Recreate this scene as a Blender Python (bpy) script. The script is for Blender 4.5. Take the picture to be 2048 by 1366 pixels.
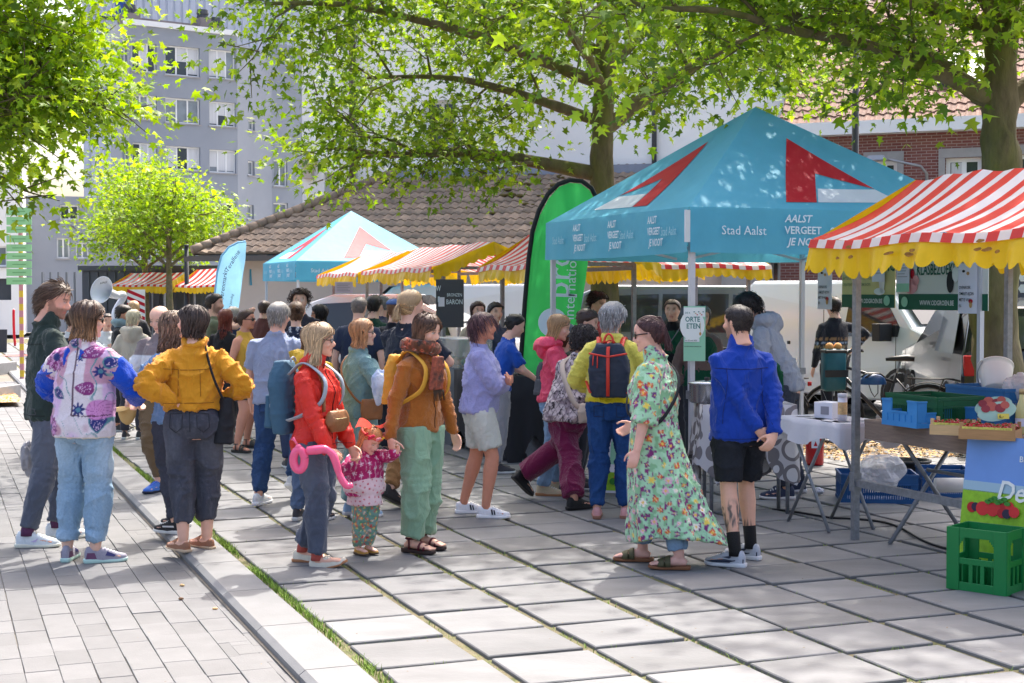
import bpy,bmesh,math,random
import numpy as np
from mathutils import Vector,Matrix,noise as mnoise
random.seed(7)
RNG = np.random.default_rng(11)
for _o in list(bpy.data.objects): bpy.data.objects.remove(_o)
SC = bpy.context.scene
COL = SC.collection
R = math.radians
CAM_H,FPX,HOR = 1.72,2950.0,588.0
PITCH = math.atan((683.0 - HOR) / FPX)
_cd = bpy.data.cameras.new('camera')
_cd.sensor_width = 36.0; _cd.lens = 36.0 * FPX / 2048.0
_cd.clip_start = 0.1; _cd.clip_end = 2000.0
CAM = bpy.data.objects.new('camera',_cd); COL.objects.link(CAM)
CAM.location = (0,0,CAM_H); CAM.rotation_euler = (R(90) - PITCH,0,0)
SC.camera = CAM
SUN_AZ,SUN_EL = R(20.0),R(57.0)          # azimuth from +Y towards +X (behind the scene, a little to the right)
W = bpy.data.worlds.new('World'); SC.world = W; W.use_nodes = True
_nt = W.node_tree
_bg = _nt.nodes['Background']
_sky = _nt.nodes.new('ShaderNodeTexSky'); _sky.sky_type = 'NISHITA'; _sky.sun_disc = False
_sky.sun_elevation = SUN_EL; _sky.sun_rotation = SUN_AZ
_sky.air_density = 0.85; _sky.dust_density = 7.0; _sky.ozone_density = 0.6
_nt.links.new(_sky.outputs[0],_bg.inputs[0]); _bg.inputs[1].default_value = 0.15
_sl = bpy.data.lights.new('sun','SUN'); _sl.energy = 2.1; _sl.angle = R(0.6); _sl.color = (1.0,0.955,0.88)
SUN = bpy.data.objects.new('sun',_sl); COL.objects.link(SUN)
_sd = Vector((math.sin(SUN_AZ) * math.cos(SUN_EL),math.cos(SUN_AZ) * math.cos(SUN_EL),math.sin(SUN_EL)))
SUN.rotation_euler = (-_sd).to_track_quat('-Z','Y').to_euler(); SUN.location = (6,20,30)
SC.view_settings.view_transform = 'Standard'; SC.view_settings.look = 'None'
SC.view_settings.exposure = 1.72; SC.view_settings.gamma = 1.0
SC.render.engine = 'CYCLES'
SC.cycles.max_bounces = 8; SC.cycles.transparent_max_bounces = 8
SC.cycles.use_denoising = True
_cp,_sp = math.cos(PITCH),math.sin(PITCH)
def ray(px,py):
 x = (px - 1024.0) / FPX; y = (683.0 - py) / FPX
 return Vector((x,_cp + y * _sp,-_sp + y * _cp))     # y forward
def G(px,py,z=0.0):
 d = ray(px,py); t = (z - CAM_H) / d.z
 return Vector((d.x * t,d.y * t,z))
def AT(px,py,Y):
 d = ray(px,py); t = Y / d.y
 return Vector((d.x * t,Y,CAM_H + d.z * t))
AX = R(21.4)                                              # the paving grid, tents and stalls share these axes
DB = Vector((math.cos(AX),math.sin(AX),0)); DA = Vector((-math.sin(AX),math.cos(AX),0))

def srgb(r,g=None,b=None):
 if g is None: r,g,b = r
 f = lambda c: (c / 255.0 / 12.92) if c / 255.0 <= .04045 else ((c / 255.0 + .055) / 1.055) ** 2.4
 return (f(r),f(g),f(b))

def vnoise(P,seed=0):
 P = np.asarray(P,float); I = np.floor(P).astype(np.int64); F = P - I; F = F * F * (3 - 2 * F)
 def h(i,j,k):
  n = (i * 374761393 + j * 668265263 + k * 2147483647 + seed * 974634777) & 0xffffffff
  n = ((n ^ (n >> 13)) * 1274126177) & 0xffffffff
  n = (n ^ (n >> 16)) & 0xffff
  return n / 65535.0
 i,j,k = I[:,0],I[:,1],I[:,2]; x,y,z = F[:,0],F[:,1],F[:,2]
 l = lambda a,b,t: a + (b - a) * t
 return l(l(l(h(i,j,k),h(i + 1,j,k),x),l(h(i,j + 1,k),h(i + 1,j + 1,k),x),y),
             l(l(h(i,j,k + 1),h(i + 1,j,k + 1),x),l(h(i,j + 1,k + 1),h(i + 1,j + 1,k + 1),x),y),z)

def sstep(a,b,x):
 t = np.clip((x - a) / (b - a + 1e-9),0,1); return t * t * (3 - 2 * t)

class MB:
 """collects shapes for ONE mesh object"""
 def __init__(s): s.v = []; s.f = []; s.m = []
 def add(s,vs,fs,mi=0):
  o = len(s.v); s.v.extend([tuple(v) for v in vs]); s.f.extend([tuple(i + o for i in f) for f in fs]); s.m.extend([mi] * len(fs)); return s
 def box(s,c,d,M=None,mi=0,taper=1.0):
  x,y,z = d[0] / 2,d[1] / 2,d[2] / 2
  vs = [Vector((sx * x * (taper if sz > 0 else 1),sy * y * (taper if sz > 0 else 1),sz * z)) for sz in (-1,1) for sx,sy in ((-1,-1),(1,-1),(1,1),(-1,1))]
  if M is not None: vs = [M @ v for v in vs]
  c = Vector(c); vs = [v + c for v in vs]
  return s.add(vs,[(3,2,1,0),(4,5,6,7),(0,1,5,4),(1,2,6,5),(2,3,7,6),(3,0,4,7)],mi)
 def bbox(s,x0,x1,y0,y1,z0,z1,mi=0): return s.box(((x0 + x1) / 2,(y0 + y1) / 2,(z0 + z1) / 2),(x1 - x0,y1 - y0,z1 - z0),None,mi)
 def bar(s,a,b,w,h=None,mi=0):
  a = Vector(a); b = Vector(b); d = b - a; L = d.length
  if L < 1e-6: return s
  q = d.to_track_quat('Y','Z').to_matrix()
  return s.box((a + b) / 2,(w,L,h or w),q,mi)
 def tube(s,pts,rad,n=8,mi=0,cap=True,flat=1.0,up=None):
  V,F = tube(pts,rad,n,cap,flat,up); return s.add(V,F,mi)
 def lathe(s,prof,n=20,c=(0,0,0),M=None,mi=0,cap=True):
  vs = []; c = Vector(c)
  for (r,z) in prof:
   for k in range(n):
    a = 2 * math.pi * k / n; v = Vector((r * math.cos(a),r * math.sin(a),z))
    if M is not None: v = M @ v
    vs.append(v + c)
  fs = []
  for i in range(len(prof) - 1):
   for k in range(n):
    k2 = (k + 1) % n; fs.append((i * n + k,i * n + k2,(i + 1) * n + k2,(i + 1) * n + k))
  if cap:
   fs.append(tuple(range(n - 1,-1,-1))); fs.append(tuple((len(prof) - 1) * n + k for k in range(n)))
  return s.add(vs,fs,mi)
 def prism(s,poly,ext,mi=0):
  """poly: 3D points (planar), ext: extrusion vector"""
  n = len(poly); e = Vector(ext); P = [Vector(p) for p in poly]
  vs = P + [p + e for p in P]
  fs = [tuple(range(n - 1,-1,-1)),tuple(range(n,2 * n))] + [(i,(i + 1) % n,n + (i + 1) % n,n + i) for i in range(n)]
  return s.add(vs,fs,mi)
 def sphere(s,c,r,n=10,m=6,mi=0,sc=(1,1,1)):
  vs = [(0,0,-1)]; fs = []
  for i in range(1,m):
   t = -math.pi / 2 + math.pi * i / m
   for k in range(n): vs.append((math.cos(t) * math.cos(2 * math.pi * k / n),math.cos(t) * math.sin(2 * math.pi * k / n),math.sin(t)))
  vs.append((0,0,1)); L = len(vs) - 1
  for k in range(n):
   fs.append((0,1 + (k + 1) % n,1 + k)); fs.append((L,L - n + k,L - n + (k + 1) % n))
  for i in range(m - 2):
   for k in range(n):
    a = 1 + i * n; fs.append((a + k,a + (k + 1) % n,a + n + (k + 1) % n,a + n + k))
  return s.add([(c[0] + v[0] * r * sc[0],c[1] + v[1] * r * sc[1],c[2] + v[2] * r * sc[2]) for v in vs],fs,mi)
 def build(s,name,mats,parent=None,smooth=False,bevel=0.0,kind=None):
  me = bpy.data.meshes.new(name); me.from_pydata(s.v,[],s.f)
  if not isinstance(mats,(list,tuple)): mats = [mats]
  for m in mats: me.materials.append(m)
  if len(mats) > 1: me.polygons.foreach_set('material_index',s.m)
  if bevel > 0:
   bm = bmesh.new(); bm.from_mesh(me); bmesh.ops.recalc_face_normals(bm,faces=bm.faces)
   es = [e for e in bm.edges if len(e.link_faces) == 2 and e.calc_face_angle(0) > 0.5]
   bmesh.ops.bevel(bm,geom=es,offset=bevel,segments=1,affect='EDGES',profile=.7,clamp_overlap=True)
   bm.to_mesh(me); bm.free()
  if smooth: me.polygons.foreach_set('use_smooth',[True] * len(me.polygons))
  me.update()
  return link(name,me,parent,kind)

def tube(pts,rad,n=8,cap=True,flat=1.0,up=None):
 P = [Vector(p) for p in pts]; N = len(P)
 if not hasattr(rad,'__len__'): rad = [rad] * N
 T = []
 for i in range(N):
  d = (P[min(i + 1,N - 1)] - P[max(i - 1,0)]); T.append(d.normalized() if d.length > 1e-9 else Vector((0,0,1)))
 u = Vector(up) if up is not None else (Vector((0,0,1)) if abs(T[0].z) < .9 else Vector((1,0,0)))
 V = []; u = (u - T[0] * u.dot(T[0])).normalized()
 for i in range(N):
  u = u - T[i] * u.dot(T[i]); u = u.normalized() if u.length > 1e-6 else T[i].orthogonal().normalized()
  w = T[i].cross(u); r = rad[i]
  ra,rb = (r if hasattr(r,'__len__') else (r * flat,r))
  for k in range(n):
   a = 2 * math.pi * k / n; V.append(P[i] + u * (math.cos(a) * ra) + w * (math.sin(a) * rb))
 F = [(i * n + k,i * n + (k + 1) % n,(i + 1) * n + (k + 1) % n,(i + 1) * n + k) for i in range(N - 1) for k in range(n)]
 if cap: F += [tuple(range(n - 1,-1,-1)),tuple((N - 1) * n + k for k in range(n))]
 return V,F

def catmull(pts,sub=4):
 P = [Vector(p) for p in pts]; out = []
 for i in range(len(P) - 1):
  p0 = P[max(i - 1,0)]; p1 = P[i]; p2 = P[i + 1]; p3 = P[min(i + 2,len(P) - 1)]
  for k in range(sub):
   t = k / sub; out.append(.5 * ((2 * p1) + (p2 - p0) * t + (2 * p0 - 5 * p1 + 4 * p2 - p3) * t * t + (3 * p1 - p0 - 3 * p2 + p3) * t ** 3))
 out.append(P[-1]); return out
def lerp_list(vals,sub):
 out = []
 for i in range(len(vals) - 1):
  for k in range(sub):
   t = k / sub; out.append(vals[i] * (1 - t) + vals[i + 1] * t)
 out.append(vals[-1]); return out

def link(name,me,parent=None,kind=None):
 o = bpy.data.objects.new(name,me); COL.objects.link(o)
 if parent is not None: o.parent = parent
 if kind: o['kind'] = kind
 return o
def tag(o,label,cat,group=None):
 o['label'] = label; o['category'] = cat
 if group: o['group'] = group
 return o
def thing(name,label,cat,loc=(0,0,0),rz=0.0,group=None):
 o = bpy.data.objects.new(name,None); COL.objects.link(o); o.empty_display_size = .1
 o.location = loc; o.rotation_euler = (0,0,rz); return tag(o,label,cat,group)
def npmesh(name,V,F,mats,parent=None,smooth=False,kind=None,mi=None):
 """fast mesh from arrays; F is (n,k) array of equal-size polygons"""
 V = np.asarray(V,np.float32); F = np.asarray(F,np.int32); n,k = F.shape
 me = bpy.data.meshes.new(name); me.vertices.add(len(V)); me.vertices.foreach_set('co',V.ravel())
 me.loops.add(n * k); me.loops.foreach_set('vertex_index',F.ravel())
 me.polygons.add(n); me.polygons.foreach_set('loop_start',np.arange(0,n * k,k,dtype=np.int32))
 if smooth: me.polygons.foreach_set('use_smooth',np.ones(n,bool))
 for m in (mats if isinstance(mats,(list,tuple)) else [mats]): me.materials.append(m)
 if mi is not None: me.polygons.foreach_set('material_index',np.asarray(mi,np.int32))
 me.update(calc_edges=True)
 return link(name,me,parent,kind)

MATS = {}
def mat(name,col=(.5,.5,.5),rough=.7,metal=0.0,var=0.0,vscale=8.0,bump=0.0,bscale=60.0,spec=.4,attr=None,sheen=0.0,
  trans=0.0,alpha=1.0,emit=None,coat=0.0,var2=None,stretch=None,ao=None,island=0.0,fold=0.0,subs=0.0,world=False):
 if name in MATS: return MATS[name]
 m = bpy.data.materials.new(name); m.use_nodes = True; nt = m.node_tree; N = nt.nodes; L = nt.links
 b = N['Principled BSDF']; MATS[name] = m
 b.inputs['Roughness'].default_value = rough; b.inputs['Metallic'].default_value = metal
 b.inputs['Specular IOR Level'].default_value = spec
 if sheen: b.inputs['Sheen Weight'].default_value = sheen; b.inputs['Sheen Roughness'].default_value = .5
 if coat: b.inputs['Coat Weight'].default_value = coat; b.inputs['Coat Roughness'].default_value = .06
 if trans: b.inputs['Transmission Weight'].default_value = trans
 if alpha < 1: b.inputs['Alpha'].default_value = alpha
 if subs: b.inputs['Subsurface Weight'].default_value = subs; b.inputs['Subsurface Radius'].default_value = (.012,.005,.003); b.inputs['Subsurface Scale'].default_value = 1.0
 tc = N.new('ShaderNodeTexCoord'); mp = N.new('ShaderNodeMapping'); gp = N.new('ShaderNodeNewGeometry'); L.new(gp.outputs['Position'] if world else tc.outputs['Object'],mp.inputs[0])
 if stretch: mp.inputs['Scale'].default_value = stretch
 if attr:
  a = N.new('ShaderNodeAttribute'); a.attribute_name = attr; src = a.outputs['Color']
 else:
  c = N.new('ShaderNodeRGB'); c.outputs[0].default_value = (*col,1); src = c.outputs[0]
 if var2 is not None:
  n2 = N.new('ShaderNodeTexNoise'); n2.inputs['Scale'].default_value = vscale * .37; n2.inputs['Detail'].default_value = 6; L.new(mp.outputs[0],n2.inputs['Vector'])
  rp = N.new('ShaderNodeMapRange'); rp.inputs['From Min'].default_value = .42; rp.inputs['From Max'].default_value = .66; L.new(n2.outputs['Fac'],rp.inputs['Value'])
  mx = N.new('ShaderNodeMix'); mx.data_type = 'RGBA'; L.new(rp.outputs[0],mx.inputs['Factor']); L.new(src,mx.inputs['A']); mx.inputs['B'].default_value = (*var2,1); src = mx.outputs['Result']
 if var:
  n = N.new('ShaderNodeTexNoise'); n.inputs['Scale'].default_value = vscale; n.inputs['Detail'].default_value = 6; n.inputs['Roughness'].default_value = .62; L.new(mp.outputs[0],n.inputs['Vector'])
  r_ = N.new('ShaderNodeMapRange'); r_.inputs['From Min'].default_value = .25; r_.inputs['From Max'].default_value = .75; r_.inputs['To Min'].default_value = 1 - var; r_.inputs['To Max'].default_value = 1 + var; L.new(n.outputs['Fac'],r_.inputs['Value'])
  vm = N.new('ShaderNodeVectorMath'); vm.operation = 'SCALE'; L.new(src,vm.inputs[0]); L.new(r_.outputs[0],vm.inputs['Scale']); src = vm.outputs[0]
 if island:
  oi = N.new('ShaderNodeObjectInfo'); gi = N.new('ShaderNodeNewGeometry')
  ad = N.new('ShaderNodeMath'); ad.operation = 'ADD'; L.new(oi.outputs['Random'],ad.inputs[0]); L.new(gi.outputs['Random Per Island'],ad.inputs[1])
  fr = N.new('ShaderNodeMath'); fr.operation = 'FRACT'; L.new(ad.outputs[0],fr.inputs[0])
  r2 = N.new('ShaderNodeMapRange'); r2.inputs['To Min'].default_value = 1 - island; r2.inputs['To Max'].default_value = 1 + island; L.new(fr.outputs[0],r2.inputs['Value'])
  vm2 = N.new('ShaderNodeVectorMath'); vm2.operation = 'SCALE'; L.new(src,vm2.inputs[0]); L.new(r2.outputs[0],vm2.inputs['Scale']); src = vm2.outputs[0]
 L.new(src,b.inputs['Base Color'])
 if emit: b.inputs['Emission Color'].default_value = (*emit[0],1); b.inputs['Emission Strength'].default_value = emit[1]
 hsrc = None
 if bump:
  bn = N.new('ShaderNodeTexNoise'); bn.inputs['Scale'].default_value = bscale; bn.inputs['Detail'].default_value = 5; L.new(mp.outputs[0],bn.inputs['Vector'])
  bp = N.new('ShaderNodeBump'); bp.inputs['Strength'].default_value = bump; bp.inputs['Distance'].default_value = .02; L.new(bn.outputs['Fac'],bp.inputs['Height']); hsrc = bp
 if fold:
  f1 = N.new('ShaderNodeTexNoise'); f1.inputs['Scale'].default_value = 9; f1.inputs['Detail'].default_value = 3; f1.inputs['Distortion'].default_value = 1.2
  m2 = N.new('ShaderNodeMapping'); m2.inputs['Scale'].default_value = (1,1,.6); m2.inputs['Rotation'].default_value = (.4,.5,.2); L.new(tc.outputs['Object'],m2.inputs[0]); L.new(m2.outputs[0],f1.inputs['Vector'])
  b2 = N.new('ShaderNodeBump'); b2.inputs['Strength'].default_value = fold; b2.inputs['Distance'].default_value = .05; sb_ = N.new('ShaderNodeMath'); sb_.operation = 'SUBTRACT'; sb_.inputs[1].default_value = .5; L.new(f1.outputs['Fac'],sb_.inputs[0]); ab_ = N.new('ShaderNodeMath'); ab_.operation = 'ABSOLUTE'; L.new(sb_.outputs[0],ab_.inputs[0]); L.new(ab_.outputs[0],b2.inputs['Height'])
  if hsrc: L.new(hsrc.outputs[0],b2.inputs['Normal'])
  hsrc = b2
 if hsrc: L.new(hsrc.outputs[0],b.inputs['Normal'])
 return m

def text_mesh(s,size,bold=0.0,shear=0.0,align='LEFT',xs=1.0):
 """flat lettering outlines in XY (z=0), as vertices and faces"""
 cu = bpy.data.curves.new('txt','FONT'); cu.body = s; cu.size = size; cu.offset = bold * size; cu.shear = shear; cu.align_x = align; cu.resolution_u = 2
 o = bpy.data.objects.new('txt',cu); TMP.collection.objects.link(o); TMPV.update()
 me = bpy.data.meshes.new_from_object(o.evaluated_get(TMPV.depsgraph))
 vs = [(v.co.x * xs,v.co.y,0) for v in me.vertices]; fs = [tuple(p.vertices) for p in me.polygons]
 bpy.data.objects.remove(o); bpy.data.curves.remove(cu); bpy.data.meshes.remove(me)
 return vs,fs
TMP = bpy.data.scenes.new('workbench'); TMPV = TMP.view_layers[0]
def lettering(parent,s,M,size,m,bold=.012,shear=0.0,align='LEFT',xs=1.0,name='lettering'):
 vs,fs = text_mesh(s,size,bold,shear,align,xs)
 b = MB(); b.add([M @ Vector(v) for v in vs],fs); return b.build(name,m,parent)
def frame(o,x,y):
 """matrix with origin o, x axis x, y axis y (z = normal)"""
 x = Vector(x).normalized(); y = Vector(y); z = x.cross(y).normalized(); y = z.cross(x)
 return Matrix(((x.x,y.x,z.x,o[0]),(x.y,y.y,z.y,o[1]),(x.z,y.z,z.z,o[2]),(0,0,0,1)))
def remesh(V,F,voxel,smooth=4,fac=.5,dec=0):
 me = bpy.data.meshes.new('raw'); me.from_pydata([tuple(v) for v in V],[],F);
 o = bpy.data.objects.new('raw',me); TMP.collection.objects.link(o)
 m = o.modifiers.new('r','REMESH'); m.mode = 'VOXEL'; m.voxel_size = voxel; m.adaptivity = 0
 if smooth: s_ = o.modifiers.new('s','SMOOTH'); s_.factor = fac; s_.iterations = smooth
 if dec: d_ = o.modifiers.new('d','DECIMATE'); d_.ratio = dec
 TMPV.update()
 out = bpy.data.meshes.new_from_object(o.evaluated_get(TMPV.depsgraph))
 bpy.data.objects.remove(o); bpy.data.meshes.remove(me)
 return out
def getco(me):
 a = np.empty(len(me.vertices) * 3,np.float32); me.vertices.foreach_get('co',a); return a.reshape(-1,3)
def getno(me):
 a = np.empty(len(me.vertices) * 3,np.float32); me.vertices.foreach_get('normal',a); return a.reshape(-1,3)
def setco(me,P): me.vertices.foreach_set('co',np.asarray(P,np.float32).ravel()); me.update()
def setcol(me,C):
 at = me.color_attributes.new('Col','FLOAT_COLOR','POINT'); n = len(me.vertices)
 C = np.asarray(C,np.float32)
 if C.ndim == 1: C = np.tile(C,(n,1))
 at.data.foreach_set('color',np.concatenate([C,np.ones((n,1),np.float32)],1).ravel())
# ================================================================ THE SETTING: ground, plaza, road, kerb
ROAD_Z = -0.058
def UV(u,v,z=0.0): return DB * u + DA * v + Vector((0,0,z))
M_ground = mat('ground_far',srgb(150,148,144),.9,var=.12,vscale=.8,world=True)
M_slab = mat('bluestone_slab',(.164,.165,.170),.62,var=.24,vscale=3.6,bump=.12,bscale=90,island=.13,world=True,var2=(.148,.15,.156),stretch=(.4,1,1),spec=.35)
M_block = mat('road_block',(.148,.148,.151),.68,var=.12,vscale=5,bump=.12,bscale=110,island=.10,world=True,spec=.3)
M_kerb = mat('kerb_stone',(.175,.177,.182),.62,var=.12,vscale=5,bump=.10,bscale=100,island=.05,world=True)
M_soil = mat('joint_soil',srgb(112,104,80),.95,var=.35,vscale=26,bump=.6,bscale=120,world=True,var2=srgb(86,92,52))
M_sand = mat('joint_sand',srgb(120,114,104),.95,var=.3,vscale=40,bump=.4,bscale=140,world=True)
M_grass = mat('grass_blade',srgb(118,146,58),.7,island=.45,spec=.2)
M_chip = mat('bark_chip',srgb(196,160,112),.85,island=.4)
M_stone = mat('planter_stone',srgb(140,140,142),.8,var=.15,vscale=6,bump=.2,bscale=60,world=True)

gb = MB(); gb.add([(-400,-50,-.16),(400,-50,-.16),(400,700,-.16),(-400,700,-.16)],[(0,1,2,3)])
ground = gb.build('ground',M_ground,kind='structure')

PB,PA,U0,V0 = .549,.527,1.858,8.593
pb = MB()
def sheet(mb,u0,u1,v0,v1,z): mb.add([UV(u0,v0,z),UV(u1,v0,z),UV(u1,v1,z),UV(u0,v1,z)],[(0,1,2,3)])
sheet(pb,1.60,40,-2,60,-.018)
plaza = pb.build('plaza',M_soil,kind='structure')
def slab_mesh(lx,ly,t,bev,name,m):
 b = MB(); x,y = lx / 2,ly / 2
 b.add([(-x,-y,-t),(x,-y,-t),(x,y,-t),(-x,y,-t),(-x,-y,-bev),(x,-y,-bev),(x,y,-bev),(-x,y,-bev),
           (-x + bev,-y + bev,0),(x - bev,-y + bev,0),(x - bev,y - bev,0),(-x + bev,y - bev,0)],
          [(0,1,5,4),(1,2,6,5),(2,3,7,6),(3,0,4,7),(4,5,9,8),(5,6,10,9),(6,7,11,10),(7,4,8,11),(8,9,10,11)])
 me = bpy.data.meshes.new(name); me.from_pydata(b.v,[],b.f); me.materials.append(m); return me
def project(p):
 d = Vector(p) - Vector((0,0,CAM_H)); zc = d.y * _cp - d.z * _sp; yc = d.z * _cp + d.y * _sp
 return (1024 + FPX * d.x / zc,683 - FPX * yc / zc,zc) if zc > .2 else (0,0,-1)
def inview(p,m=60):
 x,y,z = project(p); return z > 0 and -m < x < 2048 + m and -m < y < 1366 + m
slab_me = [slab_mesh(PB - .036 - .007 * k,PA - .032 - .006 * k,.05,.005,'slab',M_slab) for k in range(4)]
cells = []
for i in range(0,60):
 for j in range(-8,96):
  c = UV(U0 + (i + .5) * PB,V0 + (j + .5) * PA)
  if c.y > 52 or c.y < 4: continue
  vis_ = any(inview(c + DB * a * PB / 2 + DA * b * PA / 2) for a in (-1,1) for b in (-1,1))
  if vis_ or (c.y < 17 and inview(c,700)): cells.append((c.length if vis_ else 99,c))
cells.sort(key=lambda t: t[0])
rs = random.Random(5); far = MB()
for k,(_,c) in enumerate(cells):
 ax = AX + rs.uniform(-.012,.012); loc = c + Vector((rs.uniform(-.006,.006),rs.uniform(-.006,.006),rs.uniform(-.004,.004)))
 tilt = (rs.uniform(-.006,.006),rs.uniform(-.006,.006),ax)
 me = slab_me[rs.randrange(4)]
 if k < 300:
  o = link('slab',me,plaza); o.location = loc; o.rotation_euler = tilt
 else:
  M = Matrix.Translation(loc) @ Matrix.Rotation(ax,4,'Z')
  far.add([M @ v.co for v in me.vertices],[tuple(p.vertices) for p in me.polygons])
far.build('slab_field',M_slab,plaza,kind='stuff')

kb = MB(); sheet(kb,1.52,1.83,-2,60,-.05); kerb = kb.build('kerb',M_sand,kind='structure')
v = 6.584 - 6 * .955; kk = 0
while v < 45:
 L = .955 if v < 25 else 4.0
 b = MB(); w0,w1,g = 1.535,1.812,.004
 pts = [(w0,ROAD_Z - .06),(w1,ROAD_Z - .06),(w1,0),(w0 + .03,0),(w0,-.022)]
 P0 = [UV(a,v + g,z) for a,z in pts]; P1 = [UV(a,v + L - g,z) for a,z in pts]
 n = 5; b.add(P0 + P1,[(4,3,2,1,0),(5,6,7,8,9)] + [(i,(i + 1) % n,n + (i + 1) % n,n + i) for i in range(n)])
 b.build('kerbstone',M_kerb,kerb); v += L
rb = MB(); sheet(rb,-60,1.56,-2,70,ROAD_Z - .009); road = rb.build('road',M_sand,kind='structure')
blk_me = [slab_mesh(.1565 - .002 * k,.2925,.04,.0025,'road_block',M_block) for k in range(3)]
cells = []
for i in range(-70,8):
 off = rs.uniform(0,.295)
 for j in range(10,150):
  c = UV(.376 + (i + .5) * .158,j * .295 + off,ROAD_Z)
  if c.y < 4 or c.y > 30 or not (inview(c,25) or (c.y < 17 and inview(c,900))): continue
  cells.append((c.length if inview(c,25) else 99,c))
cells.sort(key=lambda t: t[0]); far = MB()
for k,(_,c) in enumerate(cells):
 me = blk_me[rs.randrange(3)]; loc = c + Vector((0,0,rs.uniform(-.0025,.002))); ax = AX + rs.uniform(-.006,.006)
 if k < 300:
  o = link('road_block',me,road); o.location = loc; o.rotation_euler = (rs.uniform(-.006,.006),rs.uniform(-.006,.006),ax)
 else:
  M = Matrix.Translation(loc) @ Matrix.Rotation(ax,4,'Z'); far.add([M @ v_.co for v_ in me.vertices],[tuple(p.vertices) for p in me.polygons])
far.build('block_field',M_block,road,kind='stuff')
b = MB()                                               # narrow gutter course beside the kerb
vv = 4.0
gut_me = slab_mesh(.142,.19,.04,.0025,'gutter_stone',M_block); gi = 0; far = MB()
while vv < 26:
 c = UV(1.452 + .0,vv,ROAD_Z)
 if inview(c,20):
  M = Matrix.Translation(c + Vector((0,0,rs.uniform(-.006,.001)))) @ Matrix.Rotation(AX + rs.uniform(-.02,.02),4,'Z')
  if gi < 40: o = link('gutter_stone',gut_me,road); o.matrix_world = M; gi += 1
  else: far.add([M @ v_.co for v_ in gut_me.vertices],[tuple(p.vertices) for p in gut_me.polygons])
 vv += .195
far.build('gutter_field',M_block,road,kind='stuff')

def blades(name,spots,hmin,hmax,wid,m,lean=.5):
 n = len(spots); S = np.array([tuple(s) for s in spots]); a = RNG.uniform(0,2 * np.pi,n); h = RNG.uniform(hmin,hmax,n); w = wid * RNG.uniform(.6,1.3,n)
 d = np.stack([np.cos(a),np.sin(a),0 * a],1); q = np.stack([-np.sin(a),np.cos(a),0 * a],1); ln = RNG.uniform(.1,lean,n)
 up = np.array([0,0,1.0])
 b0 = S - q * w[:,None]; b1 = S + q * w[:,None]; mid = S + up * (h * .55)[:,None] + d * (h * ln * .35)[:,None]
 m0 = mid - q * (w * .7)[:,None]; m1 = mid + q * (w * .7)[:,None]; t = S + up * (h * (1 - ln * .25))[:,None] + d * (h * ln)[:,None]
 t2 = t + q * .0006
 V = np.stack([b0,b1,m1,m0,t,t2],1).reshape(-1,3); k = np.arange(n)[:,None] * 6
 F = np.concatenate([k + np.array([[0,1,2,3]]),k + np.array([[3,2,5,4]])],0)
 return npmesh(name,V,F,m,kind='stuff')
sp = []
v = 5.4
while v < 26:
 dens = .62 if 6.4 < v < 11.5 else .4
 nn = int(34 * dens * max(0,-0.45 + 2.4 * float(vnoise(np.array([[v * 1.9,3.1,0]]),3)[0]))) if v > 6.4 else 10
 for _ in range(nn): sp.append(UV(1.85 + rs.gauss(0,.017),v + rs.uniform(0,.05),-.018))
 v += .05
g1 = blades('kerb_grass',sp,.014,.05,.0022,M_grass,.9); tag(g1,'strip of short green grass growing along the kerb slabs','grass')
sp = []
for i in range(0,24):
 for j in range(-7,40):
  c = UV(U0 + i * PB,V0 + j * PA)
  if not inview(c,80) or c.y > 22: continue
  w = float(vnoise(np.array([[c.x * 1.3,c.y * 1.3,1]]),9)[0])
  for _ in range(int(46 * max(0,w - .22))):
   t = rs.uniform(0,1); sp.append(c + DA * (t * PA) + DB * rs.gauss(0,.007) + Vector((0,0,-.018)))
  for _ in range(int(40 * max(0,w - .3))):
   t = rs.uniform(0,1); sp.append(c + DB * (t * PB) + DA * rs.gauss(0,.006) + Vector((0,0,-.018)))
g2 = blades('joint_grass',sp,.008,.032,.0018,M_grass,1.0); tag(g2,'sparse moss and grass sprouting in the joints between slabs','grass')
for (px,py,cc) in ((364,1173,'pale'),(362,1200,'brown'),(430,1220,'pale')):
 p = G(px,py,ROAD_Z); b = MB(); b.sphere((0,0,.008),.012,7,5,sc=(1.4,.8,.7)); o = b.build('pebble',M_chip if cc == 'pale' else mat('pebble_brown',srgb(120,92,70),.9)); o.location = p
 tag(o,{364: 'small pebble on road blocks, farthest of three by the kerb',362: 'dark brown pebble on the road blocks near kerb',430: 'flat pale pebble on road blocks closest to the kerb'}[px],'pebble')
n_ = 420; S_ = np.stack([RNG.uniform(-2.6,3.6,n_),RNG.uniform(6.4,13,n_),np.full(n_,.0045)],1); S_ = S_[S_[:,0] > -2.4 + (9 - S_[:,1]) * .3]; n_ = len(S_); a_ = RNG.uniform(0,6.28,n_); l_ = RNG.uniform(.002,.009,n_); d_ = np.stack([np.cos(a_),np.sin(a_),RNG.uniform(-.2,.2,n_)],1) * l_[:,None]; q_ = np.stack([-np.sin(a_),np.cos(a_),RNG.uniform(-.2,.2,n_)],1) * (l_ * .45)[:,None]
tag(npmesh('leaf_litter',np.stack([S_ - d_,S_ - q_,S_ + d_,S_ + q_],1).reshape(-1,3),np.arange(4 * n_).reshape(-1,4),mat('litter',srgb(120,98,66),.9,island=.5),kind='stuff'),'scattered specks of dry leaf and grit on the slabs','litter')
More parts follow.
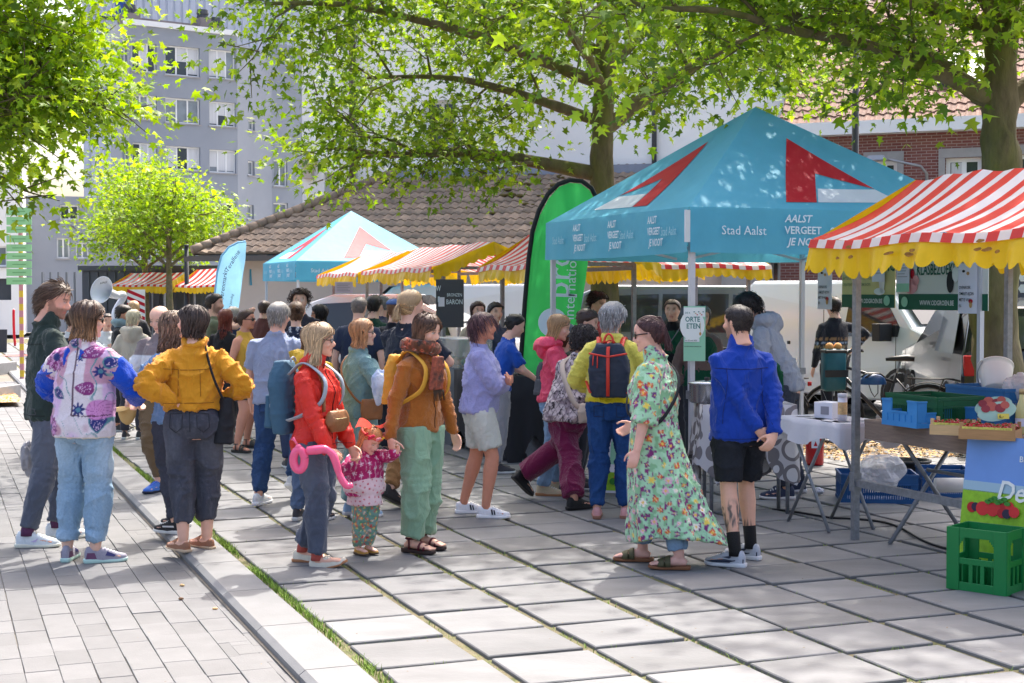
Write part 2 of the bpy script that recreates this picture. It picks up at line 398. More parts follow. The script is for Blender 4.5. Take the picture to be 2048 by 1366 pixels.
def mulch(name,label,u0,u1,v0,v1,n,zz=-.004):
 b = MB(); P = [UV(u0,v0,zz),UV(u1,v0,zz),UV(u1,v1,zz),UV(u0,v1,zz)]
 S = np.stack([RNG.uniform(u0,u1,n),RNG.uniform(v0,v1,n)],1); c = np.outer(S[:,0],np.array(DB)) + np.outer(S[:,1],np.array(DA)); c[:,2] = zz + RNG.uniform(.004,.02,n)
 a = RNG.uniform(0,6.28,n); l = RNG.uniform(.012,.03,n); w = RNG.uniform(.006,.012,n); tz = RNG.uniform(-.5,.5,n)
 d = np.stack([np.cos(a),np.sin(a),tz],1) * l[:,None]; q = np.stack([-np.sin(a),np.cos(a),RNG.uniform(-.4,.4,n)],1) * w[:,None]
 V = np.stack([c - d - q,c + d - q,c + d + q,c - d + q],1).reshape(-1,3); F = np.arange(4 * n).reshape(-1,4)
 base = np.array([tuple(p) for p in P]); V = np.concatenate([V,base]); F = np.concatenate([F,[[4 * n,4 * n + 1,4 * n + 2,4 * n + 3]]])
 o = npmesh(name,V,F,M_chip,kind='stuff'); return tag(o,label,'bark mulch')
# ================================================================ BUILDINGS
M_glass = mat('window_glass',(.035,.045,.055),.08,spec=.6,var=.2,vscale=.7,world=True)
M_glass2 = mat('window_glass_pale',(.20,.23,.26),.1,spec=.6,var=.35,vscale=1.3,world=True)
M_frame = mat('white_frame',(.72,.73,.74),.5)
M_curtain = mat('net_curtain',(.55,.56,.58),.9,var=.12,vscale=30,stretch=(1,1,.02),world=True)
M_greyw = mat('grey_render',srgb(142,147,156),.9,var=.06,vscale=.6,bump=.1,bscale=18,var2=srgb(134,140,150),world=True)
M_whitew = mat('white_render',srgb(238,235,232),.9,var=.07,vscale=.5,bump=.1,bscale=14,var2=srgb(226,222,220),world=True)
M_cream = mat('cream_render',srgb(214,194,178),.9,var=.08,vscale=.8,world=True)
M_dark = mat('dark_plinth',srgb(62,66,72),.7,var=.1,vscale=2,world=True)
M_sill = mat('stone_sill',srgb(150,148,148),.8,var=.1,vscale=6,world=True)
M_lead = mat('lead_flashing',srgb(128,134,150),.6,var=.15,vscale=3,world=True)
M_gutter = mat('gutter_brown',srgb(92,84,80),.5)
M_tile = mat('roof_tile',srgb(146,126,106),.8,island=.16,var=.16,vscale=9,bump=.2,bscale=50,world=True,var2=srgb(120,106,92))
M_tile2 = mat('roof_tile_red',srgb(134,100,84),.75,island=.14,var=.14,vscale=7,world=True,var2=srgb(114,86,74))
M_moss = mat('roof_moss',srgb(96,84,46),.95,var=.3,vscale=30,bump=.6,bscale=80,world=True)
M_blueglass = mat('blue_panel',srgb(42,70,140),.35,world=True)
def brick_mat():
 m = bpy.data.materials.new('red_brick'); m.use_nodes = True; nt = m.node_tree; N = nt.nodes; L = nt.links; b = N['Principled BSDF']; b.inputs['Roughness'].default_value = .9
 tc = N.new('ShaderNodeTexCoord'); sp_ = N.new('ShaderNodeSeparateXYZ'); L.new(tc.outputs['Object'],sp_.inputs[0]); cb = N.new('ShaderNodeCombineXYZ'); L.new(sp_.outputs[0],cb.inputs[0]); L.new(sp_.outputs[2],cb.inputs[1])
 t = N.new('ShaderNodeTexBrick'); L.new(cb.outputs[0],t.inputs['Vector']); t.inputs['Color1'].default_value = (*srgb(126,80,72),1); t.inputs['Color2'].default_value = (*srgb(112,62,60),1); t.inputs['Mortar'].default_value = (*srgb(150,132,126),1)
 t.inputs['Scale'].default_value = 1; t.inputs['Brick Width'].default_value = .21; t.inputs['Row Height'].default_value = .065; t.inputs['Mortar Size'].default_value = .008
 n = N.new('ShaderNodeTexNoise'); n.inputs['Scale'].default_value = .8; n.inputs['Detail'].default_value = 5; L.new(tc.outputs['Object'],n.inputs['Vector']); r_ = N.new('ShaderNodeMapRange'); r_.inputs['To Min'].default_value = .75; r_.inputs['To Max'].default_value = 1.25; L.new(n.outputs['Fac'],r_.inputs['Value'])
 v_ = N.new('ShaderNodeVectorMath'); v_.operation = 'SCALE'; L.new(t.outputs['Color'],v_.inputs[0]); L.new(r_.outputs[0],v_.inputs['Scale']); L.new(v_.outputs[0],b.inputs['Base Color'])
 bp = N.new('ShaderNodeBump'); bp.inputs['Strength'].default_value = .5; bp.inputs['Distance'].default_value = .01; L.new(t.outputs['Fac'],bp.inputs['Height']); bp.invert = True; L.new(bp.outputs[0],b.inputs['Normal']); return m
M_brick = brick_mat()

class Plane:
 """a vertical wall plane: origin O (world xy), direction d to the right as seen by the camera"""
 def __init__(s,O,d): s.O = Vector((O[0],O[1],0)); s.d = Vector((d[0],d[1],0)).normalized(); s.n = Vector((-s.d.y,s.d.x,0))   # n points inward (away from the camera)
 def s_of(s,px):
  k = (px - 1024) / FPX; return (s.O.x - k * s.O.y) / (k * s.d.y - s.d.x)
 def z_of(s,px,py):
  p = s.O + s.d * s.s_of(px); return AT(px,py,p.y).z
 def rect(s,x0,y0,x1,y1):
  xm = (x0 + x1) / 2; return (s.s_of(x0),s.s_of(x1),s.z_of(xm,y1),s.z_of(xm,y0))
 def P(s,a,dep,z): return s.O + s.d * a + s.n * dep + Vector((0,0,z))
def wall_root(name,label,cat,pl,kindrz=True):
 """thing whose local frame is the plane: x right, y inward, z up"""
 return thing(name,label,cat,(pl.O.x,pl.O.y,0),math.atan2(pl.d.y,pl.d.x))
def facade(root,name,m,s0,s1,z0,z1,ops,rev=.18,thick=None,y=0.0):
 ss = sorted({s0,s1,*[o[0] for o in ops],*[o[1] for o in ops]}); zs = sorted({z0,z1,*[o[2] for o in ops],*[o[3] for o in ops]})
 b = MB()
 for i in range(len(ss) - 1):
  for k in range(len(zs) - 1):
   cs,cz = (ss[i] + ss[i + 1]) / 2,(zs[k] + zs[k + 1]) / 2
   if any(o[0] < cs < o[1] and o[2] < cz < o[3] for o in ops): continue
   b.add([(ss[i],y,zs[k]),(ss[i + 1],y,zs[k]),(ss[i + 1],y,zs[k + 1]),(ss[i],y,zs[k + 1])],[(0,1,2,3)])
 for (a0,a1,c0,c1) in [o[:4] for o in ops]:
  for p,q in (((a0,c0),(a1,c0)),((a1,c0),(a1,c1)),((a1,c1),(a0,c1)),((a0,c1),(a0,c0))):
   b.add([(p[0],y,p[1]),(q[0],y,q[1]),(q[0],y + rev,q[1]),(p[0],y + rev,p[1])],[(0,1,2,3)])
 if thick:
  b.add([(s0,y,z0),(s0,y + thick,z0),(s0,y + thick,z1),(s0,y,z1)],[(0,1,2,3)]); b.add([(s1,y,z0),(s1,y + thick,z0),(s1,y + thick,z1),(s1,y,z1)],[(3,2,1,0)])
  b.add([(s0,y + thick,z0),(s1,y + thick,z0),(s1,y + thick,z1),(s0,y + thick,z1)],[(3,2,1,0)]); b.add([(s0,y,z1),(s1,y,z1),(s1,y + thick,z1),(s0,y + thick,z1)],[(0,1,2,3)])
 return b.build(name,m,root)
def window(root,r,cols=2,rows=1,rev=.14,fw=.07,glass=None,curtain=None,sill=True,y=0.0):
 """r = (s0,s1,z0,z1) opening; window part > pane, sill, curtain"""
 s0,s1,z0,z1 = r; b = MB(); yy = y + rev
 b.bbox(s0,s1,yy,yy + .06,z0,z0 + fw); b.bbox(s0,s1,yy,yy + .06,z1 - fw,z1); b.bbox(s0,s0 + fw,yy + .002,yy + .062,z0 + fw,z1 - fw); b.bbox(s1 - fw,s1,yy + .002,yy + .062,z0 + fw,z1 - fw)
 w = (s1 - s0 - fw) / cols
 for k in range(1,cols): b.bbox(s0 + k * w,s0 + k * w + fw * 1.1,yy - .002,yy + .058,z0 + fw,z1 - fw)
 for k in range(1,rows): zc = z0 + (z1 - z0) * k / rows; b.bbox(s0 + fw,s1 - fw,yy + .004,yy + .054,zc - fw / 3,zc + fw / 3)
 f = b.build('window',M_frame,root)
 for k in range(cols):
  p = MB(); p.bbox(s0 + k * w + fw * .9,s0 + (k + 1) * w + fw * .2,yy + .03,yy + .04,z0 + fw * .9,z1 - fw * .9); p.build('pane',glass or M_glass,f)
  if curtain and (curtain is True or curtain[k % len(curtain)]):
   fr = 1.0 if curtain is True else curtain[k % len(curtain)]
   c = MB(); c.bbox(s0 + k * w + fw * 1.2,s0 + (k + 1) * w,yy + .018,yy + .027,z1 - (z1 - z0) * fr + fw,z1 - fw * 1.1); c.build('curtain',M_curtain,f)
 if sill: q = MB(); q.bbox(s0 - .06,s1 + .06,y - .07,y + rev,z0 - .06,z0 - .004); q.build('sill',M_sill,f)
 return f

plF = Plane((-13.9,75.0),(.82,.575))
root = wall_root('apartment_block','tall grey rendered apartment block with rows of white framed windows','building',plF)
sL = plF.s_of(262); zt = plF.z_of(350,58)
rows = [(86,152),(190,247),(286,340),(392,440)]
ops = []
for (y0,y1) in rows:
 dy = 3
 ops.append(plF.rect(334,y0 + 7,403,y1 + 0)); ops.append(plF.rect(421,y0 + 14,474,y1 + 6)); ops.append(plF.rect(268,y0,317,y1 - 8))
facade(root,'wall',M_greyw,sL,0,0,zt,ops)
cur = [(.0,.55,.95),(.95,.95,.0),(.0,.95,.0),(.3,.0,.0),(.95,.6,.95),(0,0,.8),(.95,0,.95),(.8,.95,.95),(0,.95,.95),(.5,.5,.5),(0,.9,0),(.95,0,0)]
for k,o in enumerate(ops): window(root,o,3,1,curtain=[c for c in cur[k]],glass=M_glass2 if k % 2 else M_glass)
b = MB(); b.bbox(sL - .1,.1,-.12,.5,zt,zt + .25); b.build('parapet',M_frame,root)
pl2 = Plane((-13.9,75.0),(.45,.893)); e2 = pl2.s_of(545)
c0,s0_ = math.cos(-math.atan2(plF.d.y,plF.d.x)),math.sin(-math.atan2(plF.d.y,plF.d.x))
def sub_plane(root,plbase,pl):
 e = bpy.data.objects.new('wing',None)
 return e
def wing(plane,x0,x1,ytop,wins,label=None,nm='wall',cols=1,zbot=0):
 """wall part lying on another plane, converted into the root frame"""
 M = Matrix.Rotation(-math.atan2(plF.d.y,plF.d.x),4,'Z') @ Matrix.Translation(plane.O - plF.O) @ Matrix.Rotation(math.atan2(plane.d.y,plane.d.x),4,'Z')
 a,c = plane.s_of(x0),plane.s_of(x1); z1 = plane.z_of((x0 + x1) / 2,ytop); ops_ = [plane.rect(*w) for w in wins]
 f = facade(root,nm,M_greyw,a,c,zbot,z1,ops_); f.matrix_local = M
 for o_ in ops_: w_ = window(root,o_,cols,1,glass=M_glass2); w_.matrix_local = M
 return M,a,c,z1
wing(pl2,477,545,96,[(499,240,512,261),(498,322,511,351),(496,410,509,438)])
pO = pl2.O + pl2.d * e2
pl3 = Plane((pO.x,pO.y),(.80,.60)); wing(pl3,545,640,92,[(549,320,576,373),(548,406,577,436)],cols=2)
plC = Plane((plF.O + plF.d * sL)[:2],(.35,.93)); wing(plC,225,262,50,[(246,90,259,140),(246,190,259,236),(246,286,259,330)])
M_chim = mat('chimney_brick',srgb(112,106,108),.9,var=.2,vscale=3,world=True)
for (x0,x1,y0,y1) in ((275,304,18,62),(424,446,28,66),(452,472,44,70)):
 r_ = plF.rect(x0,y0,x1,y1); b = MB(); b.bbox(r_[0],r_[1],1.2,2.4,zt - .1,r_[3]); ch = b.build('chimney',M_chim,root)
 for q in range(2): b = MB(); b.lathe([(.2,0),(.24,.12),(.2,.2),(.24,.3),(.2,.5)],10,(r_[0] + .3 + q * .55 * (r_[1] - r_[0] - .3),1.8,r_[3])); b.build('chimney_pot',M_dark,ch)
r_ = plF.rect(305,32,425,62); b = MB(); b.bbox(r_[0],r_[1],1.6,4.2,zt - .1,r_[3]); b.build('roof_house',mat('roof_house_wall',srgb(122,114,116),.9,var=.22,vscale=2,world=True),root)
plL = Plane((-21.5,66.0),(.93,.37))
root2 = wall_root('grey_annex','low grey rendered annex behind the small trees with white windows','building',plL)
ops = [plL.rect(115,476,141,517),plL.rect(153,485,179,517),plL.rect(238,488,306,522),plL.rect(322,488,392,525),plL.rect(122,410,160,440)]
facade(root2,'wall',M_greyw,plL.s_of(46),plL.s_of(440),0,plL.z_of(240,395),ops,thick=6)
for k,o in enumerate(ops): window(root2,o,3 if k in (2,3) else 2,1,glass=M_glass2 if k < 2 else M_glass)
plW = Plane((-21.8,62.0),(.96,.28))
root3 = wall_root('white_house','white house with wide window and dark garage at the far left','building',plW)
ops = [plW.rect(-30,492,16,533),plW.rect(-60,557,23,600),plW.rect(34,557,64,600)]
facade(root3,'wall',M_whitew,plW.s_of(-160),plW.s_of(48),0,plW.z_of(0,340),ops[:2],thick=6)
window(root3,ops[0],2,1,glass=M_glass2,curtain=[.9,0])
b = MB(); q = ops[1]; b.bbox(q[0],q[1],.12,.16,q[2],q[3]); b.build('garage_door',M_dark,root3)
plI = Plane((-14.0,98.0),(.93,.36))
root4 = wall_root('corrugated_hall','pale blue grey corrugated industrial hall rising behind the apartment block','building',plI)
a,c = plI.s_of(170),plI.s_of(700); z1 = plI.z_of(400,-60); b = MB(); x = a
while x < c: b.add([(x,0,0),(x + .30,0,0),(x + .36,.08,0),(x + .42,.08,0),(x + .48,0,0),(x,0,z1),(x + .30,0,z1),(x + .36,.08,z1),(x + .42,.08,z1),(x + .48,0,z1)],[(i,i + 1,i + 6,i + 5) for i in range(4)]); x += .48
b.build('cladding',mat('corrugated_metal',srgb(176,182,196),.5,metal=.2,var=.05,vscale=.5,world=True),root4)
for r4 in ((236,-20,265,31),(614,200,640,242)):
 q = plI.rect(*r4); b = MB(); b.bbox(q[0],q[1],-.05,.05,q[2],q[3]); b.build('window',M_blueglass,root4)
q = plI.rect(200,33,272,40); b = MB(); b.bbox(q[0],q[1],-.1,.0,q[2],q[3]); b.build('ledge',M_dark,root4)
b = MB(); q = plI.rect(540,138,700,620); b.bbox(q[0],q[1],-.4,-.1,0,q[3]); b.build('lower_cladding',mat('lower_metal',srgb(128,138,158),.6,var=.06,vscale=.4,world=True),root4)

rS = Vector((.956,-.294,0)); nS = Vector((.294,.956,0)); E0 = AT(385,508,34.0); EZ = E0.z
plS = Plane((E0.x,E0.y),rS); DEP = 4.2
plH = Plane((plS.O + plS.n * DEP)[:2],rS)
zr = plH.z_of(805,345)
root5 = wall_root('white_hall','large white rendered hall rising above the tiled lean-to roof','building',plH)
hx0,hx1 = plH.s_of(606),plH.s_of(1565)
wops = [plH.rect(845,200,912,290),plH.rect(650,345,678,400),plH.rect(1374,290,1393,316),plH.rect(1538,520,1558,580)]
facade(root5,'wall',M_whitew,hx0,hx1,0,12.5,wops,rev=.35,thick=8)
for k,o in enumerate(wops): window(root5,o,2 if k < 2 else 1,2 if k < 2 else 1,rev=.28,sill=(k == 0))
b = MB(); s_ = plH.s_of(709); b.tube([(s_,-.1,zr - .3),(s_,-.1,12.4)],.085,8); b.build('downpipe',M_gutter,root5,True)
b = MB(); s_ = plH.s_of(1309); b.tube([(s_,-.1,.2),(s_,-.1,12.4)],.06,8); b.build('downpipe',mat('pipe_dark',srgb(60,62,66),.5),root5,True)
q = plH.rect(612,330,630,358); b = MB(); b.bbox(q[0],q[1],-.18,.0,q[2],q[3]); b.bbox(q[0] - .1,q[1] + .1,-.24,.0,q[3],q[3] + .12); b.build('corbel',mat('corbel_stone',srgb(186,172,158),.8),root5)
b = MB(); b.bbox(plH.s_of(1300),plH.s_of(1560),-.1,0,0,1.6); b.build('plinth',mat('old_plinth',srgb(150,146,140),.9,var=.2,vscale=2,world=True),root5)
root6 = wall_root('tiled_shed','long low shed with hipped brown tile roof behind the stalls','building',plS)
SL = plS.s_of(1420); hipS = plH.s_of(805) - 0.0
facade(root6,'wall',M_cream,.45,SL - .4,0,EZ - .1,[plS.rect(1100,545,1140,600)],thick=DEP - .6,y=.4)
b = MB(); b.bbox(-.15,SL,-.14,-.02,EZ - .17,EZ - .06); b.build('gutter',M_gutter,root6)
b = MB(); b.add([(0,0,EZ - .03),(SL,0,EZ - .03),(SL,DEP,zr - .03),(hipS,DEP,zr - .03)],[(0,1,2,3)]); b.add([(0,0,EZ - .03),(hipS,DEP,zr - .03),(0,DEP * 1.6,EZ - .03)],[(0,1,2)])
b.bbox(-.1,SL,-.03,.4,EZ - .1,EZ - .045); b.build('roof_deck',M_gutter,root6)
sl = Vector((0,DEP,zr - EZ)); slen = sl.length; su = sl / slen; nrm = Vector((1,0,0)).cross(su).normalized()
TW,TL = .205,.33
def tile_local(w,l):
 V = []; xs = [0,.15,.3,.45,.6,.75,.9,1.0]; hs = [.035,.05,.05,.03,.008,.0,.006,.035]
 for t in (0,1):
  for x,h in zip(xs,hs): V.append(Vector((x * w * 1.06,t * l * 1.12,h * .75 + (.03 if t == 0 else .004))))
 F = [(i,i + 1,9 + i,8 + i) for i in range(7)]
 n0 = len(V)
 for x,h in zip(xs,hs): V.append(Vector((x * w * 1.06,0,-.012)))
 F += [(n0 + i,n0 + i + 1,i + 1,i) for i in range(7)]
 return V,F
TV,TF = tile_local(TW,TL); tm = bpy.data.meshes.new('roof_tile'); tm.from_pydata([tuple(v_) for v_ in TV],[],TF); tm.materials.append(M_tile)
tm.polygons.foreach_set('use_smooth',[i < 7 for i in range(len(TF))])
nr = int(slen / TL); cand = []
for j in range(nr + 1):
 t0 = j * TL / slen
 if t0 > 1: break
 s_beg = hipS * t0; k = int(s_beg / TW)
 while k * TW < SL - .2:
  if k * TW >= s_beg - .05: cand.append((Vector((k * TW,0,EZ)) + su * (j * TL),j,k))
  k += 1
MT = Matrix((Vector((1,0,0)),su,nrm)).transposed().to_4x4(); rest = MB(); cnt = 0
r6 = Matrix.Translation(root6.location) @ Matrix.Rotation(root6.rotation_euler.z,4,'Z')
vis = []
for c in cand:
 x,y,z = project(r6 @ c[0]); vis.append(2 if 520 < x < 1080 and 345 < y < 480 and c[1] % 2 == 0 else 0)
for c,vv_ in zip(cand,vis):
 M = Matrix.Translation(c[0] + nrm * rs.uniform(0,.008)) @ MT @ Matrix.Rotation(rs.uniform(-.015,.015),4,'Z')
 if vv_ and cnt < 290: o = link('roof_tile',tm,root6); o.matrix_local = M; cnt += 1
 else: rest.add([M @ v_ for v_ in TV],TF)
o = rest.build('roof_tile_field',M_tile,root6,kind='stuff');
rest = MB();
hv = Vector((hipS,DEP,zr - EZ)); back = Vector((0,DEP * 1.6,0))
for j in range(14):
 t0 = j / 14; p0 = Vector((0,0,EZ)) + hv * t0; p1 = Vector((0,0,EZ)) + back + (hv - back) * t0
 n_ = max(1,int((p1 - p0).length / .21))
 for k in range(n_):
  a_ = p0.lerp(p1,k / n_); c_ = p0.lerp(p1,(k + 1) / n_); upv = hv / 14 * 1.1; rest.add([a_ + Vector((-.02,0,.05)),c_ + Vector((-.02,0,.05)),c_ + upv + Vector((0,0,.02)),a_ + upv + Vector((0,0,.02))],[(3,2,1,0)])
rest.build('hip_tile_field',M_tile,root6,kind='stuff')
nh = 24
for k in range(nh):                                     # ridge tiles along the hip
 a_ = Vector((0,0,EZ + .04)) + hv * (k / nh); c_ = Vector((0,0,EZ + .04)) + hv * ((k + 1.12) / nh); b = MB(); b.tube([a_ + Vector((0,0,.03)),c_ + Vector((0,0,.05))],[.125,.10],8); b.build('ridge_tile',M_tile2 if False else M_tile,root6,True)
b = MB(); b.bbox(hipS,SL,DEP - .42,DEP - .05,zr - .18,zr + .02); b.build('flashing',M_lead,root6)
b = MB()
for k in range(16):                                     # moss cushions on the tiles
 px_,py_ = rs.uniform(880,1060),rs.uniform(360,440);
 t = rs.uniform(.35,.95); s0m = plS.s_of(px_); p = Vector((s0m,0,EZ)) + sl * t + nrm * .05; r_ = rs.uniform(.05,.15)
 if s0m > hipS * t + .5:
  for q in range(4): b.sphere((p.x + rs.uniform(-r_,r_),p.y + rs.uniform(-.06,.06),p.z + rs.uniform(-.01,.02)),r_ * rs.uniform(.4,.8),7,5,sc=(1.3,.8,.5))
b.build('moss',M_moss,root6,True,kind='stuff')

plB = Plane(AT(1600,400,33.0)[:2],(.92,-.39))
root7 = wall_root('brick_house','red brick house with tiled roof, white gutter and white windows at right','building',plB)
bx0,bx1 = plB.s_of(1560),plB.s_of(2180); ez = plB.z_of(1800,266)
ops = [plB.rect(1888,315,1960,381),plB.rect(1738,322,1792,372),plB.rect(2026,308,2100,378)]
facade(root7,'wall',M_brick,bx0,bx1,0,ez,ops,thick=8)
for o in ops:
 window(root7,o,2,1,rev=.1,fw=.09,curtain=[.95,.0] if o is ops[0] else None,glass=M_glass)
 b = MB(); b.bbox(o[0] - .14,o[1] + .14,-.05,.04,o[3] + .003,o[3] + .2); b.bbox(o[0] - .14,o[0] - .004,-.045,.04,o[2],o[3]); b.bbox(o[1] + .004,o[1] + .14,-.045,.04,o[2],o[3]); b.build('surround',M_sill,root7)
b = MB(); b.bbox(bx0 - .3,bx1,-.42,-.05,ez - .02,ez + .26); b.build('gutter',M_frame,root7)
RD,RH = 5.0,4.0; slr = Vector((0,RD,RH)); sul = slr.normalized(); nr2 = Vector((1,0,0)).cross(sul).normalized(); MT2 = Matrix((Vector((1,0,0)),sul,nr2)).transposed().to_4x4()
b = MB(); b.add([(bx0,-.35,ez + .18),(bx1,-.35,ez + .18),(bx1,RD - .35,ez + .18 + RH),(bx0,RD - .35,ez + .18 + RH)],[(0,1,2,3)]); b.add([(bx0,RD - .35,ez + .18 + RH),(bx1,RD - .35,ez + .18 + RH),(bx1,8,ez),(bx0,8,ez)],[(0,1,2,3)]); b.add([(bx0,0,ez),(bx0,8,ez),(bx0,RD - .35,ez + .15 + RH)],[(0,1,2)]); b.build('roof_deck',M_gutter,root7)
rest = MB(); TV2,TF2 = tile_local(.21,.29)
for j in range(int(slr.length / .29)):
 for k in range(int((bx1 - bx0) / .21)):
  M = Matrix.Translation(Vector((bx0 + k * .21,-.35,ez + .2)) + sul * (j * .29) + nr2 * rs.uniform(.01,.016)) @ MT2; rest.add([M @ v_ for v_ in TV2],TF2)
rest.build('roof_tile_field',M_tile2,root7,kind='stuff')
t_ = .30; c_ = Vector((plB.s_of(1938) - .3,-.35,ez + .2)) + slr * t_ + nr2 * .08
f = MB(); f.box(c_,(.95,1.3,.14),MT2.to_3x3()); sk = f.build('skylight',mat('skylight_frame',srgb(70,72,76),.5),root7); g_ = MB(); g_.box(c_ + nr2 * .075,(.8,1.12,.02),MT2.to_3x3()); g_.build('pane',mat('skylight_glass',(.30,.33,.36),.15,spec=.6),sk)
b = MB(); b.tube([plB.P(plB.s_of(1853),-.05,3.6) - plB.O,plB.P(plB.s_of(1853),-.4,4.7) - plB.O],.03,6)
lamp = thing('street_lamp','grey street lamp arm reaching out from the brick house','street lamp',plB.P(plB.s_of(1853),-.06,3.4),root7.rotation_euler.z)
b = MB(); b.tube([(0,0,0),(0,-.12,.9),(-.1,-.3,1.05),(-.75,-.5,1.2)],[.035,.035,.03,.025],8); b.build('arm',mat('lamp_grey',srgb(150,152,156),.4,metal=.6),lamp,True)
b = MB(); b.box((-1.0,-.55,1.24),(.5,.2,.1),None,taper=.6); b.build('lamp_head',mat('lamp_grey',srgb(150,152,156)),lamp)
# ================================================================ MARKET: tents, stalls, flags, signs
def cloth_mat(name,col,rough=.55,tr=.25,var=.06,bump=.25,bscale=7,island=0.0):
 """thin fabric or tarpaulin that lets some light through"""
 m = mat(name,col,rough,var=var,vscale=3,bump=bump,bscale=bscale,spec=.3)
 nt = m.node_tree; N = nt.nodes; L = nt.links; b = N['Principled BSDF']; out = N['Material Output']
 t = N.new('ShaderNodeBsdfTranslucent'); src = b.inputs['Base Color'].links[0].from_socket; L.new(src,t.inputs['Color'])
 if b.inputs['Normal'].links: L.new(b.inputs['Normal'].links[0].from_socket,t.inputs['Normal'])
 mx = N.new('ShaderNodeMixShader'); mx.inputs[0].default_value = tr; L.new(b.outputs[0],mx.inputs[1]); L.new(t.outputs[0],mx.inputs[2]); L.new(mx.outputs[0],out.inputs[0]); return m
M_tblue = cloth_mat('tent_blue',srgb(98,184,210),.55,.3)
M_tred = cloth_mat('tent_red',srgb(196,24,48),.55,.18)
M_twhite = cloth_mat('tent_white',srgb(222,226,230),.55,.2)
M_print = mat('white_print',srgb(214,228,234),.6)
M_printf = mat('faint_print',srgb(160,208,222),.6)
M_alu = mat('aluminium',srgb(196,198,206),.42,metal=.25)
M_galv = mat('galvanised_steel',srgb(138,142,148),.5,metal=.55,var=.25,vscale=25,bump=.1,bscale=60)
M_blackp = mat('black_plastic',srgb(34,34,36),.5)
M_sred = cloth_mat('stripe_red',srgb(212,52,46),.4,.28,var=.1)
M_swhite = cloth_mat('stripe_white',srgb(226,220,222),.4,.3,var=.06)
M_yel = cloth_mat('yellow_tarp',srgb(232,190,12),.38,.22,var=.10,bscale=5,bump=.4)
M_stain = mat('tarp_stain',srgb(150,104,40),.7,var=.5,vscale=30)
EMB = {}
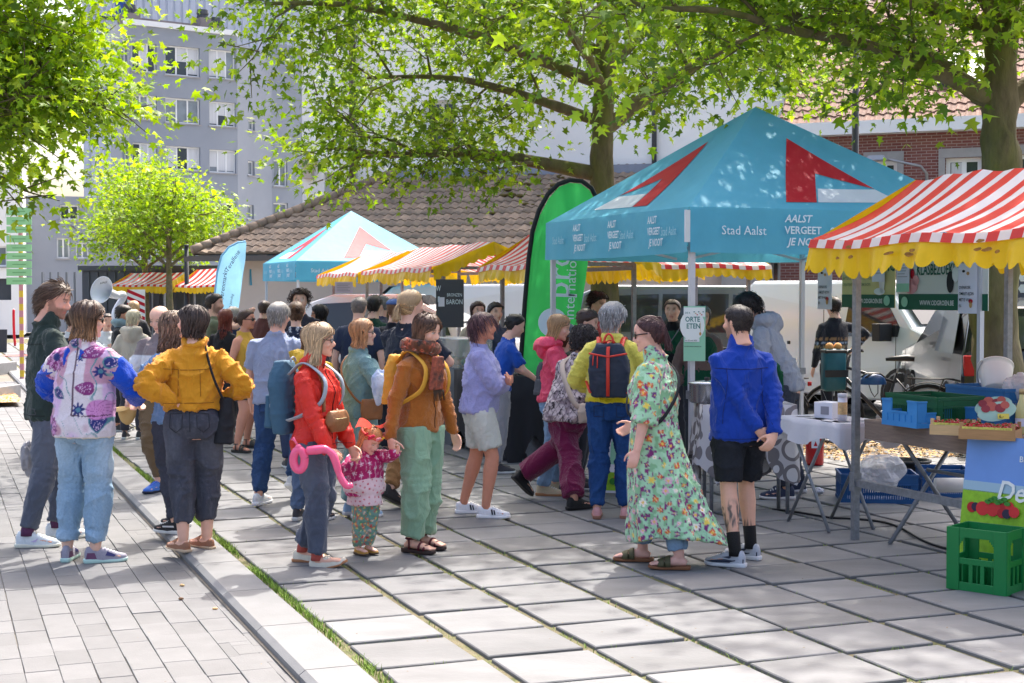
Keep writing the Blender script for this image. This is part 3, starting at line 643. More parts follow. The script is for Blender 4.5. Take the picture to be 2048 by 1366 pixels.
def tent(u,v,S,zv,vh,zp,label,S2=None,emblem=True,text=True,group=None,back_only=False,gap=0.0):
 """pop-up tent; local x = DB, y = DA, origin at its nearest corner"""
 S2 = S2 or S; loc = UV(u,v); root = thing('market_tent',label,'tent',loc,AX,group)
 zt_ = zv + vh; pk = Vector((S2 / 2,S / 2,zp)); cs = [Vector((0,0,zt_)),Vector((S2,0,zt_)),Vector((S2,S,zt_)),Vector((0,S,zt_))]
 b = MB(); n = 10
 faces = []
 for k in range(4):
  a,c = cs[k],cs[(k + 1) % 4]; ee = (c - a).normalized(); fn = (c - a).cross(pk - a).normalized(); faces.append((a,c,fn)); vs = []; fs = []
  for i in range(n + 1):
   t = i / n; p0 = a.lerp(pk,t); p1 = c.lerp(pk,t)
   for j in range(n + 1):
    s_ = j / n; w = math.sin(math.pi * s_) * (1 - t) * math.sin(math.pi * min(1,t * 1.05 + .02)); p = p0.lerp(p1,s_) - fn * (.05 * w)
    vs.append(p)
  for i in range(n):
   for j in range(n):
    q = i * (n + 1) + j; fs.append((q,q + 1,q + n + 2,q + n + 1))
  b.add(vs,fs)
 can = b.build('canopy',M_tblue,root,True)
 def onface(k,s_,t,off=.006):
  a,c,fn = faces[k]; p0 = a.lerp(pk,t); p1 = c.lerp(pk,t); ss = s_
  L0 = (c - a).length; x = s_ * L0; # s_ is the fraction along the eave direction measured from corner a in metres/L0
  d = (c - a).normalized(); p = a + d * x + ((pk - (a + c) / 2)) * t
  w0 = (p - p0).dot(d) / max(1e-4,(p1 - p0).length); w = math.sin(math.pi * min(1,max(0,w0))) * (1 - t) * math.sin(math.pi * min(1,t * 1.05 + .02))
  return p - fn * (.05 * w) + fn * off
 if emblem:
  for k in ((0,3)):
   for poly,m in (([(.324,.065),(.427,.072),(.515,.357),(.673,.218),(.516,.684)],M_tred),([(.432,.072),(.72,.09),(.673,.212),(.476,.21)],M_twhite)):
    bm = bmesh.new(); bm.faces.new([bm.verts.new((x,y,0)) for x,y in (poly if k == 0 else [(1 - a_,c_) for a_,c_ in poly][::-1])]); bmesh.ops.triangulate(bm,faces=bm.faces); bmesh.ops.subdivide_edges(bm,edges=bm.edges,cuts=7,use_grid_fill=True)
    b = MB(); bm.verts.index_update(); b.add([onface(k,v_.co.x,v_.co.y) for v_ in bm.verts],[[v_.index for v_ in f_.verts] for f_ in bm.faces]); bm.free(); b.build('emblem',m,can,True)
 for k in range(4):
  a,c = cs[k],cs[(k + 1) % 4]; d = (c - a).normalized(); L_ = (c - a).length; out = d.cross(Vector((0,0,1))); b = MB(); n = 24; vs = []
  for j in range(n + 1):
   x = j / n
   for q in range(4):
    t = q / 3; wv = .012 * math.sin(x * 19 + k * 2 + t) * t + .008 * math.sin(x * 43 + k) * t; vs.append(a + d * (x * L_) + out * (.008 + wv) - Vector((0,0,vh * t + .012 * math.sin(math.pi * x) * t)))
  fs = [(j * 4 + q,(j + 1) * 4 + q,(j + 1) * 4 + q + 1,j * 4 + q + 1) for j in range(n) for q in range(3)]
  va = b.add(vs,fs).build('valance',M_tblue,root,True)
  if text and k in (0,3):
   for (x0,kind) in [(.28,'s'),(.88,'v'),(1.32,'s'),(1.78,'v'),(2.1,'s'),(2.6,'v')] if k == 0 else [(.22,'s'),(.72,'v'),(.98,'s'),(1.5,'v'),(1.75,'s'),(2.3,'v'),(2.55,'s')]:
    def put(s,xx,zz,size,bold,shear,m,xs=1.0 if k == 0 else .66):
     o_ = a + d * xx + out * .030 + Vector((0,0,zz - zt_)); M = frame(o_ + Vector((0,0,0)),d,(0,0,1)); M = Matrix.Translation((0,0,0)) @ M
     lettering(va,s,M,size,m,bold,shear,xs=xs)
    if x0 > L_ - .3: continue
    if kind == 's': put('Stad Aalst',x0,zv + vh * .40,.105,.0,0,M_print if k == 0 else M_printf)
    else:
     for q,wd in enumerate(('AALST','VERGEET','JE NOOIT')): put(wd,x0 + (.0 if q < 2 else .03),zv + vh * (.70 - .26 * q),.088,.018,.25 if q != 1 else 0,M_print)
 for k,p in enumerate(cs):
  ix = .05 if k in (0,3) else -.05; iy = .05 if k in (0,1) else -.05
  b = MB(); b.bbox(p.x + ix - .022,p.x + ix + .022,p.y + iy - .022,p.y + iy + .022,.9,zv + vh - .02); b.bbox(p.x + ix - .017,p.x + ix + .017,p.y + iy - .017,p.y + iy + .017,.008,.9); lg = b.build('leg',M_alu,root)
  b = MB(); b.bbox(p.x + ix - .05,p.x + ix + .05,p.y + iy - .05,p.y + iy + .05,0,.008); b.build('foot_plate',M_galv,lg)
  b = MB(); b.bbox(p.x + ix - .032,p.x + ix + .032,p.y + iy - .032,p.y + iy + .032,.86,.93); b.build('leg_clamp',M_galv,lg)
 for k in range(4):
  a,c = cs[k],cs[(k + 1) % 4]; d = (c - a); nrm_ = Vector((0,0,1)).cross(d).normalized() * .05
  for q in range(2):
   b = MB(); p0 = a + d * (.5 * q + .02) + nrm_; p1 = a + d * (.5 * q + .48) + nrm_
   b.bar(p0 - Vector((0,0,vh - .02 - .0)),p1 - Vector((0,0,.06)),.012,.025); b.build('scissor_bar',M_alu,root)
   b = MB(); b.bar(p0 - Vector((0,0,.06)) + nrm_ * .3,p1 - Vector((0,0,vh - .02)) + nrm_ * .3,.012,.025); b.build('scissor_bar',M_alu,root)
 return root
def uvof(p): return (p.x * DB.x + p.y * DB.y,p.x * DA.x + p.y * DA.y)
pA = Vector((1.44,12.0,0)); u_,v_ = uvof(pA); T1U,T1V = u_,v_
tent1 = tent(u_,v_,3.0,2.06,.37,3.48,'large turquoise pop-up tent with a red A emblem nearest the camera')
b = MB(); b.box((-.035,-.03,2.27),(.07,.012,.26),Matrix.Rotation(.5,3,'Z')); b.build('corner_tag',M_twhite,tent1)
pA = AT(592,560,28.3); u_,v_ = uvof(pA); tent(u_,v_,3.0,1.99,.37,3.42,'turquoise pop-up tent with a red A emblem between striped awnings and the shed')
pA = AT(500,575,34.0); u_,v_ = uvof(pA); tent(u_,v_,3.0,1.92,.37,3.3,'farthest turquoise tent, mostly hidden behind the middle tent',S2=4.6,emblem=True)

def stall(loc,rz,L,dep,ze,zr_,label,stripe=.11,vh=.2,posts=True,table=None,group='striped market stalls',seed=1,near=False,back=True):
 """striped stall; local x along the eave, y inward, origin at the front left eave corner"""
 rr = random.Random(seed); root = thing('market_stall',label,'stall',loc,rz,group)
 nst = int(round(L / stripe)); sw = L / nst; mid = dep * .5
 def roofz(t): return ze + (zr_ - ze) * t - .05 * math.sin(math.pi * t)
 for side in (0,1):
  b = MB()
  for k in range(nst):
   rows_ = 6; vs = []
   for q in range(rows_ + 1):
    t = q / rows_; y = mid * t if side == 0 else dep - mid * t
    for x in (k * sw,(k + 1) * sw): vs.append((x,y,roofz(t) + .012 * math.sin(x * 5 + seed + t * 3) + (.01 * math.sin(x * 17 + seed) if near else 0)))
   fs = [(2 * q,2 * q + 1,2 * q + 3,2 * q + 2) for q in range(rows_)]
   b.add(vs,fs,k % 2)
  b.build('canopy',[M_sred,M_swhite],root,True)
 def valance(p0,p1,out,name='valance',lip=True,per=.135):
  d = Vector(p1) - Vector(p0); Ln = d.length; d = d / Ln; n = int(Ln / per) * 8; b = MB(); vs = []; fs = []; out = Vector(out)
  for j in range(n + 1):
   x = j / n * Ln; sc = abs(math.sin(math.pi * x / per + seed)); top = Vector(p0) + d * x
   if abs((Vector(p1) - Vector(p0)).z) < .02: top.z += .012 * math.sin(top.x * 5 + seed)
   drop = vh * (.74 + .26 * sc ** .6) * (1 + .12 * math.sin(x * 3.1 + seed * 3))
   for q in range(5):
    t = q / 4; wv = (.018 * math.sin(x * 14 + seed) + .012 * math.sin(x * 37 + seed * 2) + .02 * math.sin(x * 5.3 + seed)) * t; vs.append(top + out * (.012 + .03 * t + wv) - Vector((0,0,drop * t)))
  for j in range(n):
   for q in range(4): fs.append((j * 5 + q,(j + 1) * 5 + q,(j + 1) * 5 + q + 1,j * 5 + q + 1))
  va = b.add(vs,fs).build(name,M_yel,root,True)
  if near and lip:
   for q in range(11):
    x = rr.uniform(.25,Ln - .2); z = rr.uniform(.05,.13); w = rr.uniform(.02,.055); s_ = MB(); o_ = Vector(p0) + d * x + out * (.062) - Vector((0,0,z))
    s_.prism([o_ + d * (w * math.cos(a_)) + Vector((0,0,.012 * math.sin(a_) * rr.uniform(.6,1.2) + .1 * w * math.cos(a_))) for a_ in np.linspace(0,2 * math.pi,11)[:-1]],out * .002); s_.build('stain',M_stain,va)
  if lip:
   l_ = MB(); k = 0
   while k < nst:
    a_ = Vector(p0) + d * (k * sw) + out * .016; c_ = Vector(p0) + d * ((k + 1) * sw) + out * .016
    for pp in (a_,c_): pp.z += .012 * math.sin(pp.x * 5 + seed)
    l_.add([a_ + Vector((0,0,.004)),c_ + Vector((0,0,.004)),c_ + out * .022 - Vector((0,0,.055)),a_ + out * .022 - Vector((0,0,.055))],[(0,1,2,3)],k % 2); k += 1
   l_.build('eave_lip',[M_sred,M_swhite],root)
 valance((0,0,ze),(L,0,ze),(0,-1,0))
 if back: valance((L,dep,ze),(0,dep,ze),(0,1,0),lip=False)
 for x,o_ in ((L,(1,0,0)),(0,(-1,0,0))):
  valance((x,0,ze),(x,mid,zr_),o_,lip=False); valance((x,mid,zr_),(x,dep,ze),o_,lip=False)
 if posts:
  i = .22
  for (x,y) in ((i,i),(L - i,i),(L - i,dep - i),(i,dep - i)):
   b = MB(); b.bbox(x - .022,x + .022,y - .022,y + .022,0,ze + .03); b.build('post',M_galv,root)
  for (p,q) in (((i,i,ze - .04),(L - i,i,ze - .04)),((i,dep - i,ze - .04),(L - i,dep - i,ze - .04)),((i,i,ze - .0),(i,dep - i,ze - .0)),((L - i,i,ze),(L - i,dep - i,ze))):
   b = MB(); b.bar(p,q,.035,.045); b.build('roof_bar',M_galv,root)
  b = MB(); b.bar((0.05,mid,zr_ - .06),(L - .05,mid,zr_ - .06),.035); b.build('ridge_bar',M_galv,root)
 return root
RZ_A = AX - math.pi / 2
st1 = stall(Vector((2.12,10.42,0)),RZ_A,2.30,1.75,2.09,2.55,'large red and white striped stall with yellow scalloped valance at the right edge',near=True,seed=2,stripe=.105,vh=.23)
def S1(x,y,z): return Vector((2.12,10.42,0)) - DA * x + DB * y + Vector((0,0,z))
b = MB(); b.bar((.22,.22,.40),(2.2,.22,.40),.035,.05); b.build('side_rail',M_galv,st1)
b = MB(); b.bbox(.19,.25,.19,.25,.34,.47); b.build('rail_socket',M_galv,st1)
def stall_px(px_near,D_near,L,dep,ze,zr_,label,seed,**kw):
 X = (px_near - 1024) / FPX * D_near; near_ = Vector((X,D_near,0)); return stall(near_ + DA * L,RZ_A,L,dep,ze,zr_,label,seed=seed,**kw)
stall_px(866,19.4,3.4,1.7,2.07,2.42,'middle of three striped stalls, showing its yellow gable end to the right',3)
stall_px(715,23.6,2.6,1.7,2.06,2.42,'striped stall overlapping the middle turquoise tent, leftmost of the three',4)
stall_px(1105,15.9,2.3,1.3,2.05,2.44,'striped stall half hidden behind the green feather flag',5)
stall(AT(1215,540,19.5).xy.to_3d(),AX + R(4),2.6,1.8,2.12,2.5,'striped stall seen under the large turquoise tent, behind the shoppers',seed=6)
stall(AT(222,570,44.0).xy.to_3d(),R(-24),2.0,1.9,1.99,2.36,'far striped stall beside the dark container on the left',seed=7,vh=.24)
stall(AT(352,572,40.0).xy.to_3d(),R(-30),1.5,1.7,1.95,2.4,'far striped stall beside the pale blue flag',seed=8,vh=.2)

def flag(name,label,outline_px,Y,m,border=None,ripple=.02,pole=None,yaw=.12):
 """cloth traced as a closed outline; lies in a slightly turned vertical plane at distance Y"""
 P = [AT(x,y,Y) for x,y in outline_px]; base = P[0].copy(); base.z = 0
 root = thing(name,label,'flag',(base.x,Y,0)); c,s = math.cos(yaw),math.sin(yaw)
 Q = [((p.x - base.x),p.z) for p in P]
 bm = bmesh.new(); vs = [bm.verts.new((x,0,z)) for x,z in Q]; bm.faces.new(vs); bmesh.ops.triangulate(bm,faces=bm.faces); bmesh.ops.subdivide_edges(bm,edges=bm.edges,cuts=3,use_grid_fill=True)
 for v_ in bm.verts: v_.co.y = ripple * (math.sin(v_.co.x * 14 + v_.co.z * 2) + .6 * math.sin(v_.co.x * 31 + v_.co.z * 3.7)) * min(1,abs(v_.co.x) * 4) + s * v_.co.x
 me = bpy.data.meshes.new('cloth'); bm.to_mesh(me); bm.free(); me.materials.append(m); me.polygons.foreach_set('use_smooth',[True] * len(me.polygons)); link('cloth',me,root)
 return root,base
M_gflag = cloth_mat('flag_green',srgb(70,206,104),.5,.35,bump=.5,bscale=4)
YF = 15.25
gout = [(1040,812),(1047,720),(1053,620),(1059,540),(1068,470),(1080,430),(1098,396),(1118,374),(1140,365),(1162,367),(1180,380),(1188,396),(1177,412),(1182,470),(1172,560),(1158,640),(1128,720),(1106,800)]
fl,fb = flag('feather_flag','tall green feather flag with white lettering and a black edge',gout,YF,M_gflag,yaw=.05)
def FL(x,y,dy=0): p = AT(x,y,YF); return Vector((p.x - fb.x,dy,p.z))
b = MB(); path = [(1033,905),(1036,812),(1043,700),(1050,600),(1057,520),(1065,462),(1078,420),(1096,388),(1117,368),(1140,360),(1164,362),(1183,376),(1194,398)]
b.tube([FL(x,y,-.005) for x,y in path],[.012] + [.024] * (len(path) - 2) + [.02],8,flat=1.0); b.build('pole_sleeve',mat('flag_black',srgb(20,24,26),.7),fl,True)
b = MB(); b.tube([FL(1033,925),FL(1034,860)],.022,8); b.tube([FL(1033,880),FL(1033,900)],.035,8); b.build('pole',M_blackp,fl,True)
b = MB(); c_ = FL(1033,930); b.lathe([(.17,.0),(.19,.02),(.19,.07),(.16,.10),(.05,.11),(.03,.2)],4,(c_.x,0,0),Matrix.Rotation(.6,3,'Z')); b.build('water_base',mat('base_rubber',srgb(58,60,66),.6),fl,bevel=.01)
o_ = FL(1137,598,-.055); lettering(fl,'prov',frame(o_,(0.04,0,1),(-1,0,.04)),.36,M_print,.002)
o_ = FL(1147,640,-.055); lettering(fl,'international',frame(o_,(.05,0,1),(-1,0,.05)),.155,M_print,.0)
c_ = FL(1105,645,-.05); b = MB(); b.prism([(c_.x + .15 * math.cos(a),c_.y,c_.z + .15 * math.sin(a)) for a in np.linspace(0,2 * math.pi,24)[:-1]],(0,-.004,0)); lg = b.build('logo_disc',M_print,fl)
b = MB(); b.prism([(c_.x + x,c_.y - .006,c_.z + z) for x,z in ((-.02,.12),(.07,.06),(.1,-.02),(.06,-.1),(.0,-.02))],(0,-.003,0)); b.build('leaf_mark',M_gflag,lg)
M_bflag = cloth_mat('flag_pale_blue',srgb(150,204,232),.5,.4,bump=.5,bscale=4,var=.15)
YB = 27.0
bout = [(428,640),(430,590),(434,545),(443,512),(458,495),(476,486),(491,484),(489,520),(484,560),(477,610),(470,650)]
fl2,fb2 = flag('feather_flag','pale blue feather flag of the farmers market beside the far stalls',bout,YB,M_bflag)
def FL2(x,y,dy=0): p = AT(x,y,YB); return Vector((p.x - fb2.x,dy,p.z))
b = MB(); b.tube([FL2(426,820),FL2(427,640),FL2(430,585),FL2(434,545),FL2(443,512),FL2(458,494),FL2(476,485),FL2(491,483)],.018,6); b.build('pole',mat('flag_sleeve',srgb(120,180,215),.7),fl2,True)
o_ = FL2(446,608,-.05); lettering(fl2,'Boerenmarkt',frame(o_,(.16,0,1),(-1,0,.16)),.115,mat('navy_print',srgb(30,50,90),.7),.003,.2)
o_ = FL2(457,545,-.05); lettering(fl2,'Teralfene',frame(o_,(.52,0,.85),(-.85,0,.52)),.115,MATS['navy_print'],.003,.2)
o_ = FL2(462,620,-.05); lettering(fl2,'op zondag',frame(o_,(.2,0,1),(-1,0,.2)),.07,MATS['navy_print'],.0,.2)

M_pgreen = mat('poster_mint',srgb(150,205,172),.6); M_pwhite = mat('poster_white',srgb(228,232,228),.6); M_pdark = mat('poster_teal',srgb(36,116,110),.6)
M_pgold = mat('poster_gold',srgb(190,150,90),.7); M_black = mat('print_black',srgb(34,34,36),.7)
def board(name,label,cat,O,xdir,w,h,m,t=.006,updir=(0,0,1)):
 root = thing(name,label,cat,O,0); M = frame((0,0,0),xdir,updir); b = MB(); b.box((M @ Vector((w / 2,h / 2,-t / 2))),(w,h,t),M.to_3x3()); b.build('panel',m,root)
 def patch(x,y,w_,h_,m_,nm='print',dz=.002): b_ = MB(); b_.box(M @ Vector((x + w_ / 2,y + h_ / 2,dz)),(w_,h_,.002),M.to_3x3()); return b_.build(nm,m_,root)
 def text(s,x,y,size,m_,bold=.01,shear=0,xs=1.0,dz=.006): return lettering(root,s,M @ Matrix.Translation((x,y,dz)),size,m_,bold,shear,xs=xs)
 def disc(x,y,rx,ry,m_,dz=.0035,n=18,nm='print'): b_ = MB(); b_.prism([M @ Vector((x + rx * math.cos(a),y + ry * math.sin(a),dz)) for a in np.linspace(0,2 * math.pi,n + 1)[:-1]],M.to_3x3() @ Vector((0,0,.002))); return b_.build(nm,m_,root)
 return root,patch,text,disc,M
O = AT(1367,722,11.98); r_,patch,text,disc,_ = board('poster','mint and white poster tied to the front tent pole','poster',O,(1,-.12,0),.176,.445,M_pgreen)
disc(.07,.29,.10,.125,M_pwhite); patch(.0,.36,.172,.075,M_pwhite);
text('ORTE',.012,.32,.058,M_pdark,.02,xs=.82); text('ETEN',.022,.265,.058,M_pdark,.02,xs=.82); text('DE K',.01,.385,.02,M_pdark)
patch(.008,.155,.12,.028,M_pwhite,dz=.005); text('tot 25 mei 2025',.012,.163,.015,M_black,.01,dz=.008); text('weekvandekorteketen.be',.006,.115,.0135,M_black,.01)
for k in range(7): disc(.085 + .012 * k,.40 - .012 * (k % 3),.007,.004,[M_pdark,M_pgold,M_tred][k % 3],dz=.005)
patch(.133,.24,.003,.075,M_pgold,dz=.005); disc(.134,.222,.009,.014,M_pgold,dz=.005)
TC = UV(T1U,T1V); far_c = TC + DB * 3.0 + DA * 3.0; xd = -DA
M_by = mat('banner_yellow',srgb(206,200,136),.6); M_bg = mat('banner_green',srgb(16,92,66),.6); M_bgry = mat('banner_pale',srgb(214,216,206),.6); M_sheet = mat('paper_white',srgb(222,222,232),.7)
def hung(px,z0,dy=0.0):
 k = (px - 1024) / FPX; q = far_c; t = (k * q.y - q.x) / (xd.x - k * xd.y); return q + xd * t + DB * (-.05 - dy) + Vector((0,0,z0))
o = hung(1692,1.585); wdt = (hung(1798,0) - hung(1692,0)).length; r_,patch,text,disc,_ = board('banner','yellow and green teambuilding banner hung under the stall awning','banner',o,xd,wdt,.60,M_by)
patch(0,0,wdt,.13,M_bg); text('TEAMBUILDING',.02,.36,.16,M_bg,.015,xs=.78); text('BATTLE OF THE FARM - FARM FOOD SURVIVAL',.02,.28,.042,M_bg,.0,xs=.72); text('CREATIEVE KOOKWORKSHOPS',.02,.215,.042,M_bg,0,xs=.8); text('WWW.ODGROEN.BE',.22,.045,.062,M_pwhite,.012,xs=.8)
disc(wdt - .2,.3,.05,.16,M_pwhite,dz=.008); disc(wdt - .24,.16,.09,.035,M_pwhite,dz=.008); disc(wdt - .12,.07,.05,.05,M_pgreen,dz=.008)
o = hung(1806,1.57); wdt = (hung(1985,0) - hung(1806,0)).length; r_,patch,text,disc,_ = board('banner','pale birthday and school visit banner with green foot under the stall awning','banner',o,xd,wdt,.62,M_bgry)
patch(0,0,wdt,.15,M_bg); text('VERJAARDAGEN',.28,.47,.145,M_bg,.015,xs=.62); text('KLASBEZOEKEN',.28,.33,.145,M_bg,.015,xs=.62); text('WWW.ODGROEN.BE',.33,.045,.065,M_pwhite,.012,xs=.8); disc(.1,.075,.05,.05,M_pgreen,dz=.008)
M_pink = mat('print_pink',srgb(226,160,160),.7); disc(.2,.22,.1,.07,M_pink,dz=.008); disc(.27,.28,.05,.05,M_pink,dz=.008); disc(.22,.34,.03,.05,M_tred,dz=.008); disc(.78,.26,.05,.1,M_black,dz=.008); disc(.86,.33,.05,.07,M_pwhite,dz=.009)
for q,(px,z0,h) in enumerate(((1648,1.56,.52),(1757,1.84,.3),(1806,1.74,.36),(1930,1.545,.62))):
 o = hung(px,z0,.03); r_,patch,text,disc,_ = board('price_sheet',['white omelette price sheet hung left of the teambuilding banner','small white notice overlapping the teambuilding banner','small notice with green foot overlapping the birthday banner','white omelette price sheet hung over the birthday banner'][q],'notice',o,xd,.26 if q in (0,3) else .2,h,M_sheet,t=.003)
 if q in (0,3):
  for i_,s_ in enumerate(('OVENKOEK','OMELET AJOIN','MET EI VAN','\u20ac6')): text(s_,.02,.22 - i_ * .055,.04,M_black,.006,xs=.75)
  disc(.18,.08,.02,.03,M_pgold); disc(.18,.11,.028,.02,M_tred); disc(.08,.38,.02,.012,M_black); disc(.14,.36,.02,.016,M_pgold); text('AARDBEI',.04,.45,.03,M_black)
 else:
  for i_ in range(7): patch(.02,h - .05 - i_ * .028,.15 - .02 * (i_ % 3),.006,mat('print_grey',srgb(140,140,150),.7))
  if q == 2: patch(0,0,.2,.08,M_pgreen)
o = AT(872,655,19.0); r_,patch,text,disc,_ = board('banner','dark grey banner with pale lettering behind the middle stalls','banner',o,(1,.1,0),.36,.62,mat('banner_slate',srgb(74,76,82),.7))
text('BRONZEN',.14,.40,.06,M_print,.004,xs=.7); text('BARON',.13,.30,.09,M_print,.006,xs=.7); text('W',.0,.47,.1,M_print,.01,xs=.6); text('E',.02,.33,.1,M_print,.01,xs=.6); patch(.03,.27,.08,.12,M_sheet)
o = AT(670,586,22.5); r_,patch,text,disc,_ = board('price_sheet','lilac price sheet pinned under the yellow valance of the leftmost stall','notice',o,(1,.2,0),.27,.17,mat('paper_lilac',srgb(196,184,208),.7))
for i_ in range(5): patch(.03,.03 + i_ * .026,.2 - .03 * (i_ % 2),.007,M_black if False else MATS['print_grey'])
o = AT(2033,612,17.0); r_,patch,text,disc,_ = board('banner','dark grey sign with white folded ribbon mark at the right edge','sign',o,(1,-.1,0),.5,.52,mat('sign_slate',srgb(92,92,100),.6));
b_ = MB(); b_.bbox(.22,.28,.03,.06,-o.z,.1); b_.build('post',M_galv,r_); disc(.07,.33,.055,.055,M_pwhite,n=6); disc(.07,.2,.055,.055,M_pwhite,n=6)
# ================================================================ VEHICLES, BICYCLES, GOODS
M_tyre = mat('tyre',srgb(32,32,34),.85); M_rim = mat('rim',srgb(160,162,168),.4,metal=.6)
M_cglass = mat('car_glass',(.03,.035,.04),.05,spec=.7)
M_red_l = mat('tail_light',srgb(170,20,24),.25); M_head = mat('head_light',srgb(210,216,222),.12,spec=.8)
def car(name,label,loc,rz,body_m,prof,width,wheels,wr,glass,extra=None,cat='car'):
 """prof: side outline (x,z) from rear to front along the top then back under; body gets narrower above the belt line; local +x = front"""
 root = thing(name,label,cat,loc,rz); b = MB(); n = len(prof); hw = width / 2
 zb = max(z for x,z in prof) ; belt = .95
 def yy(z): return hw * (1 - .20 * max(0,(z - belt)) / max(.3,zb - belt)) * (1 - .06 * max(0,.5 - z))
 lv = [-1,-.96,-.8,.8,.96,1]; sh = [.93,.985,1,1,.985,.93]; cx = sum(p[0] for p in prof) / n; cz = sum(p[1] for p in prof) / n; vs = []
 for l_,s_ in zip(lv,sh):
  for (x,z) in prof: vs.append((cx + (x - cx) * (.988 + .012 * (s_ - .93) / .07),l_ * yy(z),cz + (z - cz) * (s_ if z > belt else 1 - (1 - s_) * .3)))
 fs = [(k * n + i,k * n + (i + 1) % n,(k + 1) * n + (i + 1) % n,(k + 1) * n + i) for k in range(5) for i in range(n)] + [tuple(range(n - 1,-1,-1)),tuple(5 * n + i for i in range(n))]
 b.add(vs,fs); bo = b.build('body',body_m,root,False,bevel=.02)
 for g in glass:                                   # side glass polygons (both sides)
  for sd in (-1,1):
   p = MB(); p.prism([(x,sd * (yy(z) * (.985 if z < belt + .1 else .965) + .006 + .02 * (z > belt)),z) for x,z in g],(0,sd * .008,0)); p.build('side_window',M_cglass,root)
 for (x0,z0,x1,z1) in (extra or {}).get('screens',[]):     # windscreen / rear glass between two points of the outline
  w0,w1 = yy(z0) * .86,yy(z1) * .9; d = Vector((x1 - x0,0,z1 - z0)); nn = Vector((d.z,0,-d.x)).normalized() * .02
  if nn.z < 0: nn = -nn
  p = MB(); p.prism([Vector((x0,-w0,z0)) + nn,Vector((x0,w0,z0)) + nn,Vector((x1,w1,z1)) + nn,Vector((x1,-w1,z1)) + nn],nn * .3); p.build('windscreen',M_cglass,root)
 for (x,s_) in [(w,s_) for w in wheels for s_ in (-1,1)]:
  Mx = Matrix.Rotation(R(90),3,'X'); p = MB(); p.lathe([(wr * .62,-.1),(wr * .96,-.1),(wr,-.06),(wr,.06),(wr * .96,.1),(wr * .62,.1)],24,(x,s_ * (hw - .09),wr),Mx); wh = p.build('wheel',M_tyre,root,True)
  p = MB(); p.lathe([(wr * .1,s_ * -.11),(wr * .6,s_ * -.105),(wr * .63,s_ * -.09)],18,(x,s_ * (hw - .09),wr),Mx); p.build('rim',M_rim,wh)
  p = MB(); p.lathe([(wr * 1.16,s_ * -.094),(wr * 1.0,s_ * -.095)],24,(x,s_ * (hw - .09),wr + .01),Mx,cap=False); p.build('wheel_arch',M_blackp,root)
 for k,(c,d,m) in enumerate((extra or {}).get('boxes',[])):
  p = MB(); p.box(c,d); p.build({M_red_l: 'tail_light',M_head: 'headlight'}.get(m,'trim'),m,root,bevel=.008)
 return root
M_vwhite = mat('van_white',srgb(214,220,226),.22,coat=.6,spec=.5); M_vwhite2 = mat('van_white_warm',srgb(214,214,216),.25,coat=.5)
M_cdark = mat('car_black',srgb(26,28,34),.2,coat=.8); M_cblue = mat('car_navy',srgb(28,36,62),.22,coat=.8); M_csil = mat('car_silver',srgb(120,126,134),.25,metal=.5,coat=.6)
vanp = [(-2.35,.35),(-2.38,1.0),(-2.30,1.80),(-2.1,1.93),(.75,1.92),(1.02,1.86),(1.65,1.28),(2.2,1.1),(2.38,.85),(2.4,.4),(2.3,.25),(-2.25,.25)]
sdoor = [(.28,1.12),(.30,1.68),(.98,1.72),(1.42,1.27),(1.40,1.14)]
vx = {'screens': [(1.68,1.30,1.06,1.86)],'boxes': [((2.28,-.72,.92),(.2,.3,.2),M_head),((2.28,.72,.92),(.2,.3,.2),M_head),((-2.37,-.82,1.2),(.06,.14,.6),M_red_l),((2.36,0,.45),(.16,1.7,.22),M_blackp),((1.25,-1.06,1.2),(.16,.22,.24),M_blackp),((1.25,1.06,1.2),(.16,.22,.24),M_blackp),((.12,-.97,.98),(.2,.05,.05),M_blackp),((-.9,-.975,1.0),(.06,.03,.05),M_blackp),((-.1,-.966,1.0),(.008,.012,1.1),M_blackp),((1.42,-.965,.95),(.008,.012,.7),M_blackp)]}
p = Vector((5.4,21.6,0)); car('parked_van','white delivery van parked behind the striped stall at right',(p.x,p.y,0),math.atan2(-.89,.45),M_vwhite,vanp,1.92,(-1.45,1.5),.33,[sdoor],vx,'van')
p = AT(968,640,26.0); car('parked_van','small white car with curved roof parked behind the slate banner',(p.x - 1.3,p.y,0),math.atan2(-.2,.98),M_vwhite2,[(-2.0,.3),(-2.05,.95),(-1.85,1.5),(-1.2,1.72),(.1,1.72),(.9,1.35),(1.2,1.02),(1.95,.9),(2.05,.5),(1.98,.25),(-1.9,.25)],1.75,(-1.3,1.25),.31,[[(-1.6,1.02),(-1.4,1.55),(-.4,1.6),(-.4,1.02)],[(-.33,1.02),(-.33,1.6),(.15,1.58),(.85,1.25),(.95,1.02)]],{'screens': [(1.02,1.2,.2,1.68)]})
p = AT(800,640,30.5); v6 = car('parked_van','white van with orange stripes on its nose behind the leftmost stalls',(p.x + 1.0,p.y,0),math.atan2(.15,-.98),M_vwhite2,vanp,1.9,(-1.45,1.5),.33,[sdoor],vx,'van')
for k in range(2):
 b = MB(); b.prism([(1.55 - .3 * k,.975 + .002 * k,.45),(1.7 - .3 * k,.975,.45),(1.5 - .3 * k,.965,1.2),(1.4 - .3 * k,.965,1.2)],(0,.012,0)); b.build('stripe',mat(['stripe_orange','stripe_yellow'][k],[srgb(226,92,40),srgb(236,178,40)][k],.4),v6)
mpv = [(-2.4,.35),(-2.45,1.0),(-2.3,1.75),(-2.0,1.88),(.6,1.86),(1.0,1.76),(1.75,1.18),(2.35,1.0),(2.45,.6),(2.4,.28),(-2.3,.28)]
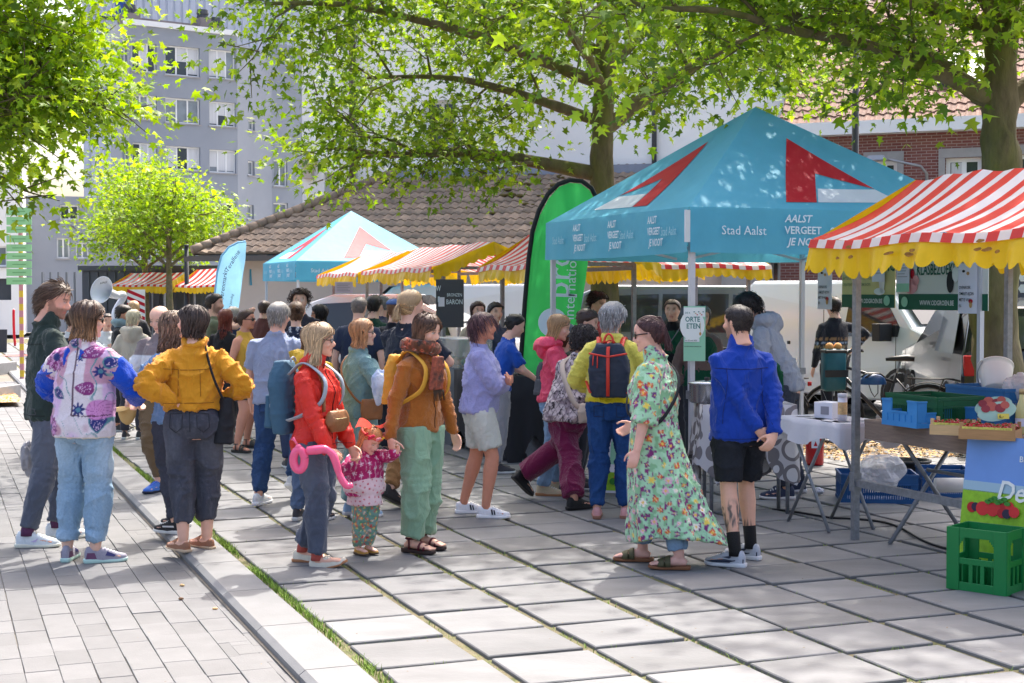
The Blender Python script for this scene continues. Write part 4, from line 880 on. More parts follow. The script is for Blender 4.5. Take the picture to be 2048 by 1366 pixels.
p = AT(1455,640,24.6); car('parked_minibus','dark minibus with long tinted windows and a bright roof edge behind the tent',(p.x,p.y,0),math.atan2(-.3,.95),M_csil,mpv,1.92,(-1.5,1.5),.33,[[(-2.15,1.1),(-2.05,1.68),(-1.0,1.72),(-1.0,1.1)],[(-.93,1.1),(-.93,1.72),(.15,1.72),(.15,1.1)],[(.22,1.1),(.22,1.71),(.75,1.68),(1.45,1.2),(1.4,1.1)]],{'screens': [(1.72,1.24,1.05,1.74)],'boxes': [((2.4,-.75,.85),(.12,.3,.2),M_head)]},'minibus')
p = AT(1585,650,26.5); car('parked_car','silver car with bright windscreen between the minibus and the white van',(p.x,p.y,0),math.atan2(-.92,.35),mat('car_bright',srgb(176,182,190),.22,metal=.4,coat=.6),[(-2.0,.3),(-2.05,.9),(-1.7,1.5),(-1.0,1.65),(.2,1.62),(.95,1.1),(1.8,.95),(2.0,.6),(1.95,.25),(-1.9,.25)],1.78,(-1.3,1.3),.32,[[(-1.5,1.0),(-1.2,1.5),(-.4,1.55),(-.4,1.0)],[(-.33,1.0),(-.33,1.55),(.2,1.52),(.8,1.1),(.8,1.0)]],{'screens': [(.98,1.12,.25,1.6)]})
p = AT(2088,720,16.2); cd = car('parked_car','dark car showing its rear and number plate at the right edge',(p.x + .1,p.y + 1.6,0),math.atan2(.97,.1),M_cdark,[(-2.05,.32),(-2.1,.85),(-2.0,1.1),(-1.75,1.58),(-1.2,1.68),(.2,1.66),(1.0,1.12),(1.9,.98),(2.1,.6),(2.0,.25),(-1.95,.25)],1.84,(-1.3,1.3),.34,[[(-1.5,1.05),(-1.3,1.52),(-.4,1.58),(-.4,1.05)]],{'screens': [(-2.0,1.12,-1.72,1.56)],'boxes': [((-2.07,.72,.95),(.08,.34,.22),M_red_l),((-2.07,-.72,.95),(.08,.34,.22),M_red_l),((-2.12,.0,.42),(.08,1.7,.22),M_blackp)]})
b = MB(); b.box((-2.115,.28,.70),(.02,.52,.12)); pl_ = b.build('number_plate',mat('plate_white',srgb(222,220,216),.5),cd); lettering(pl_,'1-D-55',frame((-2.128,.5,.665),(0,-1,0),(0,0,1)),.105,mat('plate_red',srgb(120,30,36),.6),.01)
p = AT(30,630,68.0); car('parked_car','dark navy hatchback parked far off at the left edge',(p.x,p.y,-.05),math.atan2(-.12,-.99),M_cblue,[(-2.0,.3),(-2.05,.9),(-1.85,1.45),(-1.3,1.6),(.3,1.55),(1.0,1.05),(1.8,.92),(2.0,.6),(1.95,.25),(-1.9,.25)],1.8,(-1.3,1.3),.33,[[(-1.6,1.0),(-1.35,1.45),(-.4,1.5),(-.4,1.0)],[(-.33,1.0),(-.33,1.5),(.3,1.46),(.85,1.05),(.85,1.0)]],{'screens': [(1.02,1.08,.35,1.52)],'boxes': [((-2.0,.75,1.0),(.1,.3,.2),M_red_l)]})

def bicycle(label,loc,rz,frame_m,tilt=0.0,parts=True):
 """local +x = front; wheel bottoms at z 0"""
 root = thing('bicycle',label,'bicycle',loc,rz); root.rotation_euler = (tilt,0,rz); wr = .34; Mx = Matrix.Rotation(R(90),3,'X')
 for x in (-.53,.53):
  b = MB(); n = 28; ring = [(x + wr * math.cos(a),0,wr + wr * math.sin(a)) for a in np.linspace(0,2 * math.pi,n + 1)]
  b.tube(ring,.02,6,cap=False); w = b.build('wheel',M_tyre,root,True)
  b = MB(); b.tube([(x + (wr - .03) * math.cos(a),0,wr + (wr - .03) * math.sin(a)) for a in np.linspace(0,2 * math.pi,n + 1)],.009,4,cap=False); b.build('rim',M_rim,w,True)
  b = MB();
  for k in range(16):
   a = 2 * math.pi * k / 16; b.bar((x,.02 * (-1) ** k,wr),(x + (wr - .03) * math.cos(a),0,wr + (wr - .03) * math.sin(a)),.003)
  b.tube([(x,-.05,wr),(x,.05,wr)],.025,8); b.build('spokes',M_rim,w)
 A_,S_,C_,Hd,Fk = Vector((-.53,0,wr)),Vector((-.18,0,.82)),Vector((-.05,0,.30)),Vector((.38,0,.88)),Vector((.53,0,wr))
 b = MB()
 for p,q,r_ in ((S_,C_,.017),(C_,Hd - Vector((-.03,0,.1)),.024),(S_.lerp(C_,.2),Hd,.018),(A_,C_,.012),(A_,S_.lerp(C_,.1),.01)): b.tube([p,q],r_,8)
 b.tube([Hd + Vector((-.03,0,.1)),Hd - Vector((-.03,0,.12)),Fk],[.02,.02,.014],8); b.build('frame',frame_m,root,True)
 b = MB(); b.tube([S_ + Vector((0,0,-.02)),S_ + Vector((-.04,0,.14))],.013,8); b.build('seat_post',M_rim,root,True)
 b = MB(); b.tube([(-.38,0,.985),(-.30,0,.995),(-.16,0,.985),(-.06,0,.975)],[(.03,.08),(.04,.085),(.03,.045),(.018,.02)],10); b.build('saddle',M_blackp,root,True)
 b = MB(); h = Hd + Vector((-.045,0,.15)); b.tube([Hd,h],.014,8); b.tube([h + Vector((-.14,-.29,.04)),h + Vector((-.02,-.2,.05)),h + Vector((.05,0,0)),h + Vector((-.02,.2,.05)),h + Vector((-.14,.29,.04))],.012,8); hb = b.build('handlebar',M_blackp,root,True)
 for s_ in (-1,1): b = MB(); b.tube([h + Vector((-.02,s_ * .2,.05)),h + Vector((.06,s_ * .22,.03)),h + Vector((.02,s_ * .3,.02))],.006,5); b.build('brake_lever',M_rim,hb,True)
 b = MB(); b.tube([(-.86,-.07,.76),(-.3,-.06,.76),(-.3,.06,.76),(-.86,.07,.76),(-.86,-.07,.76)],.008,6); b.tube([A_ + Vector((0,.07,0)),(-.7,.065,.76)],.007,6); b.tube([A_ + Vector((0,-.07,0)),(-.7,-.065,.76)],.007,6); b.tube([(-.6,-.065,.76),(-.6,.065,.76)],.006,5); b.tube([(-.45,-.065,.76),(-.45,.065,.76)],.006,5); b.build('luggage_rack',M_blackp,root,True)
 b = MB(); b.tube([(-.53 + .38 * math.cos(a),0,wr + .38 * math.sin(a)) for a in np.linspace(.6,2.9,12)],.02,6,flat=.3); b.build('mudguard',M_blackp,root,True)
 b = MB(); b.box((-.9,0,.70),(.03,.07,.05)); b.build('rear_light',M_red_l,root,bevel=.006)
 b = MB(); b.lathe([(.09,-.01),(.095,0),(.09,.01)],20,C_,Mx); b.tube([C_ + Vector((0,-.05,0)),C_ + Vector((.09,-.06,-.14)),C_ + Vector((.09,-.14,-.14))],.01,6); b.tube([C_ + Vector((0,.05,0)),C_ + Vector((-.09,.06,.14)),C_ + Vector((-.09,.14,.14))],.01,6); b.build('crank',M_rim,root)
 return root
p = AT(1612,790,15.8); bk1 = bicycle('black e-bike parked behind the apron man with red rear light',(p.x - .55,p.y + 1.4,0),math.atan2(.5,-.87) ,M_blackp)
p = AT(1760,760,16.8); bk2 = bicycle('black city bicycle leaning by the white van behind the crates',(p.x,p.y,0),math.atan2(.25,-.97),mat('bike_dark',srgb(44,44,50),.35),.06)
hp = AT(1742,752,16.55); hm = thing('bicycle_helmet','blue bicycle helmet hanging from the handlebar behind the crates','helmet',(hp.x,hp.y - .1,hp.z - .08),.3)
def helmet_shell(root,m,s=1.0):
 b = MB(); n,mm = 18,8; vs = []; fs = []
 for i in range(mm + 1):
  t = i / mm * math.pi * .52
  for k in range(n): a = 2 * math.pi * k / n; vs.append((.135 * s * math.sin(t) * math.cos(a) * 1.15,.105 * s * math.sin(t) * math.sin(a),.12 * s * math.cos(t)))
 for i in range(mm):
  for k in range(n): fs.append((i * n + k,i * n + (k + 1) % n,(i + 1) * n + (k + 1) % n,(i + 1) * n + k))
 b.add(vs,fs); b.build('shell',m,root,True)
 for k in range(5):
  b = MB(); y = -.06 + .03 * k; b.tube([(-.12 * s,y * s,.07 * s),(-.05 * s,y * s,.116 * s),(.05 * s,y * s,.116 * s),(.12 * s,y * s,.07 * s)],.008 * s,5); b.build('vent_rib',M_blackp,root,True)
 b = MB(); b.tube([(.0,-.1 * s,0),(.02,-.07 * s,-.1 * s),(.02,.0,-.15 * s),(.02,.07 * s,-.1 * s),(0,.1 * s,0)],.006,4); b.build('strap',M_blackp,root,True)
helmet_shell(hm,mat('helmet_blue',srgb(28,66,112),.35))
pn = AT(1667,745,16.72); pr = thing('pannier_bag','teal pannier bag hung beside the white tent pole','bag',(pn.x,pn.y,0),.2)
b = MB(); b.bbox(-.13,.13,-.08,.08,.62,1.10); b.build('bag',mat('pannier_teal',srgb(22,84,98),.5,var=.15,vscale=12,bump=.3,bscale=14),pr,True,bevel=.03); b = MB(); b.bbox(-.135,.135,-.086,.086,1.05,1.09); b.build('roll_top',M_blackp,pr,bevel=.01); b = MB(); b.bbox(-.135,.135,-.086,-.07,.78,.86); b.build('strap',M_blackp,pr)
b = MB(); b.tube([(0,.07,.95),(.06,.09,.99),(.1,.1,1.02)],.008,6); b.build('hanger',M_blackp,pr,True)
for k in range(2): b = MB(); b.sphere((-.05 + .1 * k,0,1.12),.05,9,6); b.build('bread_roll',mat('bread',srgb(206,150,92),.8,var=.2,vscale=30),pr,True)

TZ = .845
M_wood = mat('table_wood',srgb(134,116,104),.8,var=.25,vscale=6,stretch=(1,14,14),bump=.3,bscale=30)
M_cb = mat('crate_blue',srgb(40,104,160),.45,var=.08,vscale=10); M_cbl = mat('crate_light_blue',srgb(58,136,200),.45,var=.06,vscale=10); M_cg = mat('crate_green',srgb(24,92,56),.5,var=.08,vscale=10); M_bgrn = mat('bottle_crate_green',srgb(20,122,62),.4,var=.06,vscale=8)
tbl = thing('trestle_table','weathered plank trestle table carrying fruit crates under the near stall','table',S1(.35,.25,0),RZ_A)
for k in range(4):
 b = MB(); b.bbox(-.1,2.3,.02 + k * .2,.02 + k * .2 + .192,TZ - .032,TZ - .001 * (k % 2)); b.build('plank',M_wood,tbl)
b = MB(); b.bbox(-.06,2.3,-.005,.018,TZ - .13,TZ - .002); b.build('front_board',M_wood,tbl)
for x in (.12,1.35):
 for (y0,y1) in ((.08,.7),(.7,.08)):
  b = MB(); b.tube([(x + (.0 if y0 < y1 else .04),y0,0),(x + (.0 if y0 < y1 else .04),y1,TZ - .04)],.016,8); b.build('leg',M_galv,tbl,True)
b = MB(); b.tube([(.12,.39,.5),(1.39,.39,.5)],.013,8); b.build('stretcher',M_galv,tbl,True)
def crate(name,label,c,rz,L,Wd,Hh,m,notch=False,holes=True,group=None,cat='crate',tilt=0):
 """open plastic crate: rim, floor, four lattice walls"""
 root = thing(name,label,cat,c,rz,group); t = .008; b = MB(); b.bbox(-L / 2 + t,L / 2 - t,-Wd / 2 + t,Wd / 2 - t,.002,.012); b.build('floor',m,root)
 for k,(ax_,ln,of) in enumerate((('x',L,-Wd / 2),('x',L,Wd / 2),('y',Wd,-L / 2),('y',Wd,L / 2))):
  b = MB(); sg = 1 if of > 0 else -1
  def bb(s0,s1,z0,z1,tt=t,o_=0.0):
   a_,c_ = (of - sg * tt,of + sg * o_); a_,c_ = min(a_,c_),max(a_,c_)
   if ax_ == 'x': b.bbox(s0,s1,a_,c_,z0,z1)
   else: b.bbox(a_,c_,s0 + .0012,s1 - .0012,z0 + .0008,z1 - .0008)
  e = ln / 2; cn = .05
  bb(-e,e,0,.035,o_=.003)
  if notch and ax_ == 'y' or notch and k == 0:
   q = e * .45; bb(-e,-q,.035,Hh); bb(q,e,.035,Hh)
   bb(-q,q,.035,Hh * .55); bb(-q - .006,q + .006,Hh * .55,Hh * .55 + .012,o_=.005)
   bb(-e,-q,Hh,Hh + .012,o_=.006); bb(q,e,Hh,Hh + .012,o_=.006); n_ = max(2,int(ln / .06))
   for j in range(1,n_): bb(-e + j * ln / n_ - .004,-e + j * ln / n_ + .004,.036,Hh * .5,o_=.005)
  else:
   bb(-e,e,Hh - .022,Hh,o_=.006); bb(-e,-e + cn,.035,Hh - .022); bb(e - cn,e,.035,Hh - .022); bb(-e,e,Hh * .62,Hh * .62 + .012,o_=.004)
   n_ = max(3,int(ln / .022))
   if holes:
    for j in range(n_): s_ = -e + cn + (ln - 2 * cn) * (j + .25) / n_; bb(s_,s_ + (ln - 2 * cn) / n_ * .5,.035,Hh * .62)
    bb(-e + cn,e - cn,Hh * .62 + .012,Hh - .022,tt=t * .6)
   else: bb(-e + cn,e - cn,.035,Hh - .022,tt=t * .6)
  b.build('side',m,root)
 if tilt: root.rotation_euler = (tilt,0,rz)
 return root
def onT(px,py,z=TZ): return G(px,py,z)
CR = RZ_A
c = S1(.78,.98,TZ); crate('plastic_crate','blue plastic crate at the back left of the table holding a white bucket',c,CR,.60,.40,.25,M_cb)
c = S1(.72,.50,TZ); crate('plastic_crate','dark green plastic crate in the middle of the fruit table',c,CR,.56,.38,.20,M_cg)
c = S1(.95,.34,TZ); crate('plastic_crate','bright light blue notched crate at the front of the fruit table',S1(.80,.28,TZ) + DB * .02,CR,.38,.28,.165,M_cbl,notch=True,holes=False)
crate('plastic_crate','blue notched crate with a fruit sign at the back right of the table',S1(1.28,.62,TZ),CR,.40,.3,.13,M_cb,notch=True,holes=False)
bk = thing('bucket','white plastic bucket lying tilted in the blue crate','bucket',S1(.80,.95,TZ + .22),0); bk.rotation_euler = (R(-28),R(24),.4)
b = MB(); b.lathe([(.085,0),(.09,.005),(.115,.16),(.118,.19),(.122,.19),(.122,.2),(.108,.2),(.08,.012)],24); b.build('body',mat('bucket_white',srgb(224,224,220),.4),bk,True); b = MB(); b.tube([(.122 * math.cos(a),.122 * math.sin(a),.18 - .09 * math.sin(a)) for a in np.linspace(0,math.pi,12)],.004,5); b.build('handle',M_rim,bk,True)
M_bag = mat('clear_bag',srgb(214,216,220),.25,alpha=.55,bump=.8,bscale=18,spec=.6)
def crumple(name,label,c,r,m,sc=(1,1,.8),seed=1,cat='bag'):
 bm = bmesh.new(); bmesh.ops.create_icosphere(bm,subdivisions=4,radius=1)
 P = np.array([tuple(v_.co) for v_ in bm.verts]); d = .75 + .5 * vnoise(P * 2.1 + seed,seed) + .22 * np.abs(vnoise(P * 5 + seed,seed + 1) - .5); P = P * d[:,None] * r * np.array(sc); P[:,2] -= P[:,2].min()
 for v_,q in zip(bm.verts,P): v_.co = q
 me = bpy.data.meshes.new(name); bm.to_mesh(me); bm.free(); me.materials.append(m); o = link(name,me); o.location = c; return tag(o,label,cat)
bx = thing('clear_box','clear plastic box with bags at the back of the fruit table','box',S1(1.12,.98,TZ),CR); b = MB()
M_cbx = mat('clear_plastic',srgb(222,222,226),.2,alpha=.5,spec=.6)
for a in ((-.24,.24,-.16,-.155),(-.24,.24,.155,.16),(-.24,-.235,-.16,.16),(.235,.24,-.16,.16)): b.bbox(*a,0,.13)
b.bbox(-.24,.24,-.16,.16,0,.004); b.build('tub',M_cbx,bx); b = MB(); b.bbox(-.25,.25,-.17,.17,.125,.135); b.build('rim',M_cbx,bx)
crumple('plastic_bag','crumpled clear plastic bag on the clear box',S1(1.02,.98,TZ + .12),.11,M_bag,(1.1,.9,1.1),3); crumple('bread_bag','bagged round loaf beside the crumpled clear bag',S1(1.2,.97,TZ + .12),.085,mat('bread_bag',srgb(206,178,138),.5,var=.2,vscale=20),(1.2,1,.9),5,'bread')
M_sign = mat('fruit_sign',srgb(170,206,190),.6)
def fruit_sign(c,rz,label):
 root = thing('fruit_sign',label,'sign',c,rz); root.rotation_euler = (R(-12),0,rz); b = MB(); b.prism([(.12 * math.cos(a),0,.06 + .06 * math.sin(a) + .02 * math.cos(a)) for a in np.linspace(0,2 * math.pi,22)[:-1]],(0,.004,0)); b.build('card',M_sign,root)
 for k,(x,z,r_) in enumerate(((-.03,.09,.035),(.02,.08,.033),(.05,.10,.028),(-.07,.075,.028))): b = MB(); b.prism([(x + r_ * math.cos(a),-.002 - .0015 * k,z + r_ * .85 * math.sin(a)) for a in np.linspace(0,2 * math.pi,14)[:-1]],(0,.0012,0)); b.build('print',mat('print_cherry%d' % (k % 2),[srgb(190,96,84),srgb(150,56,66)][k % 2],.6),root)
 b = MB(); b.bbox(-.0,.07,-.010,-.008,.012,.045); y_ = b.build('price_tag',mat('tag_yellow',srgb(232,214,96),.7),root); lettering(y_,'6,-',frame((.008,-.0115,.018),(1,0,0),(0,0,1)),.028,M_black)
FR = AX - R(24)
fruit_sign(S1(1.30,.52,TZ + .10),FR,'oval pale green fruit sign in the blue crate'); fruit_sign(S1(1.55,.34,TZ + .09),FR,'oval pale green fruit sign behind the strawberries')
M_lid = mat('jar_lid',srgb(206,206,214),.4); M_jam = mat('jam',srgb(120,16,22),.15,spec=.7); M_lbl = mat('jar_label',srgb(214,210,226),.7)
def jar(c,label,lid,jm,h=.09,r=.032):
 root = thing('jam_jar',label,'jar',c,0,'jars on the fruit table'); b = MB(); b.lathe([(r * .9,0),(r,.006),(r,h * .78),(r * .86,h * .86)],18); b.build('glass',jm,root,True); b = MB(); b.lathe([(r * .92,h * .86),(r * .95,h),(r * .88,h * 1.01)],18); b.build('lid',lid,root,True); b = MB(); b.lathe([(r + .001,h * .2),(r + .001,h * .6)],18,cap=False); b.build('paper_label',M_lbl,root,True)
M_gold = mat('lid_gold',srgb(180,160,120),.4,metal=.5)
jar(onT(1853,853),'red jam jar with a gold lid left of the strawberry boxes',M_gold,M_jam)
jar(onT(1866,848),'jar with white lid just behind the red jam jar',M_lid,M_jam); jar(onT(1884,842),'white lidded jar behind the first strawberry box',M_lid,M_jam,.1); jar(onT(1908,840),'white lidded jar in the middle of the row behind the strawberries',M_lid,M_jam,.1,.036); jar(onT(1930,838),'white lidded jar at the right end of the row behind the strawberries',M_lid,M_jam,.1,.036)
M_ply = mat('crate_wood',srgb(206,172,126),.8,var=.15,vscale=10,stretch=(1,10,10)); M_ply2 = mat('crate_wood_dark',srgb(170,130,88),.8,var=.18,vscale=10,stretch=(1,10,10)); M_straw = mat('strawberry',srgb(176,22,30),.3,var=.2,vscale=80,spec=.5); M_leaf0 = mat('straw_leaf',srgb(78,128,48),.7)
def straw_box(c,rz,label,L,Wd,m,seed):
 rr = random.Random(seed); root = thing('strawberry_box',label,'box',c,rz); b = MB(); b.bbox(-L / 2,L / 2,-Wd / 2,Wd / 2,0,.006); b.build('bottom',m,root); H_ = .062
 for a in ((-L / 2,L / 2,-Wd / 2,-Wd / 2 + .004),(-L / 2,L / 2,Wd / 2 - .004,Wd / 2),(-L / 2,-L / 2 + .004,-Wd / 2 + .0045,Wd / 2 - .0045),(L / 2 - .004,L / 2,-Wd / 2 + .0045,Wd / 2 - .0045)): b = MB(); b.bbox(*a,.006,H_); b.build('slat',m,root)
 for x in (-1,1):
  for y in (-1,1): b = MB(); b.bbox(x * L / 2 - (.024 if x > 0 else -.0045),x * L / 2 - (.0045 if x > 0 else -.024),y * Wd / 2 - (.024 if y > 0 else -.0045),y * Wd / 2 - (.0045 if y > 0 else -.024),.006,.10); b.build('corner_post',m,root)
 b = MB(); b.bbox(-L / 2 + .02,L / 2 - .02,-Wd / 2 + .004,-Wd / 2 + .006,H_ - .004,H_ + .014); b.build('paper_trim',mat('trim_print',srgb(196,190,92),.7,var=.5,vscale=60),root)
 fruit = []
 for i in range(int(L / .034)):
  for j in range(int(Wd / .036)):
   c_ = (-L / 2 + .03 + i * .034 + rr.uniform(-.004,.004),-Wd / 2 + .03 + j * .036 + rr.uniform(-.004,.004),H_ + rr.uniform(-.002,.012)); b = MB(); M_ = Matrix.Rotation(rr.uniform(-1,1),3,'X') @ Matrix.Rotation(rr.uniform(-1,1),3,'Y')
   b.lathe([(.003,-.02),(.013,-.01),(.018,.004),(.014,.014),(.004,.017)],9,c_,M_); s_ = b.build('strawberry',M_straw,root,True)
   if rr.random() < .45: b = MB(); [b.add([Vector(c_) + M_ @ Vector((0,0,.018)),Vector(c_) + M_ @ Vector((.012 * math.cos(a),.012 * math.sin(a),.022)),Vector(c_) + M_ @ Vector((.018 * math.cos(a + .5),.018 * math.sin(a + .5),.012))],[(0,1,2)]) for a in np.linspace(0,6.28,6)[:-1]]; b.build('leaf',M_leaf0,s_)
straw_box(S1(1.38,.16,TZ),CR + R(40),'pale wooden box of strawberries with corner posts beside the jam jar',.28,.19,M_ply,1)
straw_box(S1(1.68,.18,TZ),CR + R(40),'brown wooden box of strawberries at the right of the fruit table',.33,.23,M_ply2,2)
bt = thing('juice_bottle','tall bottle of cloudy yellow juice at the right edge','bottle',onT(2043,868),0); b = MB(); b.lathe([(.034,0),(.038,.008),(.038,.16),(.016,.22),(.015,.26)],18); b.build('glass',mat('juice',srgb(206,196,132),.15,spec=.6),bt,True); b = MB(); b.lathe([(.018,.25),(.018,.28),(.015,.283)],14); b.build('cap',M_gold,bt,True); b = MB(); b.lathe([(.0388,.05),(.0388,.1)],18,cap=False); b.build('paper_label',M_lbl,bt,True)
crate('storage_crate','blue crate with plastic bags under the table behind the stall post',G(1752,1000),CR + R(62),.62,.42,.24,mat('crate_deep_blue',srgb(26,78,130),.5,var=.1,vscale=8))
crate('storage_crate','blue crate with a paper roll under the table beside the fruit board',G(1885,990),CR + R(62),.40,.36,.24,MATS['crate_deep_blue'])
crumple('plastic_bag','crumpled translucent bag heaped in the blue crate under the table',G(1758,985,.16),.15,M_bag,(1.2,.9,.9),8)
pr_ = thing('paper_roll','thick white paper roll lying on the blue crate under the table','roll',G(1900,985,.24),RZ_A + 1.2); b = MB(); b.lathe([(.02,-.11),(.055,-.11),(.055,.11),(.02,.11)],20,(0,0,.055),Matrix.Rotation(R(90),3,'Y')); b.build('roll',mat('roll_paper',srgb(206,206,204),.8),pr_,True)
tb = thing('black_tub','round black tub between the two blue crates under the table','tub',G(1815,975),0); b = MB(); b.lathe([(.15,0),(.19,.22),(.205,.23),(.205,.25),(.185,.25),(.15,.03)],24); b.build('tub',M_blackp,tb,True)
bo = S1(1.62,-.02,.0); bx_,patch,text,disc,MBd = board('fruit_board','printed board with sky, meadow and berries leaning on the near stall','sign',AT(1913,1090,8.95) .xy.to_3d() + Vector((0,0,.03)),(.62,-.78,0),.86,.84,mat('board_sky',srgb(112,152,216),.5,var=.12,vscale=2),t=.012,updir=(.10,.08,1))
def grad(y0,y1,m,n=1): patch(.0,y0,.86,y1 - y0,m)
grad(.50,.56,mat('board_haze',srgb(160,190,206),.5)); grad(.0,.505,mat('board_meadow',srgb(142,190,44),.55,var=.22,vscale=22));
text('De S',.235,.465,.165,M_pwhite,.016,.25,xs=.95,dz=.012); text('BIOLOGISCH',.37,.70,.05,M_pwhite,.01,dz=.008); text('EEN UITGEBREID',.145,.265,.052,M_pwhite,.012,dz=.008)
text('W',.47,.06,.07,M_black,.01,.2,dz=.008)
for k,(x,y,r_) in enumerate(((.075,.40,.034),(.10,.405,.028),(.15,.40,.045),(.22,.40,.043),(.265,.41,.035),(.30,.425,.03),(.285,.385,.03),(.335,.43,.03),(.32,.385,.03),(.37,.40,.035))):
 disc(x,y,r_,r_ * .95,mat(['p_cherry','p_straw','p_black'][0 if k in (0,5,6) else 2 if k in (1,8) else 1],[srgb(176,20,30),srgb(206,40,44),srgb(40,30,60)][0 if k in (0,5,6) else 2 if k in (1,8) else 1],.4),dz=.005 + .0012 * k)
for k in range(7): disc(.19 + .022 * k,.445 + .012 * (k % 3),.022,.013,mat('p_leaf',srgb(52,130,42),.5),dz=.019)
gc = thing('bottle_crate','green plastic bottle crate standing before the fruit board','crate',G(1972,1178),R(-42)); Lc,Wc,Hc = .36,.27,.365
for k,(ax_,ln,of) in enumerate((('x',Lc,-Wc / 2),('x',Lc,Wc / 2),('y',Wc,-Lc / 2),('y',Wc,Lc / 2))):
 b = MB(); sg = 1 if of > 0 else -1; e = ln / 2; t = .009
 def bb(s0,s1,z0,z1,o_=0.0):
  a_,c_ = sorted((of - sg * t,of + sg * o_))
  if ax_ == 'x': b.bbox(s0,s1,a_,c_,z0,z1)
  else: b.bbox(a_,c_,s0 + .0012,s1 - .0012,z0 + .0008,z1 - .0008)
 w = .075 if ax_ == 'x' else .05
 bb(-e,-e + w,0,Hc,.004); bb(e - w,e,0,Hc,.004); bb(-e + w,e - w,Hc - .055,Hc); bb(-e + w,e - w,.0,.05); bb(-e + w,e - w,.155,.19)
 for q in range(1,3): s_ = -e + w + (ln - 2 * w) * q / 3; bb(s_ - .012,s_ + .012,.05,.155)
 for sx in (-1,1):
  for q in range(4): a0 = q / 4; bb(*sorted((sx * (e - w),sx * (e - w - .03 * (1 - a0) ** 1.5))),Hc - .055 - .012 * (q + 1),Hc - .055 - .012 * q)
 b.build('side',M_bgrn,gc,bevel=.0015)
b = MB(); b.bbox(-Lc / 2 + .01,Lc / 2 - .01,-Wc / 2 + .01,Wc / 2 - .01,.004,.014); b.build('floor',M_bgrn,gc)
for q in range(1,4): b = MB(); x = -Lc / 2 + Lc * q / 4; b.bbox(x - .003,x + .003,-Wc / 2 + .011,Wc / 2 - .011,.014,.15); b.build('divider',M_bgrn,gc)
b = MB(); b.bbox(-Lc / 2 + .011,Lc / 2 - .011,-.003,.003,.0145,.149); b.build('divider',M_bgrn,gc)
pts = catmull([G(x,y,.008) for x,y in ((1545,1018),(1600,1025),(1660,1035),(1700,1037),(1760,1043),(1800,1055),(1840,1078),(1875,1092),(1930,1106))],5); b = MB(); b.tube(pts,.0085,6); tag(b.build('power_cable',M_blackp,None,True),'black power cable winding over the slabs under the near stall','cable')
fe = thing('fire_extinguisher','red cylinder with a white emblem label beside the cloth covered table','extinguisher',G(1629,930),0); b = MB(); b.lathe([(.075,0),(.09,.012),(.092,.03),(.092,.31),(.085,.345),(.06,.365),(.03,.372)],22); b.build('cylinder',mat('extinguisher_red',srgb(176,18,24),.25,coat=.5),fe,True); b = MB(); b.bbox(-.05,.03,-.0955,-.0935,.18,.28); lb = b.build('label_card',M_sheet,fe); b = MB(); b.prism([(-.03,-.0965,.2),(.01,-.0965,.2),(-.01,-.0965,.25)],(0,-.001,0)); b.build('mark',M_tred,lb); b = MB(); b.tube([(0,0,.37),(0,0,.42),(.05,0,.43)],.012,8); b.build('valve',M_blackp,fe,True)
def drape(root,x0,x1,y0,y1,z,drop,m,seed=1,name='tablecloth',wav=.03):
 n = 40; b = MB(); per = []
 for k in range(n):
  t = k / n * 4; q = int(t); f = t - q; per.append([(x0 + (x1 - x0) * f,y0),(x1,y0 + (y1 - y0) * f),(x1 - (x1 - x0) * f,y1),(x0,y1 - (y1 - y0) * f)][q])
 cx,cy = (x0 + x1) / 2,(y0 + y1) / 2; vs = [(cx,cy,z)];
 for lv in range(6):
  for k,(x,y) in enumerate(per):
   t = max(0,lv - 1) / 4; d = Vector((x - cx,y - cy,0)); d.normalize(); w = wav * t * math.sin(k * 1.9 + seed) + .03 * t; dd = drop * (1 + .25 * math.sin(k * .9 + seed * 2)); f = .7 if lv == 0 else 1.0
   vs.append((cx + (x - cx) * f + d.x * w,cy + (y - cy) * f + d.y * w,z - (dd * t if lv > 0 else 0)))
 fs = [(0,1 + k,1 + (k + 1) % n) for k in range(n)]
 for lv in range(5):
  for k in range(n): fs.append((1 + lv * n + k,1 + lv * n + (k + 1) % n,1 + (lv + 1) * n + (k + 1) % n,1 + (lv + 1) * n + k))
 b.add(vs,fs); return b.build(name,m,root,True)
M_clothw = cloth_mat('cloth_white',srgb(208,208,216),.8,.15,bump=.3,bscale=10)
ct = thing('side_table','small folding table under a white cloth left of the stall post','table',S1(-.20,.42,0),RZ_A); drape(ct,-.52,.3,-.25,.22,.80,.15,M_clothw,2)
for (x0,x1) in ((-.45,.1),(.1,-.45)):
 for y in (-.2,.18): b = MB(); b.tube([(x0,y,0),(x1,y,.79)],.013,8); b.build('leg',M_galv,ct,True)
bx = thing('cardboard_box','small white carton on the white clothed side table','box',S1(-.36,.38,.803),RZ_A + .4); b = MB(); b.bbox(-.08,.08,-.07,.07,0,.12); b.build('carton',M_sheet,bx,bevel=.003); b = MB(); b.prism([(-.02,-.0715,.03),(.05,-.0715,.03),(.05,-.0715,.09),(-.02,-.0715,.09)],(0,-.001,0)); b.build('sticker',MATS['print_grey'],bx)
tu = thing('tall_tin','tall white printed tube beside the small carton','tin',S1(-.18,.38,.803),.3); b = MB(); b.lathe([(.034,0),(.034,.165)],18); b.build('tube',M_sheet,tu,True); b = MB(); b.lathe([(.036,.165),(.036,.19),(.032,.193)],18); b.build('lid',M_lid,tu,True); b = MB(); b.lathe([(.0347,.04),(.0347,.13)],18,cap=False); b.build('paper_label',mat('tin_print',srgb(206,170,120),.6,var=.4,vscale=50),tu,True)
